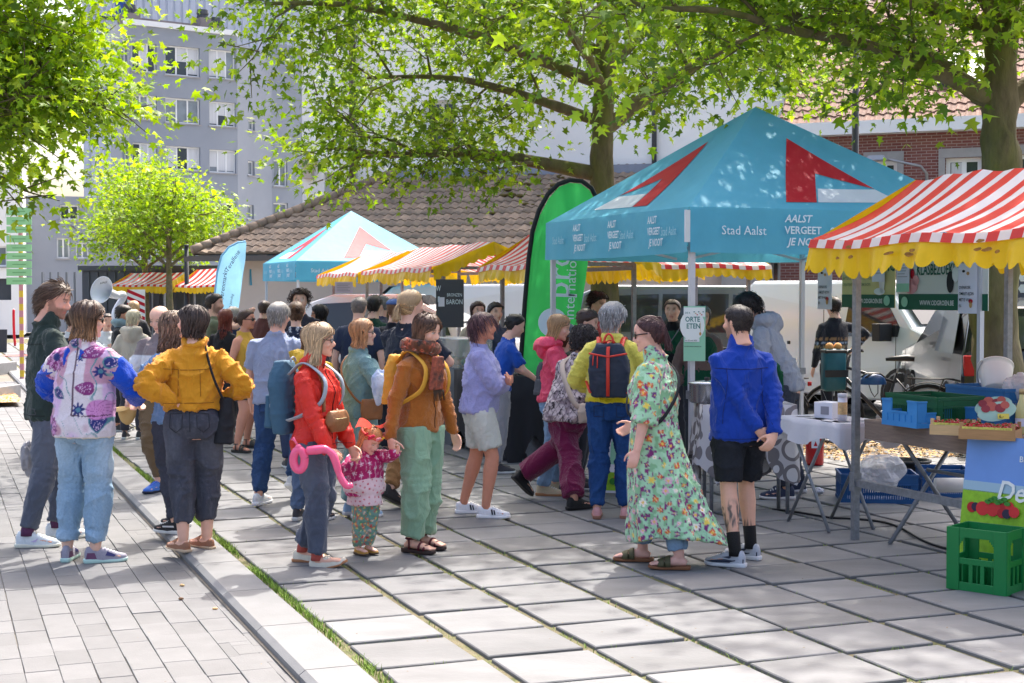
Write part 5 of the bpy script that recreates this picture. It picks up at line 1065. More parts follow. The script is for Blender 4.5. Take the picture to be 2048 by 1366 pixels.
def dots_mat():
 m = bpy.data.materials.new('dotted_cloth'); m.use_nodes = True; N = m.node_tree.nodes; L = m.node_tree.links; bs = N['Principled BSDF']; bs.inputs['Roughness'].default_value = .5
 tc = N.new('ShaderNodeTexCoord'); v_ = N.new('ShaderNodeTexVoronoi'); v_.inputs['Scale'].default_value = 6.5; v_.inputs['Randomness'].default_value = .35; L.new(tc.outputs['Object'],v_.inputs['Vector'])
 w = N.new('ShaderNodeTexWave'); w.inputs['Scale'].default_value = 30; w.inputs['Distortion'].default_value = 2; L.new(tc.outputs['Object'],w.inputs['Vector'])
 r_ = N.new('ShaderNodeValToRGB'); r_.color_ramp.interpolation = 'CONSTANT'; e = r_.color_ramp.elements; e[0].position = 0; e[0].color = (*srgb(206,204,206),1); e[1].position = .46; e[1].color = (*srgb(112,108,112),1); x = e.new(.62); x.color = (*srgb(188,186,190),1); L.new(v_.outputs['Distance'],r_.inputs[0]); L.new(r_.outputs[0],bs.inputs['Base Color']); return m
dt = thing('serving_table','serving table with grey dotted cloth behind the man in blue','table',(AT(1492,800,11.62).x,11.62,0),R(3)); drape(dt,-.38,.36,-.2,.2,.86,.50,dots_mat(),3,wav=.05)
for (x,y) in ((-.3,-.15),(.3,-.15),(.3,.15),(-.3,.15)): b = MB(); b.tube([(x,y,0),(x,y,.85)],.016,8); b.build('leg',M_galv,dt,True)
pt = thing('steel_pot','steel serving pot on the dotted cloth table by the tent pole','pot',(AT(1400,800,11.62).x + .06,11.66,.862),0); b = MB(); b.lathe([(.13,0),(.14,.01),(.14,.14),(.15,.15),(.15,.16),(.03,.175)],22); b.build('pot',mat('steel',srgb(190,192,196),.25,metal=.9),pt,True); b = MB(); b.lathe([(.02,.172),(.02,.2)],10); b.build('knob',M_blackp,pt,True)
cb = thing('cardboard_box','open brown cardboard box on the slabs behind the green flag','box',G(1048,885),AX - .3); b = MB(); M_card = mat('cardboard',srgb(164,128,92),.85,var=.08,vscale=8)
for a in ((-.24,.24,-.16,-.155),(-.24,.24,.155,.16),(-.24,-.235,-.154,.154),(.235,.24,-.154,.154)): b.bbox(*a,0,.24)
b.build('box',M_card,cb)
for k in range(2): b = MB(); b.prism([(-.24,-.16 + .32 * k,.24),(.24,-.16 + .32 * k,.24),(.24,-.3 + .6 * k,.27 + .02 * k),(-.24,-.3 + .6 * k,.27 + .02 * k)],(0,0,.004)); b.build('flap',M_card,cb)
o = G(1232,985); r_,patch,text,disc,_ = board('small_board','small printed standing board behind the yellow sweater shopper','sign',o + Vector((-.12,0,0)),(.94,-.3,0),.3,.62,M_sheet,t=.01,updir=(.15,.25,1)); patch(0.03,.02,.24,.16,MATS['board_meadow']); disc(.14,.12,.05,.045,mat('p_orange',srgb(226,120,40),.6),dz=.006); disc(.2,.1,.035,.04,M_tred,dz=.007); disc(.09,.1,.03,.03,MATS['p_leaf'],dz=.007); patch(.05,.25,.2,.2,M_pgreen)
crumple('paper_scrap','crumpled white tissue lying on the slabs under the stall',G(1637,990),.035,M_sheet,(1.2,1,.8),12,'litter')
for k,(px,D,L_,label) in enumerate(((905,17.6,2.6,'dark clothed counter of the middle striped stall'),(1010,15.8,1.6,'black clothed counter behind the lavender shopper'))):
 p = AT(px,700,D); ct = thing('stall_counter',label,'counter',(p.x,p.y,0),RZ_A); drape(ct,-L_ / 2,L_ / 2,-.3,.3,.88,.8,mat('counter_cloth%d' % k,[srgb(92,96,102),srgb(36,36,42)][k],.8,bump=.3,bscale=9),k + 4,wav=.03)
 for x in (-L_ / 2 + .1,L_ / 2 - .1): b = MB(); b.bbox(x - .02,x + .02,-.2,.2,0,.86); b.build('leg',M_galv,ct)
p = AT(965,700,17.0); gd = thing('glass_display','glass display case of goods on the middle stall counter','display case',(p.x - .25,p.y,.885),RZ_A); b = MB()
for a in ((-.5,.5,-.2,-.194),(-.5,.5,.194,.2),(-.5,-.494,-.193,.193),(.494,.5,-.193,.193)): b.bbox(*a,0,.32)
b.build('glass_walls',mat('clear_glass',(.6,.65,.65),.05,alpha=.25,spec=.7),gd); b = MB(); b.bbox(-.5,.5,-.2,.2,.321,.329); b.build('top',M_alu,gd)
for k in range(6): b = MB(); b.sphere((-.4 + .16 * k,0,.06),.07,9,6,sc=(1,1.2,.7)); b.build('goods',mat('goods%d' % (k % 3),[srgb(150,110,60),srgb(70,110,60),srgb(170,150,110)][k % 3],.7,var=.3,vscale=30),gd,True)
sgp = AT(42,560,30.0); sg = thing('sign_post','column of green signs on a yellow and pink striped pole at left','sign post',(sgp.x,sgp.y,-.1),0)
M_sgn = mat('sign_green',srgb(150,206,148),.6,var=.08,vscale=6)
for k in range(9):
 y0,y1 = [(415,431),(434,450),(453,466),(471,485),(489,503),(506,519),(522,536),(538,552),(555,569)][k]; a = AT(15,y1,30.0); c = AT(65,y0,30.0); b = MB(); b.bbox(a.x - sgp.x,c.x - sgp.x,-.06,-.045,a.z + .1,c.z + .1); s_ = b.build('sign_plate',M_sgn,sg); b = MB(); zc = (a.z + c.z) / 2 + .1; b.bbox(-.15,.12,-.063,-.061,zc - .008,zc + .008); b.build('line_print',mat('sign_print',srgb(106,168,106),.6),s_)
for k in range(26): b = MB(); z0 = .0 + k * .135; b.lathe([(.045,z0),(.045,z0 + .135)],10,cap=False); b.build('pole_band',mat('band_yellow',srgb(226,190,60),.6) if k % 2 else mat('band_pink',srgb(206,140,150),.6),sg,True)
cbp = AT(4,700,25.0); r_,patch,text,disc,_ = board('chalkboard','black pavement chalkboard with white handwriting cut by the left edge','sign',G(-62,705) ,(1,.05,0),74 * G(0,705).y / FPX,.68,mat('chalk_black',srgb(70,70,74),.8,var=.1,vscale=6),t=.03,updir=(0,.1,1)); text('LICHT',.30,.44,.13,M_pwhite,.004,.2,xs=.7); text('NACHT',.30,.28,.13,M_pwhite,.004,.2,xs=.7)
blp = G(30,692); rbln = thing('balloon','long red modelling balloon standing upright near the chalkboard','balloon',(blp.x,blp.y,0),0); M_rbal = mat('balloon_red',srgb(222,28,48),.2,spec=.6)
z1 = (692 - 618) * blp.y / FPX; b = MB(); b.tube(catmull([(-.03,0,z1),(-.035,0,z1 * .8),(-.03,0,z1 * .4),(0,0,.1),(.03,0,.06)],4),[.02] + [.045] * 15 + [.03],10); b.build('tube',M_rbal,rbln,True); b = MB(); b.sphere((.0,0,.04),.045); b.build('knot',M_rbal,rbln,True)
for k,(x0,y0,x1,y1,h,lb) in enumerate(((-40,800,42,762,.17,'low grey stone planter edge, nearer of two, at the left'),(-60,752,34,725,.2,'low grey stone planter edge, farther of two, at the left'))):
 a = G(x0,y0); c = G(x1,y0 - 12); d = (c - a); n_ = Vector((-d.y,d.x,0)).normalized(); b = MB(); b.prism([a + Vector((0,0,-.1)),c + Vector((0,0,-.1)),c + n_ * .3 + Vector((0,0,-.1)),a + n_ * .3 + Vector((0,0,-.1))],(0,0,h + .1)); tag(b.build('planter_edge',M_stone,None,bevel=.01),lb,'planter')
mulch('bark_mulch','bark mulch bed round the tree behind the near stall',*[uvof(G(1760,905))[0] - .9,uvof(G(1760,905))[0] + 1.6,uvof(G(1760,905))[1] - .6,uvof(G(1760,905))[1] + 1.4],2600)
a_ = uvof(G(10,806)); mulch('bark_mulch','bark mulch bed between the stone edges at the far left',a_[0] - 1.6,a_[0] + .25,a_[1] - .1,a_[1] + 2.6,1800,.02)
a_ = uvof(G(14,712)); b = MB(); sheet(b,a_[0] - 3,a_[0] + .6,a_[1] - .2,a_[1] + .5,.006); tag(b.build('red_mat',mat('mat_red',srgb(206,116,110),.9,var=.1,vscale=5)),'faded red mat lying on the paving at the left','mat')
cp = AT(165,640,46.0); cn = thing('shipping_container','dark grey metal container behind the far striped stall','container',(cp.x,cp.y,0),R(-6)); M_cont = mat('container_grey',srgb(78,84,92),.6,var=.08,vscale=3)
b = MB(); b.bbox(.0,4.6,0,2.4,.1,2.45); b.build('body',M_cont,cn); b = MB(); b.bbox(-.1,4.7,-.1,2.5,2.45,2.6); b.build('roof',M_cont,cn)
for k in range(16): b = MB(); x = .15 + k * .28; b.bbox(x,x + .1,-.04,0,.2,2.4); b.build('rib',M_cont,cn)
for k in range(5): b = MB(); b.bbox(-1.3 + k * .26,-1.25 + k * .26,-.05,.0,.1,2.4); b.build('gate_bar',mat('gate_grey',srgb(120,126,134),.5,metal=.4),cn)
bp_ = AT(255,640,43.0); r_,patch,text,disc,_ = board('barrier_board','red and white striped barrier board under the far striped stall','barrier',Vector((bp_.x,bp_.y,0)),(1,-.2,0),.55,1.85,M_pwhite,t=.02)
for k in range(9):
 b = MB(); M_ = frame((0,0,0),(1,-.2,0),(0,0,1)); z = .05 + k * .2; b.prism([M_ @ Vector((0,z + .12,.003)),M_ @ Vector((.55,z - .10,.003)),M_ @ Vector((.55,z - .0,.003)),M_ @ Vector((0,z + .22,.003))],M_.to_3x3() @ Vector((0,0,.003))); b.build('red_stripe',M_tred,r_)
for (px,D,h,lb) in ((1709,23.0,7.5,'tall black lamp post rising behind the large tent'),(373,40.0,3.0,'thin black lamp post beside the far stalls and shed corner')):
 p = AT(px,500,D); lp = thing('lamp_post',lb,'lamp post',(p.x,p.y,0),0); M_lp = mat('lamp_black',srgb(30,34,38),.5); r0 = .06 if D < 30 else .07; b = MB(); b.lathe([(r0 * 1.5,0),(r0 * 1.5,.9),(r0,1.0),(r0 * .85,h)],14); b.build('pole',M_lp,lp,True); b = MB(); b.lathe([(.05,h),(.28,h + .05),(.3,h + .15),(.1,h + .3)] if h > 4 else [(.06,h),(.075,h + .02),(.05,h + .06)],16); b.build('lantern' if h > 4 else 'cap',M_lp,lp,True)
# ================================================================ PEOPLE
M_skin = mat('skin',attr='Col',rough=.52,spec=.35,subs=.12,var=.05,vscale=30)
M_hair = mat('hair',attr='Col',rough=.45,spec=.4,var=.34,vscale=230,stretch=(1,1,.06),bump=.25,bscale=260)
M_cotton = mat('cloth_cotton',attr='Col',rough=.85,sheen=.15,spec=.2,var=.05,vscale=20,bump=.12,bscale=160,fold=.5)
M_denim = mat('cloth_denim',attr='Col',rough=.9,spec=.15,var=.14,vscale=70,bump=.25,bscale=220,fold=.55)
M_knit = mat('cloth_knit',attr='Col',rough=.95,sheen=.3,spec=.1,var=.08,vscale=60,bump=.5,bscale=140,fold=.35)
M_shell = mat('cloth_shell',attr='Col',rough=.5,spec=.35,var=.03,vscale=12,bump=.08,bscale=80,fold=.6)
M_leather = mat('leather',attr='Col',rough=.45,spec=.4,var=.1,vscale=25,bump=.15,bscale=70)
FAB = {'cotton': M_cotton,'denim': M_denim,'knit': M_knit,'shell': M_shell}
HZ = np.array([.0,.05,.12,.20,.28,.38,.48,.55,.60,.70,.80,.88,.94,.98,1.0])
HW = np.array([.10,.185,.245,.285,.305,.325,.338,.343,.347,.350,.328,.272,.195,.11,.01])
HF = np.array([.345,.405,.405,.40,.41,.415,.395,.41,.435,.435,.395,.315,.22,.12,.01])
HB = np.array([.02,.10,.20,.28,.34,.40,.445,.465,.475,.475,.44,.365,.26,.145,.01])
def headsurf(z,phi,off=0.0):
 z = np.asarray(z,float); phi = np.asarray(phi,float); zc = np.clip(z,0,1)
 w = np.interp(zc,HZ,HW); f = np.interp(zc,HZ,HF); b_ = np.interp(zc,HZ,HB); c = np.cos(phi); s = np.sin(phi)
 x = (w + off) * s; y = np.where(c > 0,(f + off) * c,(b_ + off) * c); return np.stack([x,y,z + off * np.clip((zc - .6) / .4,0,1) ** 1.5],-1)
def head_mesh():
 zs = np.array([.005,.03,.07,.12,.17,.22,.28,.34,.40,.46,.52,.57,.62,.68,.74,.80,.86,.91,.95,.98,.997]); n = 28; ph = np.linspace(0,2 * np.pi,n + 1)[:-1]
 V = []; F = []
 for z in zs: V += [tuple(p) for p in headsurf(np.full(n,z),ph)]
 for i in range(len(zs) - 1):
  for k in range(n): F.append((i * n + (k + 1) % n,i * n + k,(i + 1) * n + k,(i + 1) * n + (k + 1) % n))
 F.append(tuple(range(n))); F.append(tuple((len(zs) - 1) * n + k for k in range(n - 1,-1,-1)))
 b = MB(); b.add(V,F)
 b.tube([(0,.385,.57),(0,.44,.47),(0,.50,.385),(0,.475,.335),(0,.40,.315)],[.028,.036,.05,.052,.03],8)          # nose
 for s in (-1,1):
  b.sphere((s * .048,.43,.345),.036,8,6)                                                            # nostril wings
  b.tube([(s * .04,.405,.575),(s * .13,.40,.59),(s * .22,.34,.575)],[.03,.034,.025],6)           # brow ridge
  b.sphere((s * .345,-.03,.44),.085,9,7,sc=(.32,.62,1.15)); b.sphere((s * .365,-.05,.46),.08,9,7,sc=(.3,.6,1.0))   # ear
  b.sphere((s * .2,.30,.36),.1,8,6)                                                              # cheek
  b.sphere((s * .135,.352,.505),.058,8,6)                                                         # eyelid bulge
 b.tube([(-.11,.355,.215),(-.05,.402,.225),(0,.412,.222),(.05,.402,.225),(.11,.355,.215)],[.014,.026,.03,.026,.014],6)
 b.tube([(-.09,.36,.18),(0,.405,.172),(.09,.36,.18)],[.016,.034,.016],6); b.sphere((0,.36,.06),.085,8,6)                # lips, chin
 return b
HEADB = head_mesh()
def two_bone(a,t,l1,l2,hint):
 a = Vector(a); t = Vector(t); d = t - a; L = d.length; mx = (l1 + l2) * .998
 if L > mx: d = d * (mx / L); L = mx; t = a + d
 x = (l1 * l1 - l2 * l2 + L * L) / (2 * L); h = math.sqrt(max(0,l1 * l1 - x * x)); dn = d / L; hv = Vector(hint); hv = hv - dn * hv.dot(dn)
 hv = hv.normalized() if hv.length > 1e-5 else dn.orthogonal().normalized(); return a + dn * x + hv * h,t
TF_ = [(.45,.050,.052,-.005),(.49,.096,.066,-.010),(.525,.102,.070,-.012),(.57,.090,.062,-.004),(.615,.075,.053,0),(.66,.079,.057,0),(.715,.088,.068,.008),(.755,.087,.060,.004),(.785,.078,.048,-.004),(.808,.058,.041,-.008),(.830,.040,.035,-.008),(.85,.033,.033,-.008)]
TM_ = [(.45,.050,.052,-.005),(.49,.094,.066,-.006),(.525,.097,.068,-.006),(.57,.093,.064,0),(.615,.089,.060,0),(.66,.094,.064,0),(.715,.103,.070,.004),(.76,.101,.064,0),(.79,.089,.051,-.006),(.813,.066,.043,-.008),(.834,.045,.037,-.008),(.852,.037,.036,-.008)]
def ring(c,hw,hd,n=22,pw=2.3):
 out = []
 for k in range(n):
  a = 2 * math.pi * k / n; ca,sa = math.cos(a),math.sin(a); out.append(Vector((c[0] + hw * math.copysign(abs(ca) ** (2 / pw),ca),c[1] + hd * math.copysign(abs(sa) ** (2 / pw),sa),c[2])))
 return out
def loft(b,rings):
 n = len(rings[0]); V = [v for r_ in rings for v in r_]; F = [(i * n + k,i * n + (k + 1) % n,(i + 1) * n + (k + 1) % n,(i + 1) * n + k) for i in range(len(rings) - 1) for k in range(n)]
 F += [tuple(range(n - 1,-1,-1)),tuple((len(rings) - 1) * n + k for k in range(n))]; b.add(V,F)
def fold(me,amp,seed,fr=(9,9,13),joints=(),zcut=None):
 P = getco(me); Nn = getno(me); w = vnoise(P * 3.1 + seed,seed)[:,None] * 2.6; Q = P * np.array(fr) + w
 r1 = 1 - np.abs(2 * vnoise(Q,seed + 3) - 1); r2 = 1 - np.abs(2 * vnoise(Q * 2.1 + 7,seed + 5) - 1); d = amp * .8 * (r1 ** 1.5 - .45) + amp * .9 * r1 ** 9 + amp * .6 * r2 ** 9
 for (j_,ax,rad) in joints:
  D = P - np.array(j_); r_ = np.sqrt((D ** 2).sum(1)); s_ = D @ np.array(ax); g_ = np.exp(-(r_ / rad) ** 2); ph = s_ * (2 * np.pi / .042) + 3.2 * vnoise(P * 13 + seed,seed + 8); d -= amp * 1.1 * g_ * (1 - np.abs(np.sin(ph * .5))) ** 3
 d = np.maximum(d,-.007)
 if zcut: d = np.where(P[:,2] > zcut,np.minimum(d,0) * .3,d)
 setco(me,P + Nn * d[:,None])
def thin(me,ratio):
 o = bpy.data.objects.new('raw',me); TMP.collection.objects.link(o); d_ = o.modifiers.new('d','DECIMATE'); d_.ratio = ratio; TMPV.update(); out = bpy.data.meshes.new_from_object(o.evaluated_get(TMPV.depsgraph)); bpy.data.objects.remove(o); bpy.data.meshes.remove(me); return out
def smooth_mesh(me): me.polygons.foreach_set('use_smooth',[True] * len(me.polygons))
PEOPLE = []
def person(sp):
 """sp: dict. feet = [(px,py,lift,pitch,yaw), ...] left, right; face/look headings in degrees (0 away from camera, 90 to the right, 180 towards it)"""
 g = sp.get; H = sp['H']; near = g('near',True); vx = g('voxel',.0078 if near else .013); sex = g('sex','f'); seed = g('seed',1); gr = sp['girth'] = g('girth',1.0) * .92; zg = g('zg',0.0); kid = g('kid',False)
 hd_ = R(g('face',0)); F_ = [G(f[0],f[1],zg) for f in sp['feet']]; base = (F_[0] + F_[1]) / 2; base.z = zg
 root = thing('person',sp['label'],'person',base,-hd_); Ml = Matrix.Rotation(hd_,4,'Z')
 loc = lambda w: Ml @ (Vector(w) - base)
 hh = g('head',.198 if kid else .130) * H; hz = .50 if kid else .52
 lean,side,twist = R(g('lean',0)),R(g('side',0)),R(g('twist',0))
 ft = []
 for k,f in enumerate(sp['feet']):
  p = loc(F_[k]); lift = f[2] if len(f) > 2 else 0; pit = R(f[3]) if len(f) > 3 else 0; yaw = R(f[4]) if len(f) > 4 else R(-8 if k == 0 else 8)
  ft.append((p + Vector((0,0,lift)),pit,yaw))
 FL_ = .152 * H * (1.05 if not kid else .95); ank = .05 * H; sole = g('sole',.018)
 anks = []
 for p,pit,yaw in ft:
  Mf = Matrix.Translation(p) @ Matrix.Rotation(-yaw,4,'Z') @ Matrix.Translation((0,FL_ * .36,0)) @ Matrix.Rotation(-pit,4,'X') @ Matrix.Translation((0,-FL_ * .36,0)); anks.append((Mf,Mf @ Vector((0,-FL_ * .22,ank + sole))))
 pv = Vector(((anks[0][1].x + anks[1][1].x) / 2 + g('px_off',0),(anks[0][1].y + anks[1][1].y) / 2 + .03 * H + g('py_off',0),0)); ll = (hz - .05) * H
 hips = [Vector((s * .052 * H,0,0)) for s in (-1,1)]; pz = hz * H + sole
 for k in (0,1):
  a = anks[k][1]; dx = Vector((a.x - pv.x - hips[k].x,a.y - pv.y,0)).length; mz = a.z + math.sqrt(max(.01,(ll * .997) ** 2 - dx * dx)); pz = min(pz,mz)
 pv.z = pz; dz = pz - hz * H
 def bend(p):
  p = Vector(p); z0 = hz * H; t = max(0,min(1,(p.z - z0) / (.16 * H))); t = t * t * (3 - 2 * t) if t < 1 else 1; q = Vector((p.x,p.y,p.z - z0))
  if twist: q = Matrix.Rotation(-twist * t,3,'Z') @ q
  if lean: q = Matrix.Rotation(-lean * t,3,'X') @ q
  if side: q = Matrix.Rotation(side * t,3,'Y') @ q
  return q + pv
 secs = [(z if not kid else .45 + (z - .45) * .86,w * gr * H * (1.12 if kid else 1),d * gr * H * (1.2 if kid else 1),y * H) for z,w,d,y in (TF_ if sex == 'f' else TM_)]
 top_z = secs[-1][0]; shx = (.093 if sex == 'f' else .106) * H * (.9 if kid else 1); shz = ((.775 if sex == 'f' else .782) if not kid else .735) * H
 sh = [bend((s * shx,-.006 * H,shz)) for s in (-1,1)]
 la,lf = (.165 * H,.146 * H) if not kid else (.15 * H,.13 * H)
 arms = []
 for k,nm in enumerate(('L','R')):
  a = g('arm' + nm,'down'); s = -1 if k == 0 else 1
  if a == 'down': a = ((s * .150,.03,.485),(s * .5,-1,0))
  elif a == 'fwd': a = ((s * .06,.20,.60),(s * 1,-.6,-.6))
  elif a == 'hip': a = ((s * .11,.035,.585),(s * 1,-.35,0))
  elif a == 'fold': a = ((-s * .05,.125,.66),(s * .9,-.1,-.6))
  elif a == 'back': a = ((s * .03,-.10,.50),(s * 1,-.4,0))
  t = Vector(a[0]) * H; tgt = loc(a[2]) if len(a) > 2 and a[2] is not None else Vector((t.x + pv.x,t.y + pv.y,t.z + dz * .0 + (pv.z - hz * H)))
  if len(a) > 3 and a[3] == 'bent': tgt = bend(t)
  e,w_ = two_bone(sh[k],tgt,la,lf,a[1]); arms.append((sh[k],e,w_))
 b = MB(); rr = []
 for (z,w,d,y) in secs: rr.append([bend(v) for v in ring((0,y,z * H),w,d)])
 loft(b,rr)
 nk = bend((0,-.012 * H,(top_z - .02) * H)); hb0 = bend((0,.004 * H,(top_z + .025) * H))
 look = R(g('look',g('face',0))) - hd_; hp = R(g('pitch',0)); hr = R(g('roll',0))
 Mh = Matrix.Translation(hb0 + Vector((0,0,.0))) @ Matrix.Rotation(-look,4,'Z') @ Matrix.Rotation(hr,4,'Y') @ Matrix.Rotation(hp,4,'X') @ Matrix.Scale(hh,4) @ Matrix.Translation((0,.06,-.10))
 nr = (.031 if sex == 'f' else .036) * H * (.95 if kid else 1)
 b.tube([nk,(nk + hb0) / 2,Mh @ Vector((0,-.05,.22))],[nr * 1.25,nr,nr * .98],12)
 b.add([Mh @ Vector(v) for v in HEADB.v],HEADB.f)
 ag = g('armg',1.0) * gr
 for k in (0,1):
  s_,e,w_ = arms[k]; inn = s_.lerp(bend((0,-.006 * H,shz + .03 * H)),.40); pts = [inn,s_,s_.lerp(e,.35),s_.lerp(e,.75),e,e.lerp(w_,.25),e.lerp(w_,.6),w_]; q = H * ag
  b.tube(pts,[.024 * q,.0285 * q,.027 * q,.0235 * q,.022 * q,.0235 * q,.019 * q,.0145 * q],12)
  hand(b,e,w_,s_,H * (.96 if not kid else .95),-1 if k == 0 else 1,g('hand' + 'LR'[k],{}),fine=near)
 for k in (0,1):
  Mf,a = anks[k]; h = pv + hips[k]; kn,a2 = two_bone(h,a,ll * .5,ll * .5,Vector((0.12 * (-1 if k == 0 else 1),1,0)) if not g('knee') else g('knee')); q = H * gr
  sp.setdefault('_legs',{})[k] = (h,kn,a2)
  b.tube([h,h.lerp(kn,.3),h.lerp(kn,.75),kn,kn.lerp(a2,.28),kn.lerp(a2,.65),a2,a2 - Vector((0,0,.02))],[.054 * q,.050 * q,.037 * q,.034 * q,.036 * q,.027 * q,.021 * q,.02 * q],12)
  z0 = sole + .002; fp = [(0,-.42,.03),(0,-.30,.032),(0,-.1,.034),(0,.12,.027),(0,.34,.018),(.0,.47,.013)]; fr_ = [(.020,.024),(.032,.030),(.033,.032),(.026,.037),(.017,.042),(.010,.03)]
  b.tube([Mf @ Vector((x,y * FL_ * .98,z0 + r_[0] * H / 1.7)) for (x,y,zz),r_ in zip(fp,fr_)],[(r_[0] * H / 1.7,r_[1] * H / 1.7) for r_ in fr_],12,up=(0,0,1))
  if g('barefoot') and near:
   for q_ in range(5): b.tube([Mf @ Vector(((-.03 + .015 * q_) * H / 1.7,FL_ * .42,z0 + .012)),Mf @ Vector(((-.033 + .0165 * q_) * H / 1.7,FL_ * (.52 - .012 * abs(q_ - (3 if k == 0 else 1))),z0 + .010))],[.010,.008],6)
 me = remesh(b.v,b.f,vx,3,.5,.29 if near else .2); P = getco(me); sk = np.array(srgb(*g('skin',(222,176,154)))); C = np.tile(sk,(len(P),1))
 iM = np.array(Mh.inverted()); L = P @ iM[:3,:3].T + iM[:3,3]; hd = (L[:,2] > -.05) & (np.abs(L[:,0]) < .45) & (np.abs(L[:,1]) < .6) & (L[:,2] < 1.1)
 def mixc(mask,col,a=1.0):
  m_ = np.clip(mask,0,1)[:,None] * a; C[:] = C * (1 - m_) + np.array(col) * m_
 ax = np.abs(L[:,0]); fr_ = hd & (L[:,1] > .2)
 lip = fr_ * sstep(.125,.085,ax) * sstep(.045,.025,np.abs(L[:,2] - .2)) * (L[:,1] > .33); mixc(lip,srgb(*g('lips',(178,92,88))),.8)
 brow = fr_ * sstep(.03,.018,np.abs(L[:,2] - .595 + ax * .02)) * (ax > .05) * (ax < .225); hc = np.array(srgb(*g('hair',(80,60,48)))); mixc(brow,hc * .8,.75)
 ex = ax - .135; ez = L[:,2] - .505; eye = fr_ * sstep(1.25,.85,np.sqrt((ex / .052) ** 2 + (ez / .027) ** 2)); mixc(eye,(.55,.53,.5)); iris = fr_ * sstep(.028,.016,np.sqrt(ex ** 2 + ez ** 2)); mixc(iris,(.03,.02,.015))
 lash = fr_ * sstep(.016,.008,np.abs(ez - .022)) * (np.abs(ex) < .06); mixc(lash,hc * .5,.7)
 mixc(hd * sstep(.12,.03,np.sqrt((ax - .2) ** 2 + (L[:,2] - .36) ** 2)) * (L[:,1] > .15),srgb(214,140,124),.35)
 if g('beard'):
  nb = .75 + .5 * vnoise(P * 160,4); bd = hd * sstep(.36,.28,L[:,2] - .25 * (ax > .2) * sstep(.2,.05,L[:,1])) * (L[:,1] > -.02) * (L[:,2] > -.03) * (1 - lip) * (ax + L[:,1] > .1); mixc(bd * nb,hc * .9,g('beard'))
 if g('stubble_head'):
  mixc(hd * sstep(.30,.42,L[:,2] + .35 * sstep(.1,-.2,L[:,1]) - .45 * sstep(.1,.3,L[:,1])),hc,g('stubble_head'))
 for fn in g('paint',[]): fn(P,C,sp)
 setcol(me,C); me.materials.append(M_skin); smooth_mesh(me); link('body',me,root)
 sp['_arms'] = arms; sp['_bend'] = bend; sp['_secs'] = secs; sp['_Mh'] = Mh; sp['_hh'] = hh; sp['_pv'] = pv; sp['_anks'] = anks; sp['_FL'] = FL_; sp['_root'] = root; sp['_dz'] = dz; sp['_loc'] = loc; sp['_base'] = base
 sp['_hem'] = min([t_.get('cover',t_.get('hem',.5)) for t_ in (g('top') if isinstance(g('top'),list) else [g('top')]) if t_] or [.9]); bt = g('bottom')
 if bt: lower(sp,bt,root,near,seed)
 for tp in (g('top') if isinstance(g('top'),list) else [g('top')]):
  if tp: upper(sp,tp,root,near,seed)
 sh_ = g('shoes')
 if sh_:
  for k in (0,1): shoe(sp,sh_,k,root)
 hs = g('hairstyle')
 if hs: hair(sp,hs,root,near,seed)
 if g('glasses'): spectacles(sp,g('glasses'),root)
 PEOPLE.append((sp,root)); return root

def hand(b,e,w,s_,H,side,opt,fine=True):
 d = Vector(opt['dir']).normalized() if 'dir' in opt else ((w - e).normalized() * .85 + Vector((0,.15,-.12))).normalized()
 pn = Vector(opt.get('palm',(-side,.15,0))); pn = (pn - d * pn.dot(d)).normalized(); sd = d.cross(pn).normalized() * (1 if side > 0 else -1)   # sd points to the thumb side
 L = H / 1.7; curl = opt.get('curl',.55); thumb_dir = sd if sd.dot(Vector((0,1,0.2))) > 0 or opt.get('nothumbfix') else -sd
 q = thumb_dir; pw = .040 * L; plen = .085 * L
 b.tube([w - d * .012,w + d * plen * .35,w + d * plen * .8,w + d * plen * 1.02],[(.016 * L,.024 * L),(.0155 * L,.035 * L),(.0145 * L,pw),(.011 * L,pw * .95)],12,up=pn)
 if not fine:
  b.tube([w + d * plen,w + d * (plen + .03 * L) + pn * .01 * L,w + d * (plen + .055 * L) + pn * (.035 * curl * 1.5) * L],[(.013 * L,.034 * L),(.013 * L,.03 * L),(.011 * L,.022 * L)],8,up=pn); return
 for k,(off,ln) in enumerate(((.029,.068),(.0098,.078),(-.0098,.073),(-.029,.056))):
  p = w + d * plen * .97 + q * (off * L); a = curl * (.8 + .12 * k); pts = [p]
  for seg,l_ in enumerate((.45,.32,.28)):
   p = p + (d * math.cos(a) + pn * math.sin(a)) * (ln * l_ * L * 1.08); pts.append(p); a += curl * .9
  b.tube(pts,[.0098 * L,.009 * L,.0082 * L,.0068 * L],8)
 p = w + d * .022 * L + q * .026 * L; pts = [p,p + (d * .6 + q * .65 + pn * .35) * .034 * L,p + (d * .95 + q * .72 + pn * .7) * .052 * L,p + (d * 1.35 + q * .6 + pn * .9) * .062 * L]; b.tube(pts,[.014 * L,.012 * L,.010 * L,.008 * L],8)

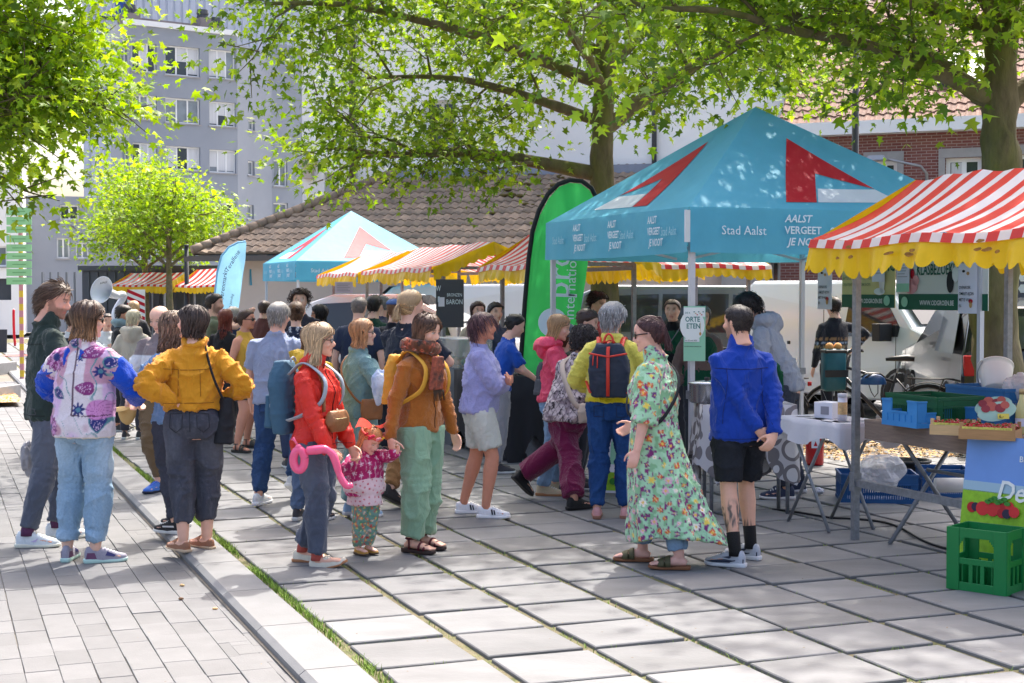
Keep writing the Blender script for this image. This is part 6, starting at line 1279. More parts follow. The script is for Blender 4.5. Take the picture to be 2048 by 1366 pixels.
def colarr(sp,me,col,paint=None):
 P = getco(me); C = np.tile(np.array(srgb(*col)),(len(P),1))
 if paint is not None: paint(P,C,sp)
 setcol(me,C)
def upper(sp,tp,root,near,seed):
 """tp: col, fab, hem, ease, sleeve (0..1.05), box, flare, collar, name"""
 H = sp['H']; t = tp.get; bend = sp['_bend']; secs = sp['_secs']; e = t('ease',.014) * .72; hem = t('hem',.50); box = t('box',0.0); b = MB(); rr = []; kid = sp.get('kid')
 zs = sorted({hem,*[s[0] for s in secs if s[0] > hem + .012 and s[0] < secs[-1][0] - (.02 if t('low') else .0)]}); sz = [s[0] for s in secs]; mw = max(s[1] for s in secs if s[0] > .68 * (1 if not kid else .95))
 for z in zs:
  w = np.interp(z,sz,[s[1] for s in secs]); d = np.interp(z,sz,[s[2] for s in secs]); y = np.interp(z,sz,[s[3] for s in secs])
  if z < .72: w = max(w,mw * box); d = max(d,np.interp(.715,sz,[s[2] for s in secs]) * box * .95)
  fl = t('flare',.009) * max(0,(.72 - z) / .25); ee = e * (1.0 if z < .72 else .75 if z < .765 else .5 if z < .80 else .25)
  rr.append([bend(Vector((v.x,max(v.y,-.01),v.z)) if t('front') else v) for v in ring((0,y,z * H),w + ee + fl,d + ee * .9 + fl)])
 loft(b,rr); sl = t('sleeve',1.0); se = t('se',t('ease',.014)) * .74; le = len(rr)
 for k in (0,1):
  s_,el,w_ = sp['_arms'][k]
  if sl <= 0.02:
   continue
  inn = s_.lerp(bend((0,-.006 * H,(.808 if not kid else .765) * H)),.45); q = H * sp.get('girth',1) * (1.1 if kid else 1); pts = [inn,s_]; rad = [.025 * q + se * .4,.0295 * q + t('sse',se * .62)]
  def addp(f,r_): pts.append(s_.lerp(el,f * 2) if f <= .5 else el.lerp(w_,(f - .5) * 2)); rad.append(r_)
  prof = [(.14,.0285),(.3,.0265),(.42,.0245),(.5,.0235),(.6,.0245),(.75,.021),(.9,.0175),(1.0,.0165),(1.05,.0165)]; last = .0165
  for f,r_ in prof:
   if f < sl - .03: addp(f,r_ * q + se * t('cuffw',1.0 if f < .6 else .85));
  addp(sl,np.interp(sl,[p[0] for p in prof],[p[1] for p in prof]) * q + se * t('cuff',.55)); b.tube(pts,rad,14)
 col = t('collar'); nb = bend((0,-.010 * H,.838 * H if not kid else .79 * H)); nt_ = bend((0,-.004 * H,(.868 if not kid else .82) * H))
 if col == 'crew': b.tube([nb + Vector((0,0,-.012)),nb + (nt_ - nb) * .25],[.047 * H,.042 * H],16)
 elif col == 'turtle': b.tube([nb,nb + (nt_ - nb) * .9],[.048 * H,.043 * H],16)
 elif col == 'shirt':
  b.tube([nb + Vector((0,0,-.01)),nb + (nt_ - nb) * .45,nb + (nt_ - nb) * .8 + Vector((0,-.012 * H,0))],[.052 * H,.050 * H,.048 * H],16)
 elif col == 'hood':
  bk = bend((0,-.055 * H,.83 * H if not kid else .78 * H)); b.tube([bend((-.055 * H,.0,.845 * H)),bend((-.06 * H,-.04 * H,.84 * H)),bk + Vector((0,-.018 * H,-.008 * H)),bend((.06 * H,-.04 * H,.84 * H)),bend((.055 * H,0,.845 * H))],[.024 * H,.034 * H,.045 * H,.034 * H,.024 * H],12); b.sphere(bk + Vector((0,-.012 * H,-.035 * H)),.055 * H,10,8,sc=(1.1,.6,.9)); b.tube([nb,nb + (nt_ - nb) * .6],[.052 * H,.05 * H],14)
 elif col == 'scarf':
  b.tube([bend((.065 * H * math.cos(a),.055 * H * math.sin(a) - .002 * H,(.852 + .01 * math.sin(a + 2)) * H)) for a in np.linspace(0,2 * math.pi,16)],.026 * H,10)
 for ex in t('extra',[]): ex(b,sp)
 vox = t('voxel',.0098 if near else .019); me = remesh(b.v,b.f,vox,t('smooth',4),.5)
 J = [(el,(w_ - s_).normalized(),.085) for s_,el,w_ in sp['_arms']] + [(w_,(w_ - el).normalized(),.05) for s_,el,w_ in sp['_arms'] if t('sleeve',1) > .9] + [(s_ - Vector((0,0,.05)),(el - s_).normalized(),.05) for s_,el,w_ in sp['_arms']]
 fold(me,t('fold',.013 if near else .009),seed + 11,t('fr',(10,10,9)),J)
 if not t('paint'): me = thin(me,.5)
 colarr(sp,me,t('col',(120,120,120)),t('paint')); me.materials.append(FAB[t('fab','cotton')]); smooth_mesh(me); o = link(t('name','top'),me,root); sp['_top'] = o; return o
def lower(sp,bt,root,near,seed):
 """bt: col, fab, waist, hem (height of hem /H), r=(thigh,knee,hem) metres extra, kind trousers/shorts/skirt"""
 H = sp['H']; t = bt.get; bend = sp['_bend']; secs = sp['_secs']; pv = sp['_pv']; e = t('ease',.012); b = MB(); rr = []; kid = sp.get('kid'); sz = [s[0] for s in secs]
 wz = t('waist',.60)
 for z in (.455,.475,.50,.525,.55,.58,wz):
  if z > wz: continue
  zz = z if not kid else .45 + (z - .45) * .9; w = np.interp(zz,sz,[s[1] for s in secs]); d = np.interp(zz,sz,[s[2] for s in secs]); y = np.interp(zz,sz,[s[3] for s in secs]); ee = e * (1 if z < .56 else .6) if zz < sp['_hem'] + .01 else -.002
  if z < .49: w = max(w,.085 * H); d = max(d,.06 * H)
  rr.append([bend(v) for v in ring((0,y,zz * H),w + ee,d + ee)])
 rr.sort(key=lambda r_: r_[0].z); loft(b,rr); th,kn_,hm = [v_ * .72 for v_ in t('r',(.012,.015,.02))]; q = H * sp.get('girth',1)
 for k in (0,1):
  h,kn,a = sp['_legs'][k]; full = t('hem',.06); tot = (h - kn).length + (kn - a).length; f_end = t('len',1.0); pts = []; rad = []
  prof = [(0,.056,th),(.15,.053,th),(.3,.046,th),(.42,.040,(th + kn_) / 2),(.5,.036,kn_),(.6,.037,kn_),(.72,.033,(kn_ + hm) / 2),(.85,.026,hm),(.95,.0225,hm),(1.0,.022,hm),(1.06,.022,hm)]
  pt = lambda f: h.lerp(kn,f * 2) if f <= .5 else kn.lerp(a,(f - .5) * 2)
  for f,r_,ex in prof:
   if f < f_end - .02: pts.append(pt(f)); rad.append(r_ * q + ex)
  r_e = np.interp(f_end,[p[0] for p in prof],[p[1] for p in prof]) * q + np.interp(f_end,[p[0] for p in prof],[p[2] for p in prof]); pts.append(pt(f_end)); rad.append(r_e)
  if t('turnup'): pts[-1:] = [pt(f_end - .075),pt(f_end - .07),pt(f_end)]; rad[-1:] = [r_e,r_e + .009,r_e + .009]
  b.tube(pts,rad,16)
 for ex in t('extra',[]): ex(b,sp)
 vox = t('voxel',.0105 if near else .023); me = remesh(b.v,b.f,vox,t('smooth',3),.5)
 J = [(kn,(a - h).normalized(),.10) for h,kn,a in sp['_legs'].values()] + [(a,(a - kn).normalized(),.07) for h,kn,a in sp['_legs'].values()] + [(h + Vector((0,0,-.06)),(kn - h).normalized(),.07) for h,kn,a in sp['_legs'].values()]
 fold(me,t('fold',.012 if near else .008),seed + 23,t('fr',(11,11,6)),J,(sp['_hem'] + .005) * H + sp['_dz'])
 me = thin(me,.42)
 colarr(sp,me,t('col',(70,80,100)),t('paint')); me.materials.append(FAB[t('fab','denim')]); smooth_mesh(me); return link(t('name','trousers'),me,root)
def shoe(sp,sh,k,root):
 H = sp['H']; Mf = sp['_anks'][k][0]; L = sp['_FL']; kind = sh.get('kind','sneaker'); s = H / 1.7; tk = sh.get('sole_t',.022)
 out = [(-.50,.020),(-.47,.029),(-.38,.034),(-.22,.034),(-.05,.034),(.12,.040),(.28,.044),(.40,.041),(.48,.031),(.53,.016)]
 bs = MB(); n = len(out); top = []; bot = []
 poly = [(-w,y) for y,w in out] + [(w,y) for y,w in reversed(out)]
 tr = lambda y: tk + (.012 if y > .4 else 0) * sh.get('spring',.5) + (.006 if y < -.2 else 0)
 def rim(f,dz): return [Mf @ Vector((x * f * s,y * L * (1 + (f - 1) * .3),dz(y))) for x,y in poly]
 R0 = rim(.96,lambda y: .012 * sh.get('spring',.5) * max(0,(y - .3)) / .23); R1 = rim(1.04,lambda y: tr(y) * .5); R2 = rim(1.02,tr); N_ = len(poly)
 bs.add(R0 + R1 + R2,[(i,(i + 1) % N_,N_ + (i + 1) % N_,N_ + i) for i in range(N_)] + [(N_ + i,N_ + (i + 1) % N_,2 * N_ + (i + 1) % N_,2 * N_ + i) for i in range(N_)] + [tuple(range(N_)),tuple(2 * N_ + i for i in range(N_ - 1,-1,-1))])
 r_ = thing_part('shoe' if kind != 'sandal' else 'sandal',root)
 M_s = mat('sole_%d_%d_%d' % sh.get('sole',(225,225,222)),srgb(*sh.get('sole',(225,225,222))),.6)
 M_u = mat('upper_%d_%d_%d' % sh['col'],srgb(*sh['col']),.65,var=.08,vscale=40,bump=.2,bscale=90)
 if kind != 'sandal':
  b = MB(); hgt = sh.get('h',.085); secs = [(-.47,.018,.055),(-.42,.028,hgt * .95),(-.30,.033,hgt),(-.14,.034,hgt * .97),(.0,.035,.078),(.14,.038,.060),(.28,.041,.047),(.40,.037,.037),(.48,.026,.026),(.515,.012,.016)]
  rings_ = []
  for y,w,h in secs:
   rg = []
   for q in range(13):
    a = math.pi * q / 12; rg.append(Mf @ Vector((-w * 1.0 * s * math.copysign(abs(math.cos(a)) ** .8,math.cos(a)),y * L,tr(y) - .004 + (h - .0) * s * math.sin(a) ** .75)))
   rings_.append(rg)
  V = [v for r0 in rings_ for v in r0]; F = [(i * 13 + q,i * 13 + q + 1,(i + 1) * 13 + q + 1,(i + 1) * 13 + q) for i in range(len(secs) - 1) for q in range(12)] + [tuple(range(12,-1,-1)),tuple((len(secs) - 1) * 13 + q for q in range(13))]
  b.add(V,F); u = b.build('shoe',M_u,root,True); bs.build('sole',M_s,u,bevel=.003)
  if sh.get('laces',True):
   lm = mat('laces_%d' % sh.get('lace',(230,230,226))[0],srgb(*sh.get('lace',(230,230,226))),.8)
   for q in range(4): y = .0 + .07 * q; h = np.interp(y,[p[0] for p in secs],[p[2] for p in secs]); b = MB(); b.tube([Mf @ Vector((x * s,y * L,tr(y) + (h - .004) * s - abs(x) * .35)) for x in (-.022,0,.022)],.0045,5); b.build('lace',lm,u,True)
  for (c,poly2,col) in sh.get('marks',[]):
   m_ = mat('mark_%d_%d_%d' % col,srgb(*col),.6)
   for sgn in (-1,1):
    b = MB(); pts = []
    for (y,z) in poly2:
     w = np.interp(y,[p[0] for p in secs],[p[1] for p in secs]); h = np.interp(y,[p[0] for p in secs],[p[2] for p in secs]) * s; f = min(1,max(0,(z - tr(y) + .004) / h)); xx = w * s * (max(0.01,math.cos(math.asin(min(1,f ** (1 / .75))))) ** .8); pts.append(Mf @ Vector((sgn * (xx + .003),y * L,z)))
    b.prism(pts,(Mf.to_3x3() @ Vector((sgn,0,0))) * .002); b.build('mark',m_,u)
 else:
  u = bs.build('sandal',M_s,root,bevel=.003)
  for (y0,z0,w0) in sh.get('straps',((.18,.052,.02),(.05,.066,.02))):
   b = MB(); b.tube([Mf @ Vector((x * s,(y0 + dy) * L,tk + z * s)) for x,z,dy in ((-.043,.0,0),(-.04,z0 * .55,.0),(-.02,z0 * .95,.01),(.0,z0 * 1.04,.015),(.02,z0 * .95,.01),(.04,z0 * .55,0),(.043,0,0))],[(.0045,w0 * s)] * 7,8,up=None); b.build('strap',M_u,u,True)
  if sh.get('ankle'):
   b = MB(); b.tube([Mf @ Vector((.034 * s * math.cos(a),(-.23 + .13 * math.sin(a)) * L,.075 * s + tk)) for a in np.linspace(0,2 * math.pi,14)],.007,6); b.build('strap',M_u,u,True)
   for sg in (-1,1): b = MB(); b.tube([Mf @ Vector((sg * .036 * s,-.2 * L,tk)),Mf @ Vector((sg * .036 * s,-.2 * L,.075 * s + tk))],.006,6); b.build('strap',M_u,u,True)
 if sh.get('sock'):
  h,kn,a = sp['_legs'][k]; b = MB(); b.tube([a + (kn - a) * .0 + Vector((0,0,-.03)),a,a.lerp(kn,sh.get('sock_h',.22))],[.026 * H,.0235 * H,.0255 * H],14); b.build('sock',mat('sock_%d_%d_%d' % sh['sock'],srgb(*sh['sock']),.9,bump=.3,bscale=200),root,True)
def thing_part(n,root): return None

HL_P = np.radians([0,35,55,72,84,96,108,125,150,180]); HL_Z = np.array([.80,.80,.72,.60,.50,.47,.32,.16,.07,.05])
def hairline(phi): a = np.abs((phi + np.pi) % (2 * np.pi) - np.pi); return np.interp(a,HL_P,HL_Z)
def strands(paths,r0,r1):
 """paths: (n,m,3) array -> tapered 4-sided tubes"""
 n,m,_ = paths.shape; T = np.gradient(paths,axis=1); T /= np.linalg.norm(T,axis=2,keepdims=True) + 1e-9; up = np.array([.3,.2,1.0]); u = np.cross(T,up); u /= np.linalg.norm(u,axis=2,keepdims=True) + 1e-9; w = np.cross(T,u)
 tt = np.linspace(0,1,m)[None,:,None]; rad = (r0 * (1 - tt ** 2) + r1 * tt ** 2); rad = np.broadcast_to(rad,(n,m,1)) * np.ones((n,1,1)); V = []
 for k in range(3): a = 2 * np.pi * k / 3; V.append(paths + (u * np.cos(a) + w * np.sin(a)) * rad)
 V = np.stack(V,2).reshape(-1,3); i = np.arange(n)[:,None,None] * (m * 3); j = np.arange(m - 1)[None,:,None] * 3; k = np.arange(3)[None,None,:]; k2 = (k + 1) % 3
 F = np.stack(np.broadcast_arrays(i + j + k,i + j + k2,i + j + 3 + k2,i + j + 3 + k),-1).reshape(-1,4); return V,F
def hair(sp,hs,root,near,seed):
 rng = np.random.default_rng(seed + 77); kind = hs['kind']; Mh = sp['_Mh']; hh = sp['_hh']; col = np.array(srgb(*sp.get('hair',(80,60,48)))); tip = np.array(srgb(*hs['tip'])) if 'tip' in hs else col * 1.15; Ms = np.array(Mh)
 toP = lambda A: A @ Ms[:3,:3].T + Ms[:3,3]
 th = hs.get('vol',.05); nphi,nz = 40,14; V = []; F = []; hl_off = hs.get('line',0.0)
 for i in range(nz):
  t = i / (nz - 1); ph = np.linspace(0,2 * np.pi,nphi + 1)[:-1]; z = np.clip(hairline(ph) + hl_off,.05,.96) * (1 - t) + .995 * t; p = headsurf(z,ph,0); nzv = vnoise(np.stack([np.cos(ph) * 3 + seed,np.sin(ph) * 3,z * 5],1),seed); off = th * (.25 + .75 * min(1,t * 4)) * (.7 + .6 * nzv); V.append(headsurf(z,ph,off))
 V = np.concatenate(V); F = [(i * nphi + (k + 1) % nphi,i * nphi + k,(i + 1) * nphi + k,(i + 1) * nphi + (k + 1) % nphi) for i in range(nz - 1) for k in range(nphi)]; F = np.array(F)
 VV = [toP(V)]; FF = [F]; CC = [np.tile(col * .85,(len(V),1))]; nV = len(V)
 n = int(hs.get('n',170 if near else 60) * ((2.3 if kind in ('short','tousled') else 1.5) if near else .8)); m = 9 if near else 6
 phi = rng.uniform(-np.pi,np.pi,n * 3); z0 = rng.uniform(.05,1.0,n * 3); ok = z0 > hairline(phi) + hl_off + .02; phi = phi[ok][:n]; z0 = z0[ok][:n]; n = len(phi); t = np.linspace(0,1,m)[None,:]; paths = None; r0,r1 = .022,.006
 if kind in ('long','bob','wavy','curlylong'):
  Lh = hs.get('len',1.3) * (1 + rng.uniform(-.08,.06,n)); part = hs.get('part',.1); sg = np.where(phi > part,1,-1); a0 = np.abs(phi); a1 = np.maximum(a0,np.radians(hs.get('open',78) + rng.uniform(0,30,n))); z1 = 1 - Lh
  z = z0[:,None] * (1 - t) + z1[:,None] * t; prog = sstep(0,.35,t * np.ones_like(z)); ang = sg[:,None] * (a0[:,None] * (1 - prog) + a1[:,None] * prog); zs = np.clip(z,.22,1); base = headsurf(zs,ang,th * (.75 + .35 * rng.uniform(0,1,n)[:,None])); base[:,:,2] = z + (base[:,:,2] - zs)
  low = np.clip(.35 - z,0,2)[:,:,None]; nrm_ = np.stack([np.sin(ang),np.cos(ang) * .8,0 * ang],-1); base += nrm_ * low * hs.get('spread',.12); base[:,:,1] -= (low[:,:,0] * hs.get('backw',.08))
  wv = hs.get('wave',.02); ph_ = rng.uniform(0,6.28,n)[:,None]; base += np.stack([np.sin(t * hs.get('freq',9) + ph_) * wv,np.cos(t * hs.get('freq',9) * .9 + ph_) * wv,0 * z],-1) * t[:,:,None]; base += rng.normal(0,.018,(n,1,3)) * t[:,:,None]; paths = base; r0,r1 = hs.get('r',.026),hs.get('rt',.009)
 elif kind in ('short','tousled'):
  L_ = hs.get('len',.22) * rng.uniform(.6,1.25,n); p0 = headsurf(z0,phi,.01); nn = headsurf(z0,phi,.2) - headsurf(z0,phi,0); nn /= np.linalg.norm(nn,axis=1,keepdims=True) + 1e-9; cd = np.array(hs.get('comb',(0,-1,-.2))); cd = cd + rng.normal(0,hs.get('mess',.35),(n,3)); cd -= nn * np.sum(cd * nn,1,keepdims=True); cd /= np.linalg.norm(cd,axis=1,keepdims=True) + 1e-9
  lift = hs.get('lift',.35); paths = p0[:,None,:] + (nn[:,None,:] * (lift * np.sin(t * 2.2)[:,:,None]) + cd[:,None,:] * t[:,:,None]) * L_[:,None,None] + np.array([0,0,-.25]) * (t ** 2)[:,:,None] * L_[:,None,None]; r0,r1 = (.014,.004) if near else (.022,.006)
 elif kind == 'curly':
  L_ = hs.get('len',.34) * rng.uniform(.6,1.2,n); p0 = headsurf(z0,phi,.02); nn = headsurf(z0,phi,.2) - headsurf(z0,phi,0); nn /= np.linalg.norm(nn,axis=1,keepdims=True) + 1e-9; u = np.cross(nn,np.array([.2,.1,1])); u /= np.linalg.norm(u,axis=1,keepdims=True) + 1e-9; w = np.cross(nn,u); ph_ = rng.uniform(0,6.28,n)[:,None]; tw = t * 9 + ph_; cr = .055
  paths = p0[:,None,:] + nn[:,None,:] * (L_[:,None] * t * (1 - .35 * t))[:,:,None] + u[:,None,:] * (np.cos(tw) * cr)[:,:,None] + w[:,None,:] * (np.sin(tw) * cr)[:,:,None] + np.array([0,0,-.5]) * ((t ** 2) * L_[:,None])[:,:,None] * (1 - z0[:,None,None] * .6); r0,r1 = .022,.013
 elif kind in ('ponytail','bun'):
  tie = np.array(hs.get('tie',(0,-.52,.72))); p0 = headsurf(z0,phi,.03); dirv = tie - p0; tt = np.clip(t / .6,0,1)[:,:,None] if kind == 'ponytail' else t[:,:,None]
  q = p0[:,None,:] + dirv[:,None,:] * tt; rad = np.linalg.norm(q[:,:,:2] * np.array([1.25,1.0]),axis=2); c0 = np.array([0,-.03,.55]); v_ = q - c0; ln = np.linalg.norm(v_,axis=2,keepdims=True); dir_ = v_ / (ln + 1e-9); need = 1 / np.sqrt((dir_[:,:,0] / .385) ** 2 + (dir_[:,:,1] / .50) ** 2 + (dir_[:,:,2] / .50) ** 2); q = c0 + dir_ * np.maximum(ln[:,:,0],need * .98)[:,:,None]
  if kind == 'ponytail':
   L_ = hs.get('len',.9) * rng.uniform(.75,1.05,n); a = np.clip((t - .6) / .4,0,1); fall = np.stack([rng.normal(0,.05,n)[:,None] * a + np.sin(a * 5 + rng.uniform(0,6,n)[:,None]) * .03 * a,-(.16 * np.sqrt(a)) * np.ones((n,1)) + rng.normal(0,.045,n)[:,None] * a,(-L_[:,None] * a ** 1.15 + .08 * np.sin(a * 3.1))],-1); q = np.where((t > .6)[:,:,None],tie + fall + rng.normal(0,.02,(n,1,3)),q); r0,r1 = .026,.012
  else:
   nb = 60; aa = rng.uniform(0,6.28,nb)[:,None] + np.linspace(0,4.5,m)[None,:]; el = rng.uniform(-1.2,1.2,nb)[:,None] + np.linspace(-.4,.4,m)[None,:]; rb = hs.get('rb',.17); q2 = tie + np.array([0,-.10,.02]) + np.stack([np.cos(aa) * np.cos(el),np.sin(el),np.sin(aa) * np.cos(el)],-1) * rb * rng.uniform(.75,1.1,(nb,1,1)); q = np.concatenate([q,q2],0); r0,r1 = .028,.018
  paths = q
 if paths is not None:
  ws = toP(paths.reshape(-1,3)).reshape(paths.shape); v_,f_ = strands(ws,r0 * hh,r1 * hh); n = len(paths); FF.append(f_ + nV); VV.append(v_); tt = np.repeat(np.tile(np.linspace(0,1,m),n),3)[:,None]; jit = np.repeat(rng.uniform(.55,1.5,n),m * 3)[:,None]; hl = np.array(srgb(*hs['streak'])) if 'streak' in hs else None; base = (col * (1 - tt) + tip * tt)
  if hl is not None: msk = np.repeat(rng.uniform(0,1,n) < .3,m * 3)[:,None]; base = np.where(msk,hl,base)
  CC.append(base * jit)
 V = np.concatenate(VV); F = np.concatenate(FF); o = npmesh('hair',V,F,M_hair,root,True); at = o.data.color_attributes.new('Col','FLOAT_COLOR','POINT'); C = np.concatenate(CC).astype(np.float32); at.data.foreach_set('color',np.concatenate([C,np.ones((len(C),1),np.float32)],1).ravel()); return o
def spectacles(sp,kind,root):
 Mh = sp['_Mh']; hh = sp['_hh']; m = mat('glasses_frame',srgb(28,26,28),.3); b = MB(); rr = .095 if kind == 'sun' else .085
 for s in (-1,1):
  b.tube([Mh @ Vector((s * .135 + rr * math.cos(a) * 1.15,.435 - .06 * (abs(s * .135 + rr * math.cos(a)) / .25) ** 2,.495 + rr * .8 * math.sin(a))) for a in np.linspace(0,2 * math.pi,15)],.012 * hh if kind != 'sun' else .02 * hh,5,cap=False)
  b.tube([Mh @ Vector((s * .245,.40,.51)),Mh @ Vector((s * .345,.2,.515)),Mh @ Vector((s * .365,-.03,.50))],.013 * hh if kind != 'sun' else .02 * hh,5)
 b.tube([Mh @ Vector((-.05,.455,.52)),Mh @ Vector((.05,.455,.52))],.013 * hh,5); gl = b.build('glasses',m,root,True)
 for s in (-1,1): b = MB(); b.prism([Mh @ Vector((s * .135 + rr * math.cos(a) * 1.1,.43 - .06 * (abs(s * .135 + rr * math.cos(a)) / .25) ** 2,.495 + rr * .76 * math.sin(a))) for a in np.linspace(0,2 * math.pi,15)[:-1]],(Mh.to_3x3() @ Vector((0,1,0))) * .02); b.build('lens',mat('lens_dark',(.012,.010,.010),.08,spec=.7) if kind == 'sun' else mat('lens_clear',(.7,.75,.8),.05,alpha=.18,spec=.6),gl)

from mathutils.bvhtree import BVHTree
def trace(o,pts,side=-1,r=.0028,col=(40,40,44),name='seam',close=False,n=6):
 """thin stitched line lying on a garment: pts are (x, z) in the wearer's frame, seen from the back (-1) or front (+1)"""
 me = o.data; bv = BVHTree.FromPolygons([v.co for v in me.vertices],[p.vertices for p in me.polygons]); P = []; pts = list(pts) + ([pts[0]] if close else [])
 for a,c in zip(pts[:-1],pts[1:]):
  for k in range(n):
   t = k / n; x,z = a[0] + (c[0] - a[0]) * t,a[1] + (c[1] - a[1]) * t; h = bv.ray_cast(Vector((x,side * 1.0,z)),Vector((0,-side,0)))[0]
   if h: P.append(h + Vector((0,side * .0012,0)))
 if len(P) > 2: b = MB(); b.tube(P,r,5); return b.build(name,mat('thread_%d_%d_%d' % tuple(col),srgb(*col),.8),o.parent,True)
def nearest(P,S,k=1):
 best = np.full(len(P),1e9); idx = np.zeros(len(P),int)
 for i in range(0,len(S),64):
  d = ((P[:,None,:] - S[None,i:i + 64,:]) ** 2).sum(2); j = d.argmin(1); dm = d[np.arange(len(P)),j]; u = dm < best; best[u] = dm[u]; idx[u] = i + j[u]
 return np.sqrt(best),idx
def seeds_on(P,spacing,seed):
 rng = np.random.default_rng(seed); Q = P[rng.permutation(len(P))]; cell = {}; out = []; K = np.floor(Q / spacing).astype(int)
 for p,k in zip(Q.tolist(),K.tolist()):
  ok = True
  for a in (-1,0,1):
   for b_ in (-1,0,1):
    for c in (-1,0,1):
     for q in cell.get((k[0] + a,k[1] + b_,k[2] + c),()):
      if (p[0] - q[0]) ** 2 + (p[1] - q[1]) ** 2 + (p[2] - q[2]) ** 2 < spacing * spacing: ok = False; break
     if not ok: break
    if not ok: break
   if not ok: break
  if ok: cell.setdefault(tuple(k),[]).append(p); out.append(p)
  if len(out) > 700: break
 return np.array(out)
def mixin(C,m,col): m = np.clip(m,0,1)[:,None]; C[:] = C * (1 - m) + np.array(col) * m
def paint_floral(spacing,cols,centre,leaf,rf=.55,petals=6):
 def f(P,C,sp):
  n = vnoise(P * 40,3); mixin(C,sstep(.5,.6,n) * .6,srgb(*leaf)); n2 = vnoise(P * 70 + 9,5); mixin(C,sstep(.68,.74,n2),srgb(*cols[0])); S = seeds_on(P,spacing,5); d,i = nearest(P,S); D = P - S[i]; ang = np.arctan2(D[:,2],D[:,0] + D[:,1] * .7); rr = spacing * rf * (.55 + .45 * ((i * 7919) % 10) / 10.0); pet = rr * (.78 + .22 * np.cos(ang * petals + i)); col = np.array([srgb(*c) for c in cols])[(i * 31 + 7) % len(cols)]; m = sstep(pet,pet * .9,d)[:,None]; C[:] = C * (1 - m) + col * m
  vein = (np.cos(ang * petals + i) < -.55) & (d < pet * .85) & (d > rr * .3); mixin(C,vein * .6,srgb(240,226,220)); mixin(C,sstep(rr * .32,rr * .26,d),np.array(srgb(*centre)))
 return f
def paint_suzani(P,C,sp):
 n = vnoise(P * np.array([7,7,6]),2); mixin(C,sstep(.5,.66,n),srgb(220,184,222)); n = vnoise(P * 9 + 4,7); mixin(C,sstep(.66,.76,n),srgb(196,150,170))
 x,z = P[:,0],P[:,2]; w = vnoise(P * 11,8); vine = np.abs(np.sin((x * 1.1 + z * .6) * 16 + 4 * w)); mixin(C,sstep(.2,.1,vine) * sstep(.30,.4,vnoise(P * 4,6)),srgb(92,148,156)); hatch = np.abs(np.sin(x * 95 + z * 50)) ; mixin(C,sstep(.35,.2,vine) * sstep(.3,.1,hatch) * .8,srgb(106,158,162))
 plum,navy,pink = srgb(136,58,122),srgb(48,56,120),srgb(206,140,196)
 for (cx,cz,r,kind) in ((-.17,1.36,.105,'f'),(.10,1.40,.075,'d'),(.16,1.27,.05,'n'),(.075,1.16,.06,'d'),(-.11,1.12,.05,'dn'),(.045,1.02,.055,'n'),(-.19,.90,.085,'f'),(.16,.93,.06,'dn'),(.16,1.02,.065,'p'),(.03,1.36,.03,'n'),(.24,1.33,.055,'dn'),(-.02,1.47,.045,'dn'),(.3,1.0,.07,'f'),(-.3,1.2,.08,'f'),(.28,1.2,.08,'d')):
  dx,dz = x - cx,z - cz; ca,sa = math.cos(cx * 20),math.sin(cx * 20); ex,ez = dx * ca + dz * sa,-dx * sa + dz * ca; d = np.sqrt(dx ** 2 + dz ** 2); a = np.arctan2(ez,ex)
  if kind == 'f': rad = r * (.92 + .08 * np.cos(a * 16)); mixin(C,sstep(rad,rad * .94,d),plum); mixin(C,(np.cos(a * 6) > .45) * (d < rad * .85) * (d > rad * .25) * .9,pink); mixin(C,(vnoise(P * 160,3) > .7) * (d < rad * .9) * .7,srgb(230,200,230)); mixin(C,sstep(r * .28,r * .22,d),navy)
  elif kind == 'n': rad = r * (.75 + .25 * np.cos(a * 8)); mixin(C,sstep(rad,rad * .85,d),navy); mixin(C,(d < r * .3) * .6,srgb(100,160,170))
  elif kind == 'p': mixin(C,sstep(1.05,.95,d / r),pink); mixin(C,(np.abs(np.sin(a * 5 + d * 60)) < .25) * (d < r) * .6,plum)
  else:
   q = np.sqrt((ex / (r * .62 * (1 - .5 * ez / r))) ** 2 + (ez / r) ** 2); c_ = plum if kind == 'd' else navy; mixin(C,sstep(1.12,1.05,q),c_ if kind == 'd' else srgb(86,140,150)); mixin(C,sstep(.95,.88,q),c_); mixin(C,(vnoise(P * 170,9) > .66) * (q < .8) * .8,srgb(220,190,220))
 mixin(C,(np.abs(x - .0) < .0035) * (P[:,1] < 0) * (z > .98) * .9,srgb(70,30,60)); mixin(C,(np.abs(z - .98) < .0035) * (x > 0) * (x < .2) * (P[:,1] < 0) * .9,srgb(70,30,60))
 lo = P[:,2].min(); mixin(C,sstep(lo + .02,lo + .012,P[:,2]),srgb(236,220,204))
def paint_snake(P,C,sp):
 u = P[:,0] * 1.0 + P[:,1]; a = np.abs(np.sin((u + P[:,2] * .8) * 48 + 2 * vnoise(P * 12,1))); b_ = np.abs(np.sin((u - P[:,2] * .8) * 48 + 2 * vnoise(P * 12,2))); mixin(C,sstep(.22,.1,np.minimum(a,b_)),srgb(66,58,66)); n = vnoise(P * 30,4); mixin(C,sstep(.55,.65,n) * .7,srgb(120,104,116)); mixin(C,sstep(.66,.74,vnoise(P * 55,6)),srgb(60,52,60))
def paint_stars(base2,cut):
 def f(P,C,sp):
  S = seeds_on(P,.045,3); d,i = nearest(P,S); D = P - S[i]; a = np.arctan2(D[:,2],D[:,0]); rad = .017 * (.62 + .38 * np.cos(a * 5 + i)); mixin(C,sstep(rad * 1.1,rad * .8,d),srgb(*base2)); mixin(C,(np.abs(np.sin(D[:,0] * 120)) < .12) * (d > .017) * .5,srgb(*base2))
 return f
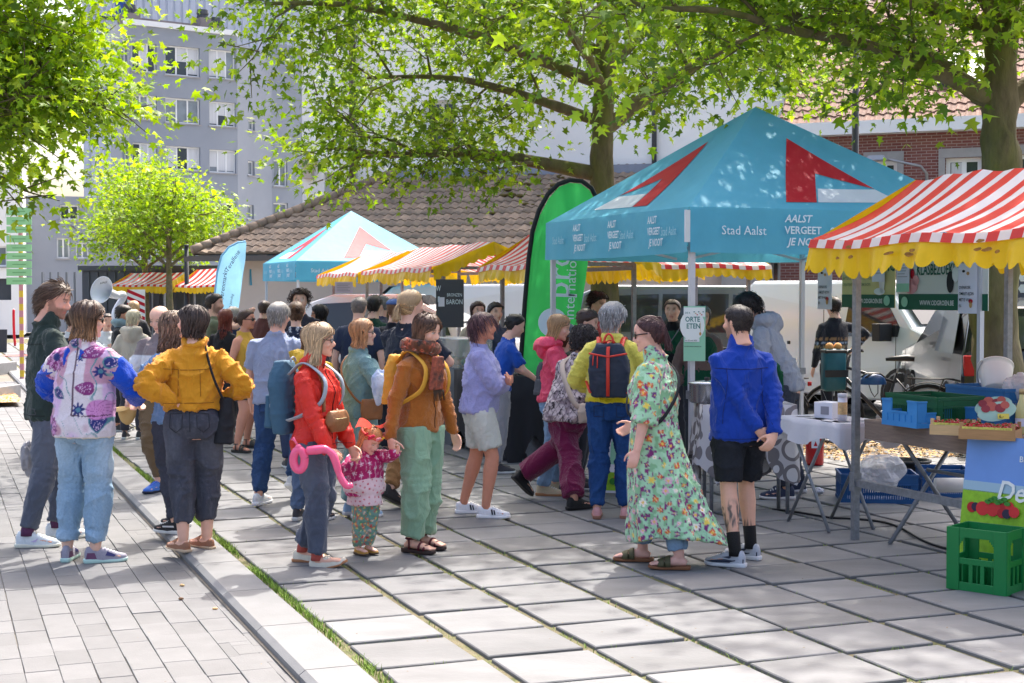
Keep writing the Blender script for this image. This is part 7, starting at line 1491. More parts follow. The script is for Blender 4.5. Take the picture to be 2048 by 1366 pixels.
def paint_dots(col,sp_,r):
 def f(P,C,s_): S = seeds_on(P,sp_,4); d,i = nearest(P,S); mixin(C,sstep(r,r * .8,d),srgb(*col))
 return f
def paint_fade(col,s=.5,hemdark=True):
 def f(P,C,sp):
  H = sp['H']; n = vnoise(P * np.array([5,5,3]),3); m = s * sstep(.35,.8,n) + s * .8 * sstep(.16 * H,.02 * H,np.abs(P[:,2] - .38 * H)) * sstep(.2,.8,vnoise(P * 9,2)); mixin(C,np.clip(m,0,.85),srgb(*col)); x = P[:,0]
  mixin(C,(np.abs(vnoise(P * np.array([40,40,3]),5) - .5) < .04) * .25,srgb(*col))
 return f
def paint_block(z0,col,soft=.004):
 def f(P,C,sp): mixin(C,sstep(z0 * sp['H'] - soft,z0 * sp['H'] + soft,P[:,2]),srgb(*col))
 return f
def paint_hem(z0,col):
 def f(P,C,sp): mixin(C,sstep(z0 * sp['H'] + .004,z0 * sp['H'] - .004,P[:,2]),srgb(*col))
 return f
def paint_isle(P,C,sp):
 z = P[:,2] / sp['H']; a = np.arctan2(P[:,1],P[:,0])
 for (zz,w,c1,f) in ((.70,.012,(150,120,90),60),(.672,.008,(150,170,200),44),(.645,.012,(150,130,96),60)): mixin(C,(np.abs(z - zz) < w) * (np.sin(a * f) * np.cos((z - zz) * 600) > -.1),srgb(*c1))
def paint_tattoo(P,C,sp):
 h,kn,a = sp['_legs'][1 if sp.get('tat',1) else 0]
 for k in (0,1):
  h,kn,a = sp['_legs'][k]; c = kn.lerp(a,.45); d = np.sqrt(((P - np.array(c)) ** 2).sum(1)); n = vnoise(P * 55,6); m = (P[:,2] < kn.z - .05) & (P[:,2] > a.z + .02) & (np.abs(P[:,0] - c.x) < .08)
  mixin(C,m * sstep(.52,.58,n) * sstep(.13,.07,d) * (.85 if k == 0 else .0),srgb(52,66,70)); mixin(C,m * sstep(.6,.66,n) * (P[:,2] < a.z + .16) * (P[:,0] < a.x) * .8,srgb(60,56,58))
def paint_ankle_none(P,C,sp): pass
def Hof(px,py,ytop,zg=0.0,extra=.045):
 p = G(px,py,zg); return AT(px,ytop,p.y).z - zg - extra
SNK = lambda c,s=(232,232,228),**k: dict(kind='sneaker',col=c,sole=s,**k)
JEANL,JEAND,BLKD = (128,156,186),(42,66,104),(74,78,90)
def stand(px,D,w=.16,face=0,zg=0.0):
 """two feet at a distance, for people whose feet are hidden"""
 y = project((0,D,zg))[1]; f = R(face); dx = math.cos(f) * w / 2; dy = -math.sin(f) * w / 2; X = (px - 1024) / FPX * D
 a = project((X - dx,D - dy,zg)); c = project((X + dx,D + dy,zg)); return [(a[0],a[1]),(c[0],c[1])]
def Hd(D,ytop,zg=0.0,extra=.045): return CAM_H + (project((0,D,zg))[2] * 0 + AT(1024,ytop,D).z - CAM_H) - zg - extra

# ================================================================ foreground people
RZ0 = ROAD_Z
person(dict(label='tall bearded man in dark green jacket and slate trousers at the left edge',sex='m',H=Hof(95,1092,545,RZ0),zg=RZ0,face=62,look=92,pitch=-14,feet=[(132,1076,0,0,10),(74,1094,0,0,22)],hair=(92,74,62),skin=(222,168,146),beard=.62,
 armL=((-.10,.17,.60),(-.6,-1,-.3)),armR=((.11,.16,.59),(.8,-.9,-.2)),hairstyle=dict(kind='tousled',len=.34,vol=.05,lift=.13,comb=(0,-1,-.5),mess=.16,n=420,line=.0),seed=3,
 top=dict(col=(44,58,54),fab='cotton',hem=.475,ease=.03,box=1.0,flare=.012,collar='shirt',name='jacket',sleeve=.98,fold=.011),bottom=dict(col=(82,88,102),fab='cotton',r=(.026,.024,.026),len=.97,paint=paint_fade((104,110,124),.5)),shoes=SNK((214,220,222),(228,226,208),sock=(92,52,84),sock_h=.2,lace=(232,226,200),marks=[(0,[(-.12,.045),(.0,.04),(.06,.07),(-.02,.055)],(190,176,214))])))
person(dict(label='woman in colourful embroidered jacket with blue sleeves and rolled light jeans',H=Hof(180,1125,590,RZ0),zg=RZ0,face=18,look=58,pitch=-6,feet=[(140,1118,0,0,-20),(210,1124,0,0,52)],hair=(72,54,48),skin=(226,182,160),girth=1.12,
 armL=((-.13,.15,.60),(-1,-.7,0)),armR=((.12,.17,.60),(1,-.75,.0)),hairstyle=dict(kind='long',len=1.12,vol=.07,wave=.02,tip=(150,112,78),open=70,spread=.2,n=300,backw=.02),glasses='sun',seed=5,
 top=[dict(col=(24,74,190),fab='knit',hem=.56,ease=.012,se=.045,sse=.0,low=True,sleeve=.86,cuff=.2,name='blouse',fold=.014),dict(col=(224,214,222),fab='knit',hem=.475,ease=.036,box=1.12,se=.052,sleeve=.26,cuff=.9,collar='crew',paint=paint_suzani,voxel=.0068,smooth=6,fold=.006,name='jacket')],
 bottom=dict(col=(138,166,190),fab='denim',r=(.014,.026,.026),len=.955,turnup=True,paint=paint_fade((172,192,208),.6),waist=.57),shoes=SNK((150,146,160),(188,220,210),lace=(210,210,216),marks=[(0,[(-.45,.03),(-.2,.03),(-.25,.07),(-.42,.07)],(110,70,100)),(0,[(.0,.05),(.2,.04),(.25,.05),(.05,.075)],(60,60,110))])))
person(dict(label='woman in mustard jacket with hands on hips standing on the kerb',H=Hof(385,1103,597),face=-12,look=-72,pitch=4,feet=[(358,1100,0,0,-30),(404,1094,0,0,-34)],hair=(66,54,50),skin=(226,176,152),girth=1.16,sole=.012,
 armL=((-.075,-.065,.605),(-1,-.5,-.1)),armR=((.10,.03,.60),(1,-.5,-.1)),handL=dict(dir=(.9,-.3,-.25),palm=(0,1,0),curl=.3),hairstyle=dict(kind='wavy',len=.95,vol=.06,wave=.05,open=66,spread=.08,n=260,freq=7),seed=7,
 top=dict(col=(206,140,34),fab='cotton',hem=.575,ease=.03,box=1.05,se=.028,collar='shirt',name='jacket',fold=.018,cuff=.5),bottom=dict(col=(72,74,84),fab='denim',r=(.02,.032,.018),len=.87,paint=paint_fade((108,110,120),.5),waist=.60,name='jeans'),shoes=SNK((150,104,78),(206,180,150),sole_t=.012,h=.055,lace=(120,80,60))))
person(dict(label='curly haired woman in denim jacket and black high sneakers behind the mustard jacket',H=Hof(345,1070,612),face=-42,look=-18,pitch=-8,feet=[(338,1066,0,0,-20),(352,1052,0,0,-24)],hair=(104,84,70),skin=(224,176,152),seed=9,
 armL=((-.10,.16,.585),(-1,-.6,0)),armR=((.09,.15,.59),(.6,-1,-.2)),hairstyle=dict(kind='wavy',len=1.35,vol=.13,wave=.07,spread=.16,n=240,freq=11,streak=(140,116,94),r=.04),top=dict(col=(98,130,170),fab='denim',hem=.50,ease=.024,box=1.0,collar='shirt',name='jacket',paint=paint_fade((140,166,194),.4)),bottom=dict(col=(66,70,82),fab='denim',r=(.014,.012,.016),len=.98,turnup=True,name='jeans'),shoes=SNK((36,36,40),(226,226,224),h=.11,marks=[(0,[(-.3,.05),(.1,.045),(.12,.055),(-.28,.062)],(210,210,210))])))
person(dict(label='bald man in grey and white sweatshirt and brown trousers holding a cap',sex='m',H=Hof(318,985,592),face=196,look=200,pitch=-20,feet=[(345,975),(309,985)],hair=(150,130,116),skin=(228,180,160),seed=11,armR=((.17,.06,.50),(1,-.6,0)),armL=((-.08,.16,.6),(-1,-.4,-.3)),
 top=dict(col=(214,216,224),fab='cotton',hem=.50,ease=.03,box=1.0,collar='crew',paint=paint_block(.715,(136,124,126)),name='sweatshirt',fold=.013),bottom=dict(col=(112,92,68),fab='cotton',r=(.03,.03,.016),len=.96,fold=.014),shoes=SNK((70,118,206),(40,46,66),lace=(60,90,190))))
person(dict(label='man in grey T-shirt and dark jeans seen from behind, white sneakers',sex='m',H=Hof(555,1008,588),face=14,look=24,feet=[(524,1008,0,0,4),(586,1000,.03,26,6)],hair=(150,146,142),skin=(220,168,146),glasses='clear',seed=13,girth=1.08,armL=((-.17,.06,.49),(-.6,-1,0)),armR=((.13,.16,.58),(.6,-1,0)),
 hairstyle=dict(kind='short',len=.16,vol=.045,lift=.25,mess=.25,comb=(0,-.4,-1),n=220),top=dict(col=(142,152,178),fab='cotton',hem=.50,ease=.026,box=1.0,sleeve=.36,cuff=1.1,se=.026,collar='crew',name='tshirt',fold=.012),bottom=dict(col=JEAND,fab='denim',r=(.018,.022,.024),len=.99,paint=paint_fade((70,96,134),.4),name='jeans'),shoes=SNK((212,214,216),(236,236,236),h=.08)))
person(dict(label='woman in bright red jacket with blond hair, grey trousers and cream shoes',H=Hof(640,1130,625),face=112,look=88,pitch=-4,feet=[(622,1124,0,0,-12),(656,1134,.012,-14,-8)],hair=(178,150,118),skin=(226,172,148),glasses='clear',seed=15,px_off=.0,
 armR=((.10,.12,.465),(.7,-1,-.1)),armL=((-.17,.22,.52),(-.6,-1,-.4),G(706,922,0) * 0 + AT(706,905,9.42)),handR=dict(curl=.85,dir=(-.3,.75,-.55),palm=(-.5,-.4,-.5)),handL=dict(curl=.8,dir=(0,.5,-.9)),
 hairstyle=dict(kind='long',len=1.28,vol=.06,wave=.03,open=72,spread=.13,n=300,tip=(206,178,142),streak=(196,168,134),backw=.0),top=dict(col=(206,42,30),fab='shell',hem=.475,ease=.026,box=.98,flare=.006,se=.024,collar='shirt',name='jacket',fold=.011,sleeve=1.0),bottom=dict(col=(74,80,96),fab='cotton',r=(.024,.03,.036),len=.97,paint=paint_fade((98,106,122),.5)),shoes=SNK((214,204,186),(170,116,78),sole_t=.014,lace=(196,188,170),h=.07,sock=(180,84,74),sock_h=.18,spring=1.4)))
person(dict(label='woman in rust fleece and green wide trousers with paisley scarf and long hair',H=Hof(848,1105,615),face=128,look=122,pitch=-16,feet=[(858,1098,0,0,-6),(836,1106,0,0,-6)],hair=(84,60,48),skin=(226,176,154),seed=17,barefoot=True,sole=.024,
 armR=((.19,.14,.53),(.8,-1,-.3),AT(775,898,9.62)),armL=((-.17,.03,.475),(-.7,-1,0)),handR=dict(curl=.8,dir=(.1,.4,-.9)),hairstyle=dict(kind='long',len=1.75,vol=.055,wave=.03,open=66,spread=.11,n=300,tip=(132,100,76),streak=(106,78,60)),
 top=[dict(col=(168,100,42),fab='knit',hem=.50,ease=.02,box=.92,name='fleece',fold=.010,sleeve=1.0,se=.018),dict(col=(96,62,44),fab='knit',hem=.80,ease=.004,sleeve=0,collar='scarf',paint=paint_floral(.05,[(166,84,62),(60,48,44),(186,98,70)],(60,40,36),(120,70,52)),name='scarf',voxel=.009)],
 bottom=dict(col=(132,164,138),fab='cotton',r=(.03,.05,.066),len=.985,fold=.014,fr=(10,10,4),name='trousers'),shoes=dict(kind='sandal',col=(92,30,38),sole=(60,46,42),sole_t=.024,straps=((.28,.036,.009),(.12,.055,.009)),ankle=True)))
tod = dict(label='toddler in magenta star jacket and floral trousers with a flower headband',H=.86,kid=True,face=142,look=132,pitch=-34,feet=[(742,1108,0,0,-10),(722,1110,0,0,-10)],hair=(206,140,88),skin=(236,184,164),seed=19,voxel=.0058,girth=1.12,
 armR=((.24,.06,.74),(.8,-.2,-.8),AT(714,924,9.50)),armL=((-.24,.06,.80),(-.8,-.2,-.8),AT(795,905,9.58)),handR=dict(curl=.9,dir=(.1,.1,1)),handL=dict(curl=.9,dir=(-.1,.1,1)),hairstyle=dict(kind='long',len=.98,vol=.045,wave=.02,open=84,spread=.04,n=180,tip=(224,160,104)),
 top=[dict(col=(226,196,200),fab='cotton',hem=.37,ease=.022,flare=.035,sleeve=0,name='dress',paint=paint_dots((196,80,96),.03,.007),voxel=.0065,fold=.004),dict(col=(176,22,98),fab='shell',hem=.445,ease=.030,se=.026,box=1.15,collar='crew',name='jacket',paint=paint_stars((240,214,228),0),voxel=.0062,fold=.004)],
 bottom=dict(col=(120,160,150),fab='cotton',r=(.02,.024,.024),len=1.0,paint=paint_floral(.028,[(206,86,80),(236,190,180),(226,150,90),(90,150,110)],(240,220,120),(96,140,110)),voxel=.0062,fold=.005),shoes=SNK((186,138,62),(92,74,56),sole_t=.012,h=.07,lace=(150,100,50)))
person(tod)
person(dict(label='woman in lavender sweater and pale shorts with folded arms and white sneakers',H=Hof(965,1032,611),face=92,look=110,pitch=0,feet=[(942,1026,0,0,-4),(986,1036,0,0,6)],hair=(78,52,58),skin=(206,142,116),seed=21,girth=1.1,armL='fold',armR='fold',handL=dict(curl=.3),handR=dict(curl=.3),lips=(160,84,80),
 hairstyle=dict(kind='short',len=.40,vol=.05,lift=.2,comb=(.1,.6,-1),mess=.2,n=240,streak=(120,84,88)),top=dict(col=(158,158,206),fab='knit',hem=.51,ease=.034,box=1.05,sleeve=.78,se=.04,cuff=1.0,collar='crew',name='sweater',fold=.013),bottom=dict(col=(196,198,190),fab='cotton',r=(.03,.032,.03),len=.41,name='shorts',fold=.009),shoes=SNK((226,226,230),(238,238,240),h=.075,marks=[(0,[(-.02,.03),(.03,.03),(.0,.07),(-.05,.07)],(30,34,50)),(0,[(.06,.03),(.1,.03),(.07,.065),(.03,.065)],(30,34,50))])))
person(dict(label='woman in snakeskin print blouse and maroon flared trousers leaning forward',H=Hof(1130,1012,604) ,face=48,look=30,pitch=-8,lean=17,feet=[(1160,1018,0,0,10),(1038,1000,.045,42,8)],hair=(60,54,56),skin=(206,152,128),seed=23,py_off=.12,px_off=.05,girth=1.08,armL=((-.08,.22,.58),(-1,-.6,0)),armR=((.10,.2,.60),(.7,-1,-.4)),
 hairstyle=dict(kind='curly',len=.30,vol=.09,n=340),top=dict(col=(198,184,188),fab='cotton',hem=.50,ease=.03,box=1.05,flare=.02,se=.03,paint=paint_snake,name='blouse',voxel=.0075,smooth=5,collar='crew'),bottom=dict(col=(112,28,70),fab='knit',r=(.03,.045,.072),len=.99,fold=.012,fr=(9,9,4)),shoes=SNK((30,30,32),(24,24,26),sole_t=.02,laces=False)))
person(dict(label='grey haired shopper in yellow sweater and blue jeans with a navy backpack',H=Hof(1225,1036,594),face=10,look=28,feet=[(1194,1034,0,0,-6),(1254,1034,0,0,8)],hair=(150,150,152),skin=(216,166,144),seed=25,girth=1.14,glasses='clear',armL=((-.12,.13,.58),(-.8,-1,0)),armR=((.12,.14,.6),(.8,-1,0)),
 hairstyle=dict(kind='short',len=.24,vol=.07,lift=.4,comb=(0,-.5,-1),mess=.3,n=300,streak=(186,186,188)),top=dict(col=(222,212,96),fab='knit',hem=.535,ease=.03,box=1.06,se=.026,collar='crew',name='sweater',paint=paint_hem(.565,(214,196,30)),fold=.010),bottom=dict(col=(34,66,116),fab='denim',r=(.018,.02,.024),len=1.0,paint=paint_fade((52,88,140),.4),name='jeans'),shoes=SNK((206,150,150),(150,104,84),h=.07,laces=False)))
def dress_lower(b,sp):
 H = sp['H']; bend = sp['_bend']; pv = sp['_pv']; rings_ = []
 for k,z in enumerate(np.linspace(.62,.12,12)):
  t = k / 11; hw = (.095 + .050 * t ** .9) * H * 1.05; hd = (.078 + .080 * t) * H * 1.05; cy = -.10 * t ** 1.5 * H * .8; r_ = []
  for q in range(44):
   a = 2 * math.pi * q / 44; wv = 1 + (.10 * t) * math.sin(a * 7 + t * 2) + .05 * t * math.sin(a * 12 + 1); back = 1 + .34 * t * t * max(0,-math.sin(a)); r_.append(Vector((pv.x + hw * wv * math.cos(a),pv.y + cy + hd * wv * back * math.sin(a),pv.z + (z - .52) * H + .035 * t * math.sin(a * 2 + 1))))
  rings_.append(r_)
 loft(b,rings_[::-1])
person(dict(label='woman in long mint floral dress with ponytail, sunglasses and sandals',H=Hof(1310,1132,612),face=-68,look=-74,pitch=-10,feet=[(1340,1138,0,0,-14),(1268,1122,0,0,-14)],hair=(74,46,48),skin=(226,174,158),glasses='sun',seed=27,girth=1.12,barefoot=True,sole=.018,stubble_head=.35,
 armL=((-.16,.02,.475),(-.8,-1,0)),armR=((.13,.12,.55),(.5,-1,0)),hairstyle=dict(kind='ponytail',len=1.0,tie=(0,-.36,.93),vol=.028,n=220,line=.06),top=dict(col=(166,208,172),fab='cotton',hem=.60,ease=.034,box=1.12,se=.055,sleeve=.62,cuff=1.2,collar='shirt',cover=.13,name='dress',extra=[dress_lower],voxel=.0078,smooth=4,fold=.008,fr=(10,10,4),paint=paint_floral(.058,[(126,52,112),(206,96,56),(232,206,92),(222,170,196),(236,226,216),(196,80,60),(110,60,120)],(230,190,90),(106,160,110),.56)),
 bottom=dict(col=JEANL,fab='denim',r=(.0,.02,.024),len=.96,turnup=True,name='jeans',waist=.56),shoes=dict(kind='sandal',col=(84,80,54),sole=(136,88,58),sole_t=.018,straps=((.22,.046,.024),(.06,.062,.022)))))
person(dict(label='man in royal blue jacket and black shorts with hands clasped behind his back',sex='m',H=Hof(1470,1132,593),face=-22,look=-38,feet=[(1452,1132,0,0,-42),(1486,1116,0,0,-26)],hair=(52,44,44),skin=(224,172,148),seed=29,girth=1.03,beard=.5,stubble_head=.0,paint=[paint_tattoo],armL=((.035,-.105,.49),(-1,-.5,.1)),armR=((.075,-.135,.495),(1,-.5,0)),handL=dict(dir=(.7,-.1,-.5),palm=(0,1,.2),curl=.7),handR=dict(dir=(-.6,-.2,-.7),palm=(0,1,0),curl=.6),
 hairstyle=dict(kind='short',len=.07,vol=.022,lift=.3,mess=.3,n=200,comb=(0,-.4,-1)),top=dict(col=(22,60,156),fab='cotton',hem=.475,ease=.03,box=1.0,flare=.012,se=.024,collar='shirt',name='jacket',fold=.013,sleeve=.98,cuff=.7),bottom=dict(col=(40,42,48),fab='denim',r=(.034,.04,.04),len=.44,name='shorts',fold=.009),shoes=SNK((176,180,190),(222,222,226),sock=(26,26,28),sock_h=.30,h=.085,lace=(200,204,212),marks=[(0,[(-.46,.03),(.3,.026),(.45,.03),(.3,.04),(.0,.05),(-.2,.045),(-.46,.055)],(40,48,68)),(0,[(-.12,.055),(.06,.062),(-.14,.072),(-.17,.065)],(40,48,68))])))
def part_of(txt,nm): return next(c for c in next(r_ for sp_,r_ in PEOPLE if txt in sp_['label']).children if c.name.split('.')[0] == nm)
def arc(x0,x1,z,sag=.01,n=5): return [(x0 + (x1 - x0) * k / n,z + sag * math.sin(math.pi * k / n)) for k in range(n + 1)]
j_ = part_of('mustard jacket','jacket'); H_ = Hof(385,1103,597); y_ = (150,98,20)
trace(j_,arc(-.17,.17,.745 * H_,-.012),-1,.003,y_); trace(j_,arc(-.17,.17,.605 * H_,0),-1,.003,y_); trace(j_,[(-.07,.74 * H_),(-.075,.61 * H_)],-1,.003,y_); trace(j_,[(.07,.74 * H_),(.075,.61 * H_)],-1,.003,y_)
j_ = part_of('mustard jacket','jeans'); d_ = (44,46,54)
for s_ in (-1,1): trace(j_,[(s_ * .045,.565 * H_),(s_ * .125,.56 * H_),(s_ * .13,.505 * H_),(s_ * .09,.485 * H_),(s_ * .05,.505 * H_)],-1,.003,d_,'pocket_seam',True)
trace(j_,[(0,.575 * H_),(.002,.47 * H_)],-1,.003,d_); trace(j_,arc(-.13,.13,.572 * H_,0),-1,.003,d_)
j_ = part_of('royal blue jacket','jacket'); H_ = Hof(1470,1132,593); d_ = (12,34,100)
trace(j_,arc(-.19,.19,.755 * H_,-.008),-1,.003,d_); trace(j_,arc(-.2,.2,.485 * H_,0),-1,.0025,d_); trace(j_,[(-.12,.75 * H_),(-.14,.5 * H_)],-1,.0025,d_); trace(j_,[(.12,.75 * H_),(.14,.5 * H_)],-1,.0025,d_)
j_ = part_of('tall bearded','jacket'); H_ = Hof(95,1092,545,RZ0); d_ = (26,34,32); trace(j_,arc(-.2,.2,.76 * H_,-.008),-1,.003,d_); trace(j_,arc(-.2,.22,.49 * H_,0),-1,.003,d_); trace(j_,[(.09,.515 * H_),(.15,.515 * H_),(.15,.495 * H_),(.09,.495 * H_)],-1,.004,(70,74,76),'label_patch',True)
j_ = part_of('colourful embroidered','trousers'); H_ = Hof(180,1125,590,RZ0); d_ = (92,116,140); trace(j_,[(0,.47 * H_),(0,.455 * H_)],-1,.003,d_)
j_ = part_of('bright red jacket','jacket'); H_ = Hof(640,1130,625); d_ = (70,14,14); trace(j_,[(0,.82 * H_),(0,.49 * H_)],1,.004,d_,'zip',n=20); trace(j_,[(.07,.74 * H_),(.12,.70 * H_)],1,.004,(214,206,200),'pocket_zip'); trace(j_,arc(-.14,.14,.495 * H_,0),1,.003,(140,20,18))
j_ = part_of('rust fleece','fleece'); H_ = Hof(848,1105,615); trace(j_,[(0,.80 * H_),(0,.51 * H_)],1,.004,(92,54,26),'zip',n=20); trace(j_,[(-.09,.60 * H_),(-.115,.54 * H_)],1,.003,(92,54,26),'pocket_seam')
j_ = part_of('man in grey T-shirt','jeans'); H_ = Hof(555,1008,588); d_ = (24,40,70)
for s_ in (-1,1): trace(j_,[(s_ * .04,.495 * H_),(s_ * .11,.49 * H_),(s_ * .11,.45 * H_),(s_ * .05,.45 * H_)],-1,.003,d_,'pocket_seam',True)
j_ = part_of('yellow sweater and','jeans'); H_ = Hof(1225,1036,594)
for s_ in (-1,1): trace(j_,[(s_ * .045,.53 * H_),(s_ * .125,.525 * H_),(s_ * .13,.475 * H_),(s_ * .05,.475 * H_)],-1,.003,(18,36,70),'pocket_seam',True)
# ================================================================ middle distance
def bg(label,px,D,ytop,face,top,bottom,hairstyle,hair,look=None,**k):
 feet = k.pop('feet',None) or stand(px,D,.2,face); near = k.pop('near',False)
 return person(dict(label=label,H=k.pop('H',None) or Hd(D,ytop),face=face,look=face if look is None else look,feet=feet,near=near,top=top,bottom=bottom,hairstyle=hairstyle,hair=hair,shoes=k.pop('shoes',SNK((60,60,64),(210,210,208),laces=False)),**k))
T = lambda c,**k: dict(dict(col=c,hem=.50,ease=.022,box=.96,collar='crew'),**k); B = lambda c,**k: dict(dict(col=c,fab='cotton',r=(.02,.022,.024)),**k)
SH = lambda **k: dict(dict(kind='short',len=.18,vol=.05,lift=.3,mess=.3,n=110),**k); LG = lambda **k: dict(dict(kind='long',len=1.35,vol=.06,n=120),**k)
bg('woman in teal ribbed sweater and matching wide trousers with crossbody bag',722,11.4,628,62,T((112,146,148),fab='knit',sleeve=.8,se=.03),B((128,160,160),r=(.03,.05,.06),len=.97),LG(len=1.1,open=64),(176,130,92),look=82,glasses='clear',seed=41,near=True,shoes=SNK((150,180,210),(220,220,220),laces=False),armR=((.1,.14,.60),(1,-.6,0)),girth=1.08)
bg('broad person in dark navy T-shirt and tan trousers with messy blond ponytail',818,11.9,570,34,T((36,42,56),sleeve=.38,cuff=1.2,se=.03),B((150,110,70)),dict(kind='ponytail',len=.55,tie=(0,-.5,.5),vol=.06,n=240),(176,148,112),look=50,sex='m',seed=43,near=True,girth=1.12,feet=[(782,1020,.03,24,0),(850,1010)],armL=((-.02,.2,.62),(-1,-.5,-.5)),armR=((.06,.2,.66),(1,-.4,-.4)),shoes=SNK((44,42,46),(34,34,36)))
bg('smiling woman in pink hooded jacket and light jeans looking at the stall',1112,12.6,618,92,T((222,72,104),fab='shell',collar='hood',hem=.51,ease=.026),B(JEANL,fab='denim',r=(.02,.026,.03)),LG(len=1.25,open=72,tip=(200,166,118)),(164,130,94),look=96,pitch=-16,seed=45,near=True,armL=((-.06,.18,.58),(-1,-.5,0)),armR=((.1,.17,.58),(.8,-1,0)),feet=[(1120,984),(1100,992)],shoes=SNK((196,180,150),(170,120,80)))
kidr = bg('child in olive jacket and grey bicycle helmet between the pink and snakeskin shoppers',1130,12.75,648,62,T((92,98,78),ease=.03,hem=.48,se=.026),B((54,56,62),len=.45,name='shorts',r=(.03,.03,.03)),SH(),(90,62,44),seed=47,near=True,armR=((.12,.16,.58),(.8,-1,0)),head=.15)
bg('woman in mustard tank top and navy floral shorts with sunglasses on',500,15.6,608,112,T((206,160,66),sleeve=0,ease=.016,hem=.52),B((44,52,66),len=.36,name='shorts',r=(.03,.03,.03),paint=paint_dots((110,140,110),.05,.014)),dict(kind='bun',tie=(0,-.45,.45),n=90),(74,52,44),look=100,glasses='sun',seed=49,girth=1.2,skin=(214,150,124),barefoot=True,feet=[(503,895),(482,905)],shoes=dict(kind='sandal',col=(84,80,74),sole=(60,56,52),ankle=True))
bg('woman with hair bun in navy and white print top seen from behind',592,14.6,596,-8,T((40,46,66),paint=paint_floral(.07,[(206,208,214),(190,194,204)],(40,46,66),(40,46,66)),voxel=.011),B((60,70,96),fab='denim'),dict(kind='bun',tie=(0,-.42,.62),n=100,rb=.2),(92,66,48),seed=51)
bg('tall person with big dark curls in a navy coat behind the hair bun',600,17.0,574,172,T((44,44,56)),B((50,52,60)),dict(kind='curly',len=.42,vol=.12,n=220),(58,44,38),seed=53,sex='m')
bg('woman with dark bob and amber sunglasses facing left by the stalls',640,18.2,604,-78,T((60,50,60)),B((50,50,56)),LG(len=.95,vol=.09),(36,30,30),look=-82,seed=55,glasses='sun',skin=(198,140,112))
bg('brown haired girl with yellow hood behind the red jacket',622,11.2,640,24,T((206,168,44),fab='shell',collar='hood'),B((90,110,140),fab='denim'),LG(len=1.2,n=140),(112,84,62),seed=57,near=True)
bg('bald man in navy polo shirt seen from behind near the stalls',718,15.2,586,8,T((40,50,72),sleeve=.36,cuff=1.1),B((60,62,70)),SH(len=.06,vol=.02,line=.12),(120,110,104),sex='m',seed=59,girth=1.1)
bg('man in bottle green T-shirt standing beside the bald man',748,16.6,584,20,T((30,62,50),sleeve=.36),B((50,52,60)),SH(),(40,34,32),sex='m',seed=61)
bg('grey haired man with glasses in profile behind the flat cap',766,19.0,586,84,T((52,54,78)),B((50,52,60)),SH(len=.14),(130,126,124),look=-88,sex='m',seed=63,glasses='clear')
capm = bg('man in black sweater wearing a blue flat cap among the shoppers',790,15.6,590,22,T((34,36,44)),B((50,52,60)),SH(len=.14),(120,84,58),look=30,sex='m',seed=65)
bg('stall keeper with brown bob in beige top behind the slate banner',955,18.0,598,158,T((196,178,156)),B((60,60,66)),LG(len=1.0,vol=.08),(66,46,40),seed=67)
bg('dark haired stall keeper behind the lavender shopper',990,17.2,600,150,T((60,70,90)),B((60,60,66)),SH(len=.24,vol=.08),(36,32,32),seed=69,sex='m')
bg('stall keeper in royal blue T-shirt leaning over the counter',1004,14.2,617,78,T((28,76,166),sleeve=.4,cuff=1.2),B((150,150,156)),SH(len=.2),(30,28,30),seed=71,sex='m',lean=12,pitch=-18,armL=((-.06,.24,.58),(-1,-.5,-.5)),armR=((.08,.24,.56),(1,-.6,-.4)),feet=stand(1000,14.2,.2,78))
bg('curly dark haired seller under the tent behind the shoppers',1190,16.8,578,128,T((150,60,60)),B((60,60,66)),dict(kind='curly',len=.3,vol=.09,n=200),(34,28,28),seed=73,sex='m',pitch=-14)
bg('dark haired boy looking down behind the child in the helmet',1166,13.0,608,100,T((70,66,74)),B((60,60,66)),SH(),(64,48,42),seed=74,sex='m',pitch=-20)
bg('seller in black turtleneck and green apron beside the front tent pole',1345,15.4,592,204,[T((24,24,28),collar='turtle'),dict(col=(18,74,52),hem=.38,ease=.034,sleeve=0,low=True,name='apron',front=True)],B((50,52,60)),dict(kind='bun',tie=(0,-.45,.5),n=90),(80,58,46),seed=75,look=196,girth=1.05,armR=((.12,.18,.6),(1,-.5,0)))
bg('grey haired seller in green apron half hidden by the mint poster',1402,14.6,602,176,[T((120,96,90)),dict(col=(18,74,52),hem=.38,ease=.034,sleeve=0,low=True,name='apron',front=True)],B((50,52,60)),LG(len=.95,vol=.07),(130,126,122),seed=77,pitch=-14)
apr = [T((150,154,164),collar='hood',ease=.03,hem=.50,se=.03),dict(col=(22,82,52),hem=.36,ease=.045,box=1.0,sleeve=0,low=True,name='apron',flare=.01,front=True)]
bg('man in grey hoodie and green apron bending over the dotted table',1546,12.35,556,-72,apr,B((60,64,74),fab='denim'),SH(len=.26,vol=.07,n=220,comb=(0,.3,-.3)),(34,28,28),look=-84,pitch=-30,lean=24,seed=79,near=True,sex='m',beard=.35,glasses='clear',feet=[(1556,998,0,0,-10),(1580,984,0,0,-10)],armL=((-.10,.22,.53),(-.6,-1,-.2)),armR=((.08,.24,.52),(.6,-1,-.2)),shoes=SNK((40,50,76),(220,220,222)))
bg('person in dark fair isle sweater behind the hanging banners',1668,17.9,588,-20,T((34,38,50),fab='knit',paint=paint_isle,hem=.47),B((36,40,52)),SH(len=.2),(50,40,36),seed=81,sex='m',armR=((.19,.05,.62),(1,-.3,.2)))
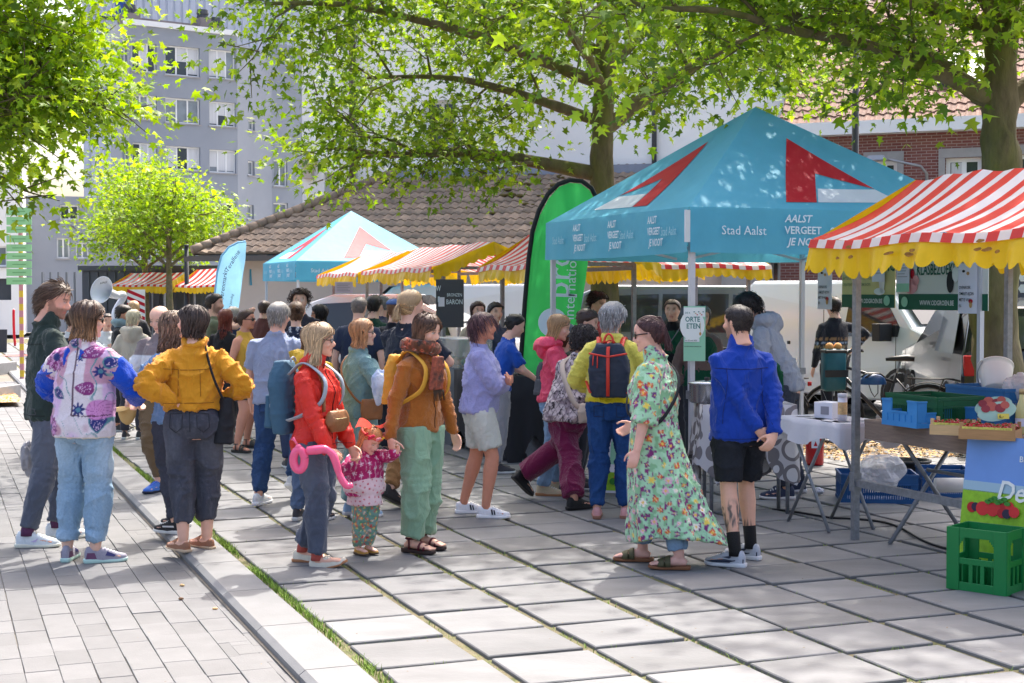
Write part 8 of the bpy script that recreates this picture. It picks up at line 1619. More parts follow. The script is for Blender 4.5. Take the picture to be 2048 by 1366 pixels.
# ================================================================ people at the far left
bg('short white haired woman in beige hooded coat seen from behind',266,17.5,613,6,T((190,182,170),fab='shell',collar='hood',hem=.42,ease=.03),B((60,60,70)),SH(len=.26,vol=.07,comb=(0,-.4,-1)),(206,196,170),seed=83)
bg('dark haired man in black coat with grey blue scarf facing right',243,18.5,604,84,[T((40,42,48),hem=.42),dict(col=(124,150,164),hem=.79,sleeve=0,collar='scarf',name='scarf',ease=.006)],B((44,46,54)),SH(len=.24,vol=.07),(40,34,34),seed=85,sex='m',pitch=-12,skin=(206,150,124))
bg('fair haired woman in black coat behind the scarf man',268,23.0,597,-30,T((34,36,42)),B((40,40,46)),LG(len=1.2),(196,164,124),seed=87)
bg('band musician in dark vest and white shirt left of the embroidered jacket',146,16.5,616,40,[T((216,220,226),fab='cotton'),dict(col=(38,42,56),hem=.50,ease=.032,sleeve=0,name='vest',low=True)],B((40,44,58)),SH(),(70,50,40),seed=89,sex='m')
souz = bg('sousaphone player in white shirt behind the embroidered jacket',214,19.0,622,150,T((216,220,226)),B((40,44,58)),SH(),(60,46,40),seed=91,sex='m',armR=((.04,.2,.72),(1,-.3,-.5)))
bg('bearded man in olive T-shirt raising both hands to his face',428,18.0,582,78,T((106,112,90),sleeve=.36),B((70,74,84)),SH(len=.22,vol=.06),(46,38,34),seed=93,sex='m',beard=.6,look=92,armL=((.0,.24,.86),(-.6,.2,-1)),armR=((.04,.24,.86),(.6,.2,-1)))
bg('woman with long red hair in black jacket beside the bearded man',450,17.2,612,20,T((36,34,38)),B((44,44,50)),LG(len=1.7),(118,54,40),seed=95)
bg('grey haired man in navy pullover seen from behind by the pale flag',466,19.0,608,12,T((38,46,72)),B((50,54,66)),SH(len=.2,vol=.05),(176,170,164),seed=97,sex='m',girth=1.1)
bg('man in maroon shirt with his back turned near the pale flag',528,20.5,596,14,T((96,60,56)),B((50,54,66)),SH(len=.16),(70,54,46),seed=99,sex='m')
# ================================================================ THINGS PEOPLE WEAR OR HOLD
def wearer(txt): return next(sp for sp,r_ in PEOPLE if txt in sp['label'])
def on(sp,name,label,cat):
 r_ = sp['_root']; o = thing(name,label,cat,r_.location,r_.rotation_euler.z); return o
def soft(b,name,m,root,vox=.008,smooth=5,f=.0,seed=1,col=None):
 me = remesh(b.v,b.f,vox,smooth,.5)
 if f: fold(me,f,seed)
 me.materials.append(m); smooth_mesh(me); return link(name,me,root)
def straps(sp,root,m,w=.02,back=-.16,z0=.62,z1=.79):
 H = sp['H']; bend = sp['_bend']
 for s in (-1,1):
  pts = catmull([bend((s * .05 * H,-.075 * H - .03,.785 * H)),bend((s * .058 * H,-.03 * H,.832 * H)),bend((s * .062 * H,.03 * H,.812 * H)),bend((s * .068 * H,.075 * H + .014,.76 * H)),bend((s * .085 * H,.075 * H,.68 * H)),bend((s * .11 * H,.01 * H,.63 * H)),bend((s * .085 * H,-.08 * H,.60 * H))],4)
  b = MB(); b.tube(pts,[(.006,w)] * len(pts),8,up=(0,0,1) if False else None); b.build('strap',m,root,True)
def backpack(sp,label,m,sm,size=(.28,.15,.42),zc=.70,pocket=True,flap=None,dy=0.0):
 H = sp['H']; bend = sp['_bend']; root = on(sp,'backpack',label,'backpack'); w,d,h = size; c = Vector((0,-.082 * H - d / 2 - .01 + dy,zc * H)); b = MB(); rr = []
 for t in np.linspace(-1,1,9): q = (1 - .42 * max(0,t) ** 2.5 - .16 * max(0,-t) ** 3); rr.append([bend(v) for v in ring((0,c.y - .012 * t,c.z + t * h / 2),w / 2 * q,d / 2 * q,20,2.6)])
 loft(b,rr)
 soft(b,'bag',m,root,.009,3,.006,3)
 if pocket: b = MB(); rr = [[bend(v) for v in ring((0,c.y - d / 2 + .005,c.z - h * .42 + t * h * .45),w * .40 * (1 - .1 * t),.045 * (1 - .4 * t),18,3)] for t in np.linspace(0,1,5)]; loft(b,rr); soft(b,'pocket',m,root,.009,3,.004,5)
 straps(sp,root,sm)
 b = MB(); b.tube([bend((.03 * math.cos(a),c.y + d * .35,c.z + h / 2 + .03 * math.sin(a) - .005)) for a in np.linspace(0,math.pi,8)],.006,6); b.build('grab_loop',sm,root,True); return root,c
M_bpteal = mat('pack_teal',srgb(52,88,112),.7,var=.08,vscale=14,bump=.15,bscale=120); M_grey_s = mat('strap_grey',srgb(150,160,172),.7); M_navy = mat('pack_navy',srgb(30,42,62),.5,var=.06,vscale=12,bump=.1,bscale=90); M_redst = mat('strap_red',srgb(206,58,44),.5); M_must = mat('pack_mustard',srgb(206,152,52),.7); M_brown = mat('bag_leather',srgb(134,88,52),.45,var=.15,vscale=18,bump=.2,bscale=60); M_blk = mat('bag_black',srgb(30,32,38),.8,bump=.2,bscale=90); M_beige = mat('strap_beige',srgb(186,170,158),.8)
s_ = wearer('bright red jacket'); r_,c = backpack(s_,'teal hiking backpack worn by the woman in red',M_bpteal,M_grey_s,(.27,.16,.46),.69)
b = MB(); b.tube([s_['_bend']((s * .12,c.y - .03,c.z - .05)) for s in (-1,1)],.02,6); b.build('side_strap',M_grey_s,r_,True)
H = s_['H']; bd = s_['_bend']; r_ = on(s_,'waist_bag','brown leather waist bag worn across the red jacket','bag'); b = MB(); rr = [[bd(v) for v in ring((.03,.098 * H + .02,.60 * H + t * .065),.125 * (1 - .25 * t * t - .12 * (t < -.5)),.045 * (1 - .35 * t * t),20,2.6)] for t in np.linspace(-1,1,7)]; loft(b,rr); soft(b,'pouch',M_brown,r_,.007,3,.004,2)
b = MB(); b.tube([bd((x,.098 * H + .066 - 1.6 * (x - .03) ** 2,.612 * H)) for x in np.linspace(-.06,.12,7)],.003,5); b.build('zip',M_gold,r_,True); b = MB(); b.tube(catmull([bd((-.09,.08 * H,.63 * H)),bd((-.105,.0,.68 * H)),bd((-.09,-.07 * H,.74 * H)),bd((.02,-.09 * H,.80 * H)),bd((.075,-.02,.835 * H)),bd((.085,.06 * H,.77 * H)),bd((.13,.085 * H,.64 * H))],4),[(.005,.014)] * 25,6); b.build('belt',M_brown,r_,True)
s_ = wearer('yellow sweater and blue jeans'); r_,c = backpack(s_,'navy roll-top backpack with red straps on the yellow sweater',M_navy,M_redst,(.31,.13,.40),.685,pocket=False); bd = s_['_bend']
yb = c.y - .075
b = MB(); b.tube([bd((-.145,yb + .0,c.z + .13)),bd((0,yb - .012,c.z + .105)),bd((.145,yb,c.z + .13))],[(.007,.006)] * 3,6); b.build('zip',M_redst,r_,True); b = MB(); b.tube([bd((0,yb + .05,c.z + .215)),bd((0,yb - .008,c.z + .15)),bd((0,yb - .012,c.z)),bd((0,yb - .008,c.z - .19))],[(.004,.015)] * 4,6); b.build('front_strap',M_redst,r_,True)
b = MB(); b.tube([bd((.035 * math.cos(a),yb + .045,c.z + .205 + .07 * math.sin(a))) for a in np.linspace(0,math.pi,10)],.009,6); b.build('handle',M_redst,r_,True)
for s in (-1,1): b = MB(); b.tube(catmull([bd((s * .03,yb + .06,c.z + .22)),bd((s * .07,-.075 * s_['H'] - .02,.775 * s_['H'])),bd((s * .085,-.02 * s_['H'],.815 * s_['H']))],4),[(.006,.02)] * 9,8); b.build('strap',M_redst,r_,True); b = MB(); b.tube([bd((s * .14,yb + .05,c.z - .17)),bd((s * .19,-.05 * s_['H'],c.z - .09))],[(.004,.012)] * 2,6); b.build('strap',M_redst,r_,True)
for k in (0,1): b = MB(); b.tube([bd((-.11 + .03 * k,yb - .004,c.z + .12)),bd((-.115 + .035 * k,yb - .012,c.z + .04 - .02 * k))],.005,5); b.build('zip_pull',M_redst,r_,True)
s_ = wearer('rust fleece'); backpack(s_,'small mustard backpack on the woman in the rust fleece',M_must,M_must,(.25,.12,.36),.70)
H = s_['H']; bd = s_['_bend']; M_pais = mat('scarf_paisley',srgb(150,78,58),.9,var=.5,vscale=45,bump=.3,bscale=120,var2=srgb(70,52,48))
r_ = s_['_root']; b = MB(); rr = [[bd(v) for v in ring((.03 + .004 * k,.088 * H + .03 + .004 * math.sin(k),(.815 - .028 * k) * H),.055 + .003 * k,.018,16,3)] for k in range(6)]; loft(b,rr[::-1]); sc_ = soft(b,'scarf_end',M_pais,r_,.008,2,.004,4)
b = MB()
for k in range(14): x = -.02 + .1 * k / 13; b.tube([bd((x,.088 * H + .035,.675 * H)),bd((x + rs.uniform(-.01,.01),.088 * H + .04,(.675 - .045) * H))],[.004,.002],4)
b.build('fringe',mat('fringe_dark',srgb(72,56,44),.9),sc_,True,kind='stuff')
s_ = kidsp = wearer('olive jacket and grey bicycle'); backpack(s_,'small dark grey backpack on the child in olive',mat('pack_grey',srgb(60,64,74),.7),M_blk,(.22,.11,.30),.68)
hr = on(s_,'bicycle_helmet','grey bicycle helmet on the child in the olive jacket','helmet'); hs_ = thing_part; Mh = s_['_Mh']; sub = MB()
o = bpy.data.objects.new('helmet_holder',None);
for ob_ in [o]: bpy.data.objects.remove(ob_)
b = MB(); n,mm = 20,9; vs = []; fs = []
for i in range(mm + 1):
 t = i / mm * math.pi * .54
 for k in range(n): a = 2 * math.pi * k / n; vs.append(Mh @ Vector((.44 * math.sin(t) * math.cos(a),.55 * math.sin(t) * math.sin(a) - .02,.62 + .52 * math.cos(t))))
for i in range(mm):
 for k in range(n): fs.append((i * n + k,i * n + (k + 1) % n,(i + 1) * n + (k + 1) % n,(i + 1) * n + k))
b.add(vs,fs); b.build('shell',mat('helmet_grey',srgb(66,74,84),.35),hr,True); b = MB(); b.tube([Mh @ Vector((.40,.05,.6)),Mh @ Vector((.3,.15,.12)),Mh @ Vector((0,.22,-.03)),Mh @ Vector((-.3,.15,.12)),Mh @ Vector((-.40,.05,.6))],.006,5); b.build('strap',M_blackp,hr,True); b = MB(); b.box(Mh @ Vector((.30,-.38,.82)),(.07,.012,.07),(Mh.to_3x3().normalized()) @ Matrix.Rotation(-.7,3,'Z')); b.build('sticker',mat('sticker_blue',srgb(150,196,226),.5),hr)
s_ = wearer('mustard jacket with hands'); H = s_['H']; bd = s_['_bend']; r_ = on(s_,'tote_bag','black cloth tote hanging from the shoulder of the mustard jacket','bag'); b = MB(); rr = [[bd(v) for v in ring((.205 + .01 * t,-.015 * H,(.53 + .085 * t) * H),.05 * (1.15 - .3 * t),.10 * (1 - .1 * t),18,2.6)] for t in np.linspace(-1.15,1,7)]; loft(b,rr); soft(b,'bag',M_blk,r_,.009,3,.008,4)
b = MB(); b.tube(catmull([bd((.20,-.06 * H,.60 * H)),bd((.13,-.085 * H,.70 * H)),bd((.085,-.055 * H,.80 * H)),bd((.075,.0,.835 * H)),bd((.10,.06 * H,.76 * H)),bd((.20,.04 * H,.60 * H))],5),[(.005,.014)] * 26,6); b.build('strap',M_blk,r_,True)
def cross_strap(sp,label,m,sgn=1,w=.012,bag=None,bm=None):
 H = sp['H']; bd = sp['_bend']; r_ = on(sp,'crossbody_bag',label,'bag'); e = .022
 pts = catmull([bd((-sgn * .06 * H,0,.828 * H + e)),bd((-sgn * .03 * H,-.062 * H - e * 1.6,.775 * H)),bd((sgn * .03 * H,-.078 * H - e * 1.8,.69 * H)),bd((sgn * .10 * H,-.045 * H - e,.59 * H)),bd((sgn * .115 * H + e,.01,.565 * H)),bd((sgn * .08 * H,.07 * H + e,.62 * H)),bd((sgn * .0,.086 * H + e,.71 * H)),bd((-sgn * .045 * H,.06 * H + e,.78 * H)),bd((-sgn * .06 * H,0,.828 * H + e))],4); b = MB(); b.tube(pts,[(.004,w)] * len(pts),6); b.build('strap',m,r_,True)
 if bag: b = MB(); rr = [[bd(v) for v in ring((sgn * (.115 * H + e + .03),.0,(.545 + t * bag[2]) * H),bag[0] * (1 - .15 * abs(t)),bag[1] * (1 - .15 * abs(t)),18,3)] for t in np.linspace(-1,1,6)]; loft(b,rr); soft(b,'bag',bm or m,r_,.009,3,.004,3)
cross_strap(wearer('long mint floral dress'),'thin black crossbody strap over the floral dress',M_blk,-1,.012)
cross_strap(wearer('snakeskin print'),'beige woven strap bag across the snakeskin blouse',M_beige,1,.024,(.05,.10,.045),M_beige)
cross_strap(wearer('teal ribbed'),'brown leather crossbody bag on the teal sweater',M_brown,1,.010,(.04,.09,.05),M_brown)
cross_strap(wearer('black turtleneck'),'grey strap across the black turtleneck of the seller',mat('strap_slate',srgb(96,98,106),.7),1,.01)
s_ = wearer('mustard tank'); H = s_['H']; bd = s_['_bend']; r_ = on(s_,'handbag','pale pink handbag held low by the woman in the tank top','bag'); w_ = s_['_arms'][0][2]; b = MB(); rr = [[v for v in ring((w_.x,w_.y + .03,w_.z - .22 + t * .1),.05,.11 * (1 - .12 * t),16,3)] for t in np.linspace(-1,1,6)]; loft(b,rr); soft(b,'bag',mat('bag_pink',srgb(206,160,170),.6,var=.3,vscale=60),r_,.01,2); b = MB(); b.tube([w_ + Vector((0,-.03,-.12)),w_ + Vector((0,0,-.03)),w_ + Vector((0,.07,-.03)),w_ + Vector((0,.1,-.12))],.006,5); b.build('handle',MATS['bag_pink'],r_,True)
s_ = wearer('bald man in grey'); w_ = s_['_arms'][1][2]; r_ = on(s_,'cap','beige baseball cap held in the hand of the sweatshirt man','cap'); M_cap = mat('cap_beige',srgb(206,170,112),.85,bump=.2,bscale=80); b = MB(); rr = [[Vector((v.x + w_.x,v.y + w_.y + .03,w_.z - .07 - .16 * t)) for v in ring((0,0,0),.085 * math.sqrt(max(.02,1 - t ** 2.2)) ,.075 * math.sqrt(max(.02,1 - t ** 2.2)),18,2)] for t in np.linspace(0,.99,8)]; loft(b,rr[::-1]); soft(b,'crown',M_cap,r_,.007,3); b = MB(); b.prism([(w_.x + .08 * math.cos(a),w_.y + .03 + .07 + .09 * math.sin(a),w_.z - .075 - .03 * math.sin(a)) for a in np.linspace(0,math.pi,12)],(0,0,.006)); b.build('peak',M_cap,r_,True)
s_ = wearer('blue flat cap'); Mh = s_['_Mh']; r_ = on(s_,'flat_cap','blue flat cap on the man in the black sweater','cap'); b = MB(); rr = [[Mh @ v for v in ring((0,-.02 + .04 * t,.72 + .32 * t),.44 * math.sqrt(max(.03,1 - t ** 2.5)),.54 * math.sqrt(max(.03,1 - t ** 2.5)),20,2)] for t in np.linspace(0,.98,7)]; loft(b,rr); soft(b,'crown',mat('cap_blue',srgb(72,96,146),.85,bump=.2,bscale=90),r_,.009,3); b = MB(); b.prism([Mh @ Vector((.36 * math.cos(a),.42 + .24 * math.sin(a),.74 - .06 * math.sin(a))) for a in np.linspace(0,math.pi,12)],Mh.to_3x3() @ Vector((0,0,.05))); b.build('peak',MATS['cap_blue'],r_,True)
M_bal = mat('balloon_pink',srgb(240,92,136),.18,spec=.6,subs=.2); Yb = 9.02
def BP(x,y): return AT(x,y,Yb)
bl = thing('balloon_sword','pink twisted modelling balloon held by the woman in red','balloon',BP(620,900),0); o0 = BP(620,900)
segs = [([(640,905),(655,902),(668,912),(676,932),(680,945)],9.5),([(680,945),(684,958),(690,968)],8.5),([(690,968),(696,972),(702,974),(707,968)],7),([(676,930),(678,940),(681,948)],8.5)]
path = catmull([BP(x,y) - o0 for x,y in ((612,902),(632,900),(650,899),(664,908),(672,926),(677,944),(684,960),(694,972),(706,970))],5)
n_ = len(path); rad = [.030 * (.75 + .25 * abs(math.sin(i / n_ * math.pi * 3.2)) ** .5) * (1 - .35 * i / n_) for i in range(n_)]; rad[0] = .012; rad[-1] = .012; b = MB(); b.tube(path,rad,12); b.build('blade',M_bal,bl,True)
c_ = BP(598,920) - o0; b = MB(); b.tube([c_ + Vector((.034 * math.cos(a),.0,.062 * math.sin(a))) for a in np.linspace(0.2,2 * math.pi + .2,22)],.026,10,cap=False); b.build('loop',M_bal,bl,True); b = MB(); b.sphere(BP(597,895) - o0,.022,10,8); b.build('knot',M_bal,bl,True); b = MB(); b.tube([BP(597,893) - o0,BP(590,882) - o0,BP(585,876) - o0],[.008,.007,.014],8); b.build('tail',M_bal,bl,True)
s_ = tod; Mh = s_['_Mh']; r_ = s_['_root']; rr_ = random.Random(3)
fc = MB(); fc.tube([Mh @ Vector((.40 * math.cos(a),.46 * math.sin(a),.78 + .02 * math.sin(a * 3))) for a in np.linspace(0,2 * math.pi,24)],.008,6,cap=False); crown_o = fc.build('headband',mat('band_coral',srgb(226,90,76),.7),r_,True)
for k,(a,col,sz) in enumerate(((.7,(214,36,78),.24),(1.35,(240,150,160),.19),(1.9,(236,190,60),.13),(2.3,(232,120,96),.17),(.2,(196,40,60),.14),(2.8,(240,170,150),.13))):
 c_ = Vector((.44 * math.cos(a),.48 * math.sin(a),.84)); b = MB()
 for q in range(11):
  th = q * 2.4; rad_ = sz * .5 * math.sqrt((q + .6) / 11); b.sphere(Mh @ (c_ + Vector((rad_ * math.cos(th),.25 * rad_ * math.sin(th),rad_ * math.sin(th)))),sz * .26 * s_['_hh'],7,5,sc=(1,.8,.7))
 b.build('flower',mat('petal_%d' % k,srgb(*col),.7),crown_o,True,kind='stuff')
for s in (-1,1):
 b = MB(); V = []
 for i in range(7):
  for j in range(5): t,u = i / 6,j / 4 - .5; V.append(Mh @ Vector((s * (.1 + .75 * t),-.1 + .1 * math.sin(t * 5),.98 + .25 * math.sin(t * 2.2) * (1 if s > 0 else .6) + u * (.18 + .35 * t) + .03 * math.sin(u * 9))))
 b.add(V,[(i * 5 + j,(i + 1) * 5 + j,(i + 1) * 5 + j + 1,i * 5 + j + 1) for i in range(6) for j in range(4)]); b.build('bow',cloth_mat('bow_coral',srgb(236,96,84),.6,.5),crown_o,True)
sb = AT(203,580,18.6); r_ = thing('sousaphone','white sousaphone bell raised above the embroidered jacket','sousaphone',(sb.x,sb.y,sb.z),0); M_sou = mat('sousa_white',srgb(222,226,236),.22,coat=.6); Mb = Matrix.Rotation(R(74),3,'X') @ Matrix.Rotation(R(-26),3,'Y')
b = MB(); b.lathe([(.168,.0),(.178,.004),(.172,-.008),(.135,-.035),(.09,-.085),(.06,-.17),(.045,-.30)],32,(0,0,0),Mb,cap=False); b.build('bell',M_sou,r_,True); b = MB(); b.tube(catmull([Mb @ Vector((0,0,-.28)),Mb @ Vector((0,.03,-.42)),Vector((.08,.3,-.32)),Vector((.2,.25,-.55)),Vector((.12,.0,-.78)),Vector((-.1,.12,-.7))],5),.045,10); b.build('tubing',M_sou,r_,True)
lettering(r_,'KING',frame(Mb @ Vector((-.045,.085,-.012)) ,Mb @ Vector((1,0,0)),Mb @ Vector((0,1,-.35))),.045,M_black,.02)
s_ = wearer('tall bearded man'); p = G(52,1000,ROAD_Z);
cb_ = crumple('carrier_bag','grey plastic carrier bag hanging behind the tall man',AT(54,955,10.75),.075,mat('carrier_grey',srgb(150,150,158),.4,alpha=.85,bump=.5,bscale=20),(.6,.6,1.5),21); hw_ = Matrix.Translation(s_['_root'].location) @ Matrix.Rotation(s_['_root'].rotation_euler.z,4,'Z') @ s_['_arms'][0][2] - cb_.location; b = MB(); b.tube([Vector((0,0,.17)),hw_ * .6 + Vector((0,0,.03)),hw_],.004,5); b.build('handle',MATS['carrier_grey'],cb_,True)
sh_b = AT(766,812,10.9); crumple('shopping_bag','white blue and green patterned shopping bag held behind the rust fleece',sh_b,.085,mat('shopper_print',srgb(206,214,224),.5,var=.3,vscale=9,var2=srgb(40,110,180)),(.9,.6,1.5),23)
# ================================================================ TREES
def leaf_mat(name,col,tr=.5,var=.3):
 m = bpy.data.materials.new(name); m.use_nodes = True; N = m.node_tree.nodes; L = m.node_tree.links; b = N['Principled BSDF']; out = N['Material Output']; b.inputs['Roughness'].default_value = .5; b.inputs['Specular IOR Level'].default_value = .35
 a = N.new('ShaderNodeAttribute'); a.attribute_name = 'Col'; L.new(a.outputs['Color'],b.inputs['Base Color']); t = N.new('ShaderNodeBsdfTranslucent'); hs = N.new('ShaderNodeHueSaturation'); hs.inputs['Hue'].default_value = .485; hs.inputs['Saturation'].default_value = 1.1; hs.inputs['Value'].default_value = 1.6; L.new(a.outputs['Color'],hs.inputs['Color']); L.new(hs.outputs[0],t.inputs['Color']); mx = N.new('ShaderNodeMixShader'); mx.inputs[0].default_value = tr; L.new(b.outputs[0],mx.inputs[1]); L.new(t.outputs[0],mx.inputs[2]); L.new(mx.outputs[0],out.inputs[0]); return m
M_leaf = leaf_mat('leaf',None,.46)
M_bark = mat('bark',srgb(104,94,72),.95,var=.35,vscale=9,bump=1.0,bscale=14,stretch=(1,1,.35),var2=srgb(96,98,48))
M_bark2 = mat('bark_grey',srgb(112,104,84),.95,var=.35,vscale=14,bump=.8,bscale=22,var2=srgb(98,100,56))
def leaf_arrays(C,D,U,S,fold_=.25):
 """C base points, D direction, U blade normal, S size; each leaf is two lobed halves folded on the midrib"""
 n = len(C); W_ = np.cross(D,U); W_ /= np.linalg.norm(W_,axis=1,keepdims=True) + 1e-9; U = np.cross(W_,D); W_ = W_ * np.random.default_rng(n).uniform(.5,1.08,(n,1)); fold_ = np.random.default_rng(n + 1).uniform(-.1,.7,(n,1))
 V = [C + (W_ * x + D * y + U * z) * S[:,None] for x,y,z in [(0,0,0),(0,1.0,-.12)] + [(s * x,y,-x * fold_) for s in (-1,1) for x,y in ((.42,.03),(.24,.24),(.55,.46),(.17,.52))]]
 q = np.array([[0,1,5,4,3,2],[0,6,7,8,9,1]]); F = (np.arange(n)[:,None,None] * 10 + q[None]).reshape(-1,6); return np.stack(V,1).reshape(-1,3),F
def crown(root,tips,dens,size,spread,cols,seed,droop=.35,name='crown'):
 """tips: list of (point, direction, weight); leaves in sprays about the twigs"""
 rng = np.random.default_rng(seed); P = []; Dd = []
 for (p,d,w) in tips:
  k = max(3,int(dens * w)); o_ = rng.normal(0,1,(k,3)) * spread * np.array([1,1,.62]); P.append(np.array(p) + o_); Dd.append(np.array(d)[None] * .5 + o_ / (np.linalg.norm(o_,axis=1,keepdims=True) + 1e-6) * .7)
 P = np.concatenate(P); D = np.concatenate(Dd) + rng.normal(0,.45,(len(P),3)); D[:,2] -= droop; D /= np.linalg.norm(D,axis=1,keepdims=True); U = rng.normal(0,.55,(len(P),3)) + np.array([0,0,1.0]); S = size * rng.uniform(.45,1.25,len(P)); V,F = leaf_arrays(P,D,U,S)
 o = npmesh(name,V,F,M_leaf,root,False); c = np.array([srgb(*c_) for c_ in cols])[rng.integers(0,len(cols),len(P))] * rng.uniform(.6,1.35,(len(P),1)); cc = np.repeat(c,10,0).astype(np.float32); at = o.data.color_attributes.new('Col','FLOAT_COLOR','POINT'); at.data.foreach_set('color',np.concatenate([cc,np.ones((len(cc),1),np.float32)],1).ravel()); return o
def knobbly(b,pts,rad,seed,amt=.12,n=16,sub=5):
 P = catmull(pts,sub); Rr = lerp_list(rad,sub); V,F = tube(P,Rr,n); A = np.array([tuple(v_) for v_ in V]); c = np.repeat(np.array([tuple(p) for p in P]),n,0); d = A - c; nz = vnoise(A * 5.5,seed) - .5 + .7 * (vnoise(A * 13,seed + 1) - .5); A = c + d * (1 + amt * 2 * nz)[:,None]; b.add([tuple(v_) for v_ in A],F)
def tree(label,base,trunk,limbs,r0,leaf_n,leaf_s,cols,seed,spread=.42,sub_n=7,sub_len=1.3,knob=.12,twigs=True,bark=None,extra_tips=(),group=None,lo=None,droop=.35,clip=None):
 """trunk: list of heights/offsets; limbs: list of polylines (local), each with radius"""
 rr = random.Random(seed); root = thing('tree',label,'tree',base,0,group); b = MB(); knobbly(b,trunk,[r0 * f for f in np.linspace(1.15,.5,len(trunk))],seed,knob); b.build('trunk',bark or M_bark,root,True); tips = []
 tw = MB()
 for li,(pl,r) in enumerate(limbs):
  b = MB(); knobbly(b,pl,[r * (1 - .75 * i / (len(pl) - 1)) for i in range(len(pl))],seed + li,knob * .6,10,6); b.build('limb',bark or M_bark,root,True); P = catmull(pl,6); n = len(P)
  for k in range(sub_n):
   f = rr.uniform(.22,1.0); i = min(n - 2,int(f * (n - 1))); p = P[i]; d = (P[i + 1] - P[i]).normalized(); sd = Vector((rr.gauss(0,1),rr.gauss(0,1),rr.gauss(.35,.6))); sd = (sd - d * sd.dot(d)).normalized(); dd = (d * rr.uniform(.3,.9) + sd * rr.uniform(.6,1.1)).normalized(); L_ = sub_len * rr.uniform(.5,1.15); q1 = p + dd * L_ * .5 + Vector((0,0,rr.uniform(-.02,.12))); q2 = p + dd * L_ + Vector((0,0,rr.uniform(-.25,.12)))
   tw.tube([p,q1,q2],[r * .28,r * .16,r * .06],5)
   for f2 in (.35,.6,.85,1.05):
    tip = p + (q2 - p) * f2
    tips.append((tip,dd,1.0))
    for z in range(2):
     e = (dd + Vector((rr.gauss(0,.8),rr.gauss(0,.8),rr.gauss(0,.5)))).normalized(); t2 = tip + e * rr.uniform(.25,.6) * min(1,sub_len); tw.tube([tip,t2],[r * .07 + .004,.004],4); tips.append((t2,e,.9))
 if clip: tips = [t for t in tips if clip(t[0])]
 tw.build('twigs',bark or M_bark,root,True,kind='stuff')
 for t in extra_tips: tips.append(t)
 dens = leaf_n / max(1,sum(t[2] for t in tips)); crown(root,tips,dens,leaf_s,spread,cols,seed + 5,droop); return root
def limb(a,h,az,L,rise,droop=.0,wig=.15,seed=0,n=5):
 """polyline from height h on the axis: azimuth az (deg, 0 = +x, 90 = away), length, rise"""
 rr = random.Random(seed); out = []; c,s = math.cos(R(az)),math.sin(R(az))
 for k in range(n + 1): t = k / n; out.append(Vector((a[0] + c * L * t + rr.gauss(0,wig) * t * .6,a[1] + s * L * t + rr.gauss(0,wig) * t * .6,h + rise * math.sin(t * 1.5) - droop * t * t + rr.gauss(0,wig) * .35 * t)))
 return out
GRN = [(94,128,38),(108,142,44),(124,154,50),(80,112,36),(138,164,60)]; GRNY = [(122,156,44),(138,168,52),(106,142,42),(152,178,62)]
tb = AT(1207,400,19.8);
L1 = [(limb((0,0),3.3,176,3.6,.55,.25,.12,1),.105),(limb((0,0),4.0,160,3.2,.9,.1,.14,2),.08),(limb((0,0),4.5,190,4.4,1.1,.1,.15,3),.09),(limb((0,0),3.9,20,3.0,1.6,.2,.14,4),.11),(limb((0,0),4.6,60,3.4,1.5,0,.15,5),.08),(limb((0,0),4.4,250,3.2,1.2,.2,.15,6),.08),(limb((0,0),4.9,130,3.6,1.4,0,.15,7),.08),(limb((0,0),5.2,320,3.2,1.5,0,.15,8),.07),(limb((0,0),5.6,210,3.8,1.7,0,.15,9),.07),(limb((0,0),5.8,175,4.2,1.3,.2,.15,10),.07),(limb((0,0),6.2,80,2.4,2.0,0,.15,11),.06)]
tree('centre plane tree with spreading limbs above the striped stalls',(tb.x,tb.y,0),[(0,0,0),(.03,0,1.2),(0,.02,2.6),(-.02,0,3.8),(.02,0,5.0),(0,0,6.6)],L1,.20,30000,.126,GRN,21,.36,9,1.25,clip=lambda p: p.z > 3.25 + max(0,(p.x + 1.5)) * .25)
tb = AT(1996,400,14.6)
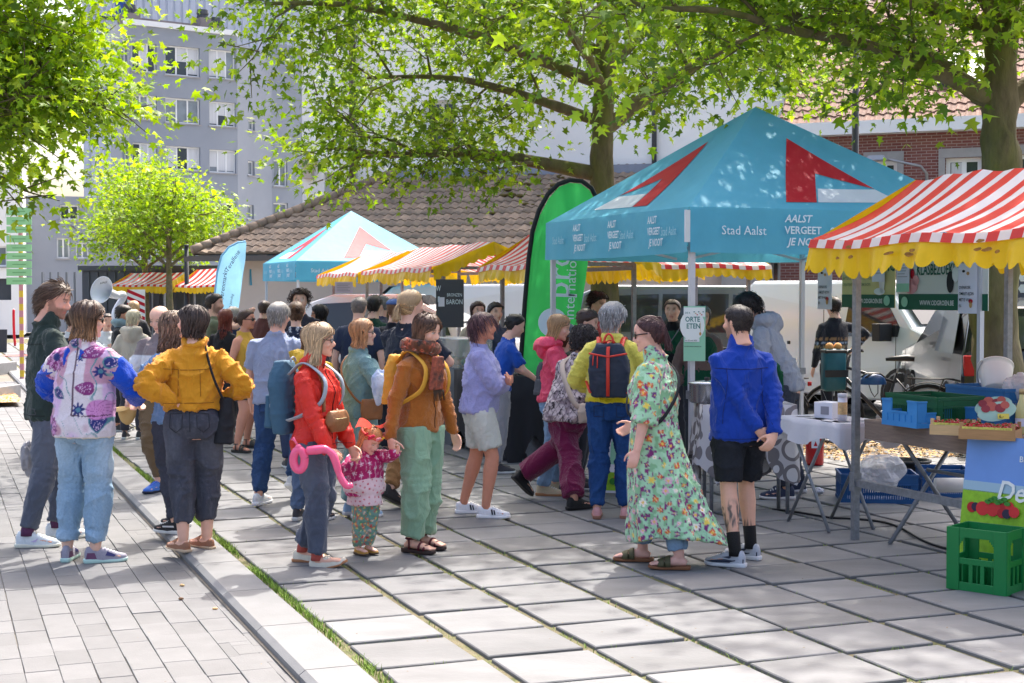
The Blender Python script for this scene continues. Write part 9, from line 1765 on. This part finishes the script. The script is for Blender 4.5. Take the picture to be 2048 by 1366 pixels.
L2 = [(limb((0,0),3.55,172,2.30,1.15,.1,.10,31),.11),(limb((0,0),3.6,196,3.70,.9,.15,.14,32),.08),(limb((0,0),4.3,150,3.87,1.2,0,.14,33),.09),(limb((0,0),4.4,225,2.10,1.2,.1,.14,34),.09),(limb((0,0),4.6,258,2.60,1.3,.2,.14,35),.09),(limb((0,0),4.2,300,2.60,1.3,.1,.14,36),.08),(limb((0,0),3.5,10,2.40,1.4,0,.14,37),.11),(limb((0,0),5.2,180,4.05,1.4,.1,.15,38),.08),(limb((0,0),5.6,210,2.10,1.5,0,.15,39),.08),(limb((0,0),5.6,110,2.88,1.6,0,.15,40),.07),(limb((0,0),6.2,240,2.10,1.6,0,.15,41),.07),(limb((0,0),6.4,340,2.72,1.6,0,.15,42),.07)]
tree('right plane tree with thick knobbly trunk beside the near stall',(tb.x,tb.y,0),[(0,0,0),(.02,0,.9),(-.03,0,1.8),(.03,0,2.7),(0,0,3.4),(.04,.02,4.4),(.06,0,5.6),(.06,0,7.0)],L2,.225,30000,.126,GRN + [(140,170,60)],22,.36,9,1.2,knob=.22,clip=lambda p: p.z > 3.35 + max(0,p.x + .8) * .8)
tb = AT(-150,500,15.0)
L3 = [(limb((0,0),2.7 + .1 * (k % 3),az,1.0 + (k % 3) * .3,1.0 + .25 * (k % 4),.2,.14,50 + k),.08) for k,az in enumerate((-30,-5,20,50,-70,90,10))] + [(limb((0,0),3.9 + .35 * (k % 4),az,1.3,1.2,.1,.14,60 + k),.07) for k,az in enumerate((-40,0,35,-15,70,-100,150))]
tree('left plane tree whose bright foliage hangs into the picture',(tb.x,tb.y,-.075),[(0,0,0),(.02,0,1.5),(0,0,3.0),(0,0,4.6),(0,0,6)],L3,.19,20000,.116,GRNY,23,.30,9,.85)
for k,(px,lb,sd) in enumerate(((338,'small bright tree before the grey block, right of the pair',24),(290,'small bright tree before the grey block, left of the pair',25))):
 tb = AT(px,520,43.0 + 2 * k); L4 = [(limb((0,0),2.5 + .25 * (q % 4),q * 47 + 20 * k,1.55 + .2 * (q % 3),.75 + .25 * (q % 3),.2,.12,80 + q + 20 * k),.05) for q in range(8)] + [(limb((0,0),3.4 + .3 * (q % 3),q * 70 + 15,1.3,1.2,0,.1,100 + q),.04) for q in range(5)]
 tree(lb,(tb.x,tb.y,0),[(0,0,0),(.03,0,1.0),(0,0,2.0),(0,0,3.4),(0,0,4.6)],L4,.11,6200,.15,GRNY,sd,.30,6,.7,bark=M_bark2,twigs=False)
bpy.data.scenes.remove(TMP)
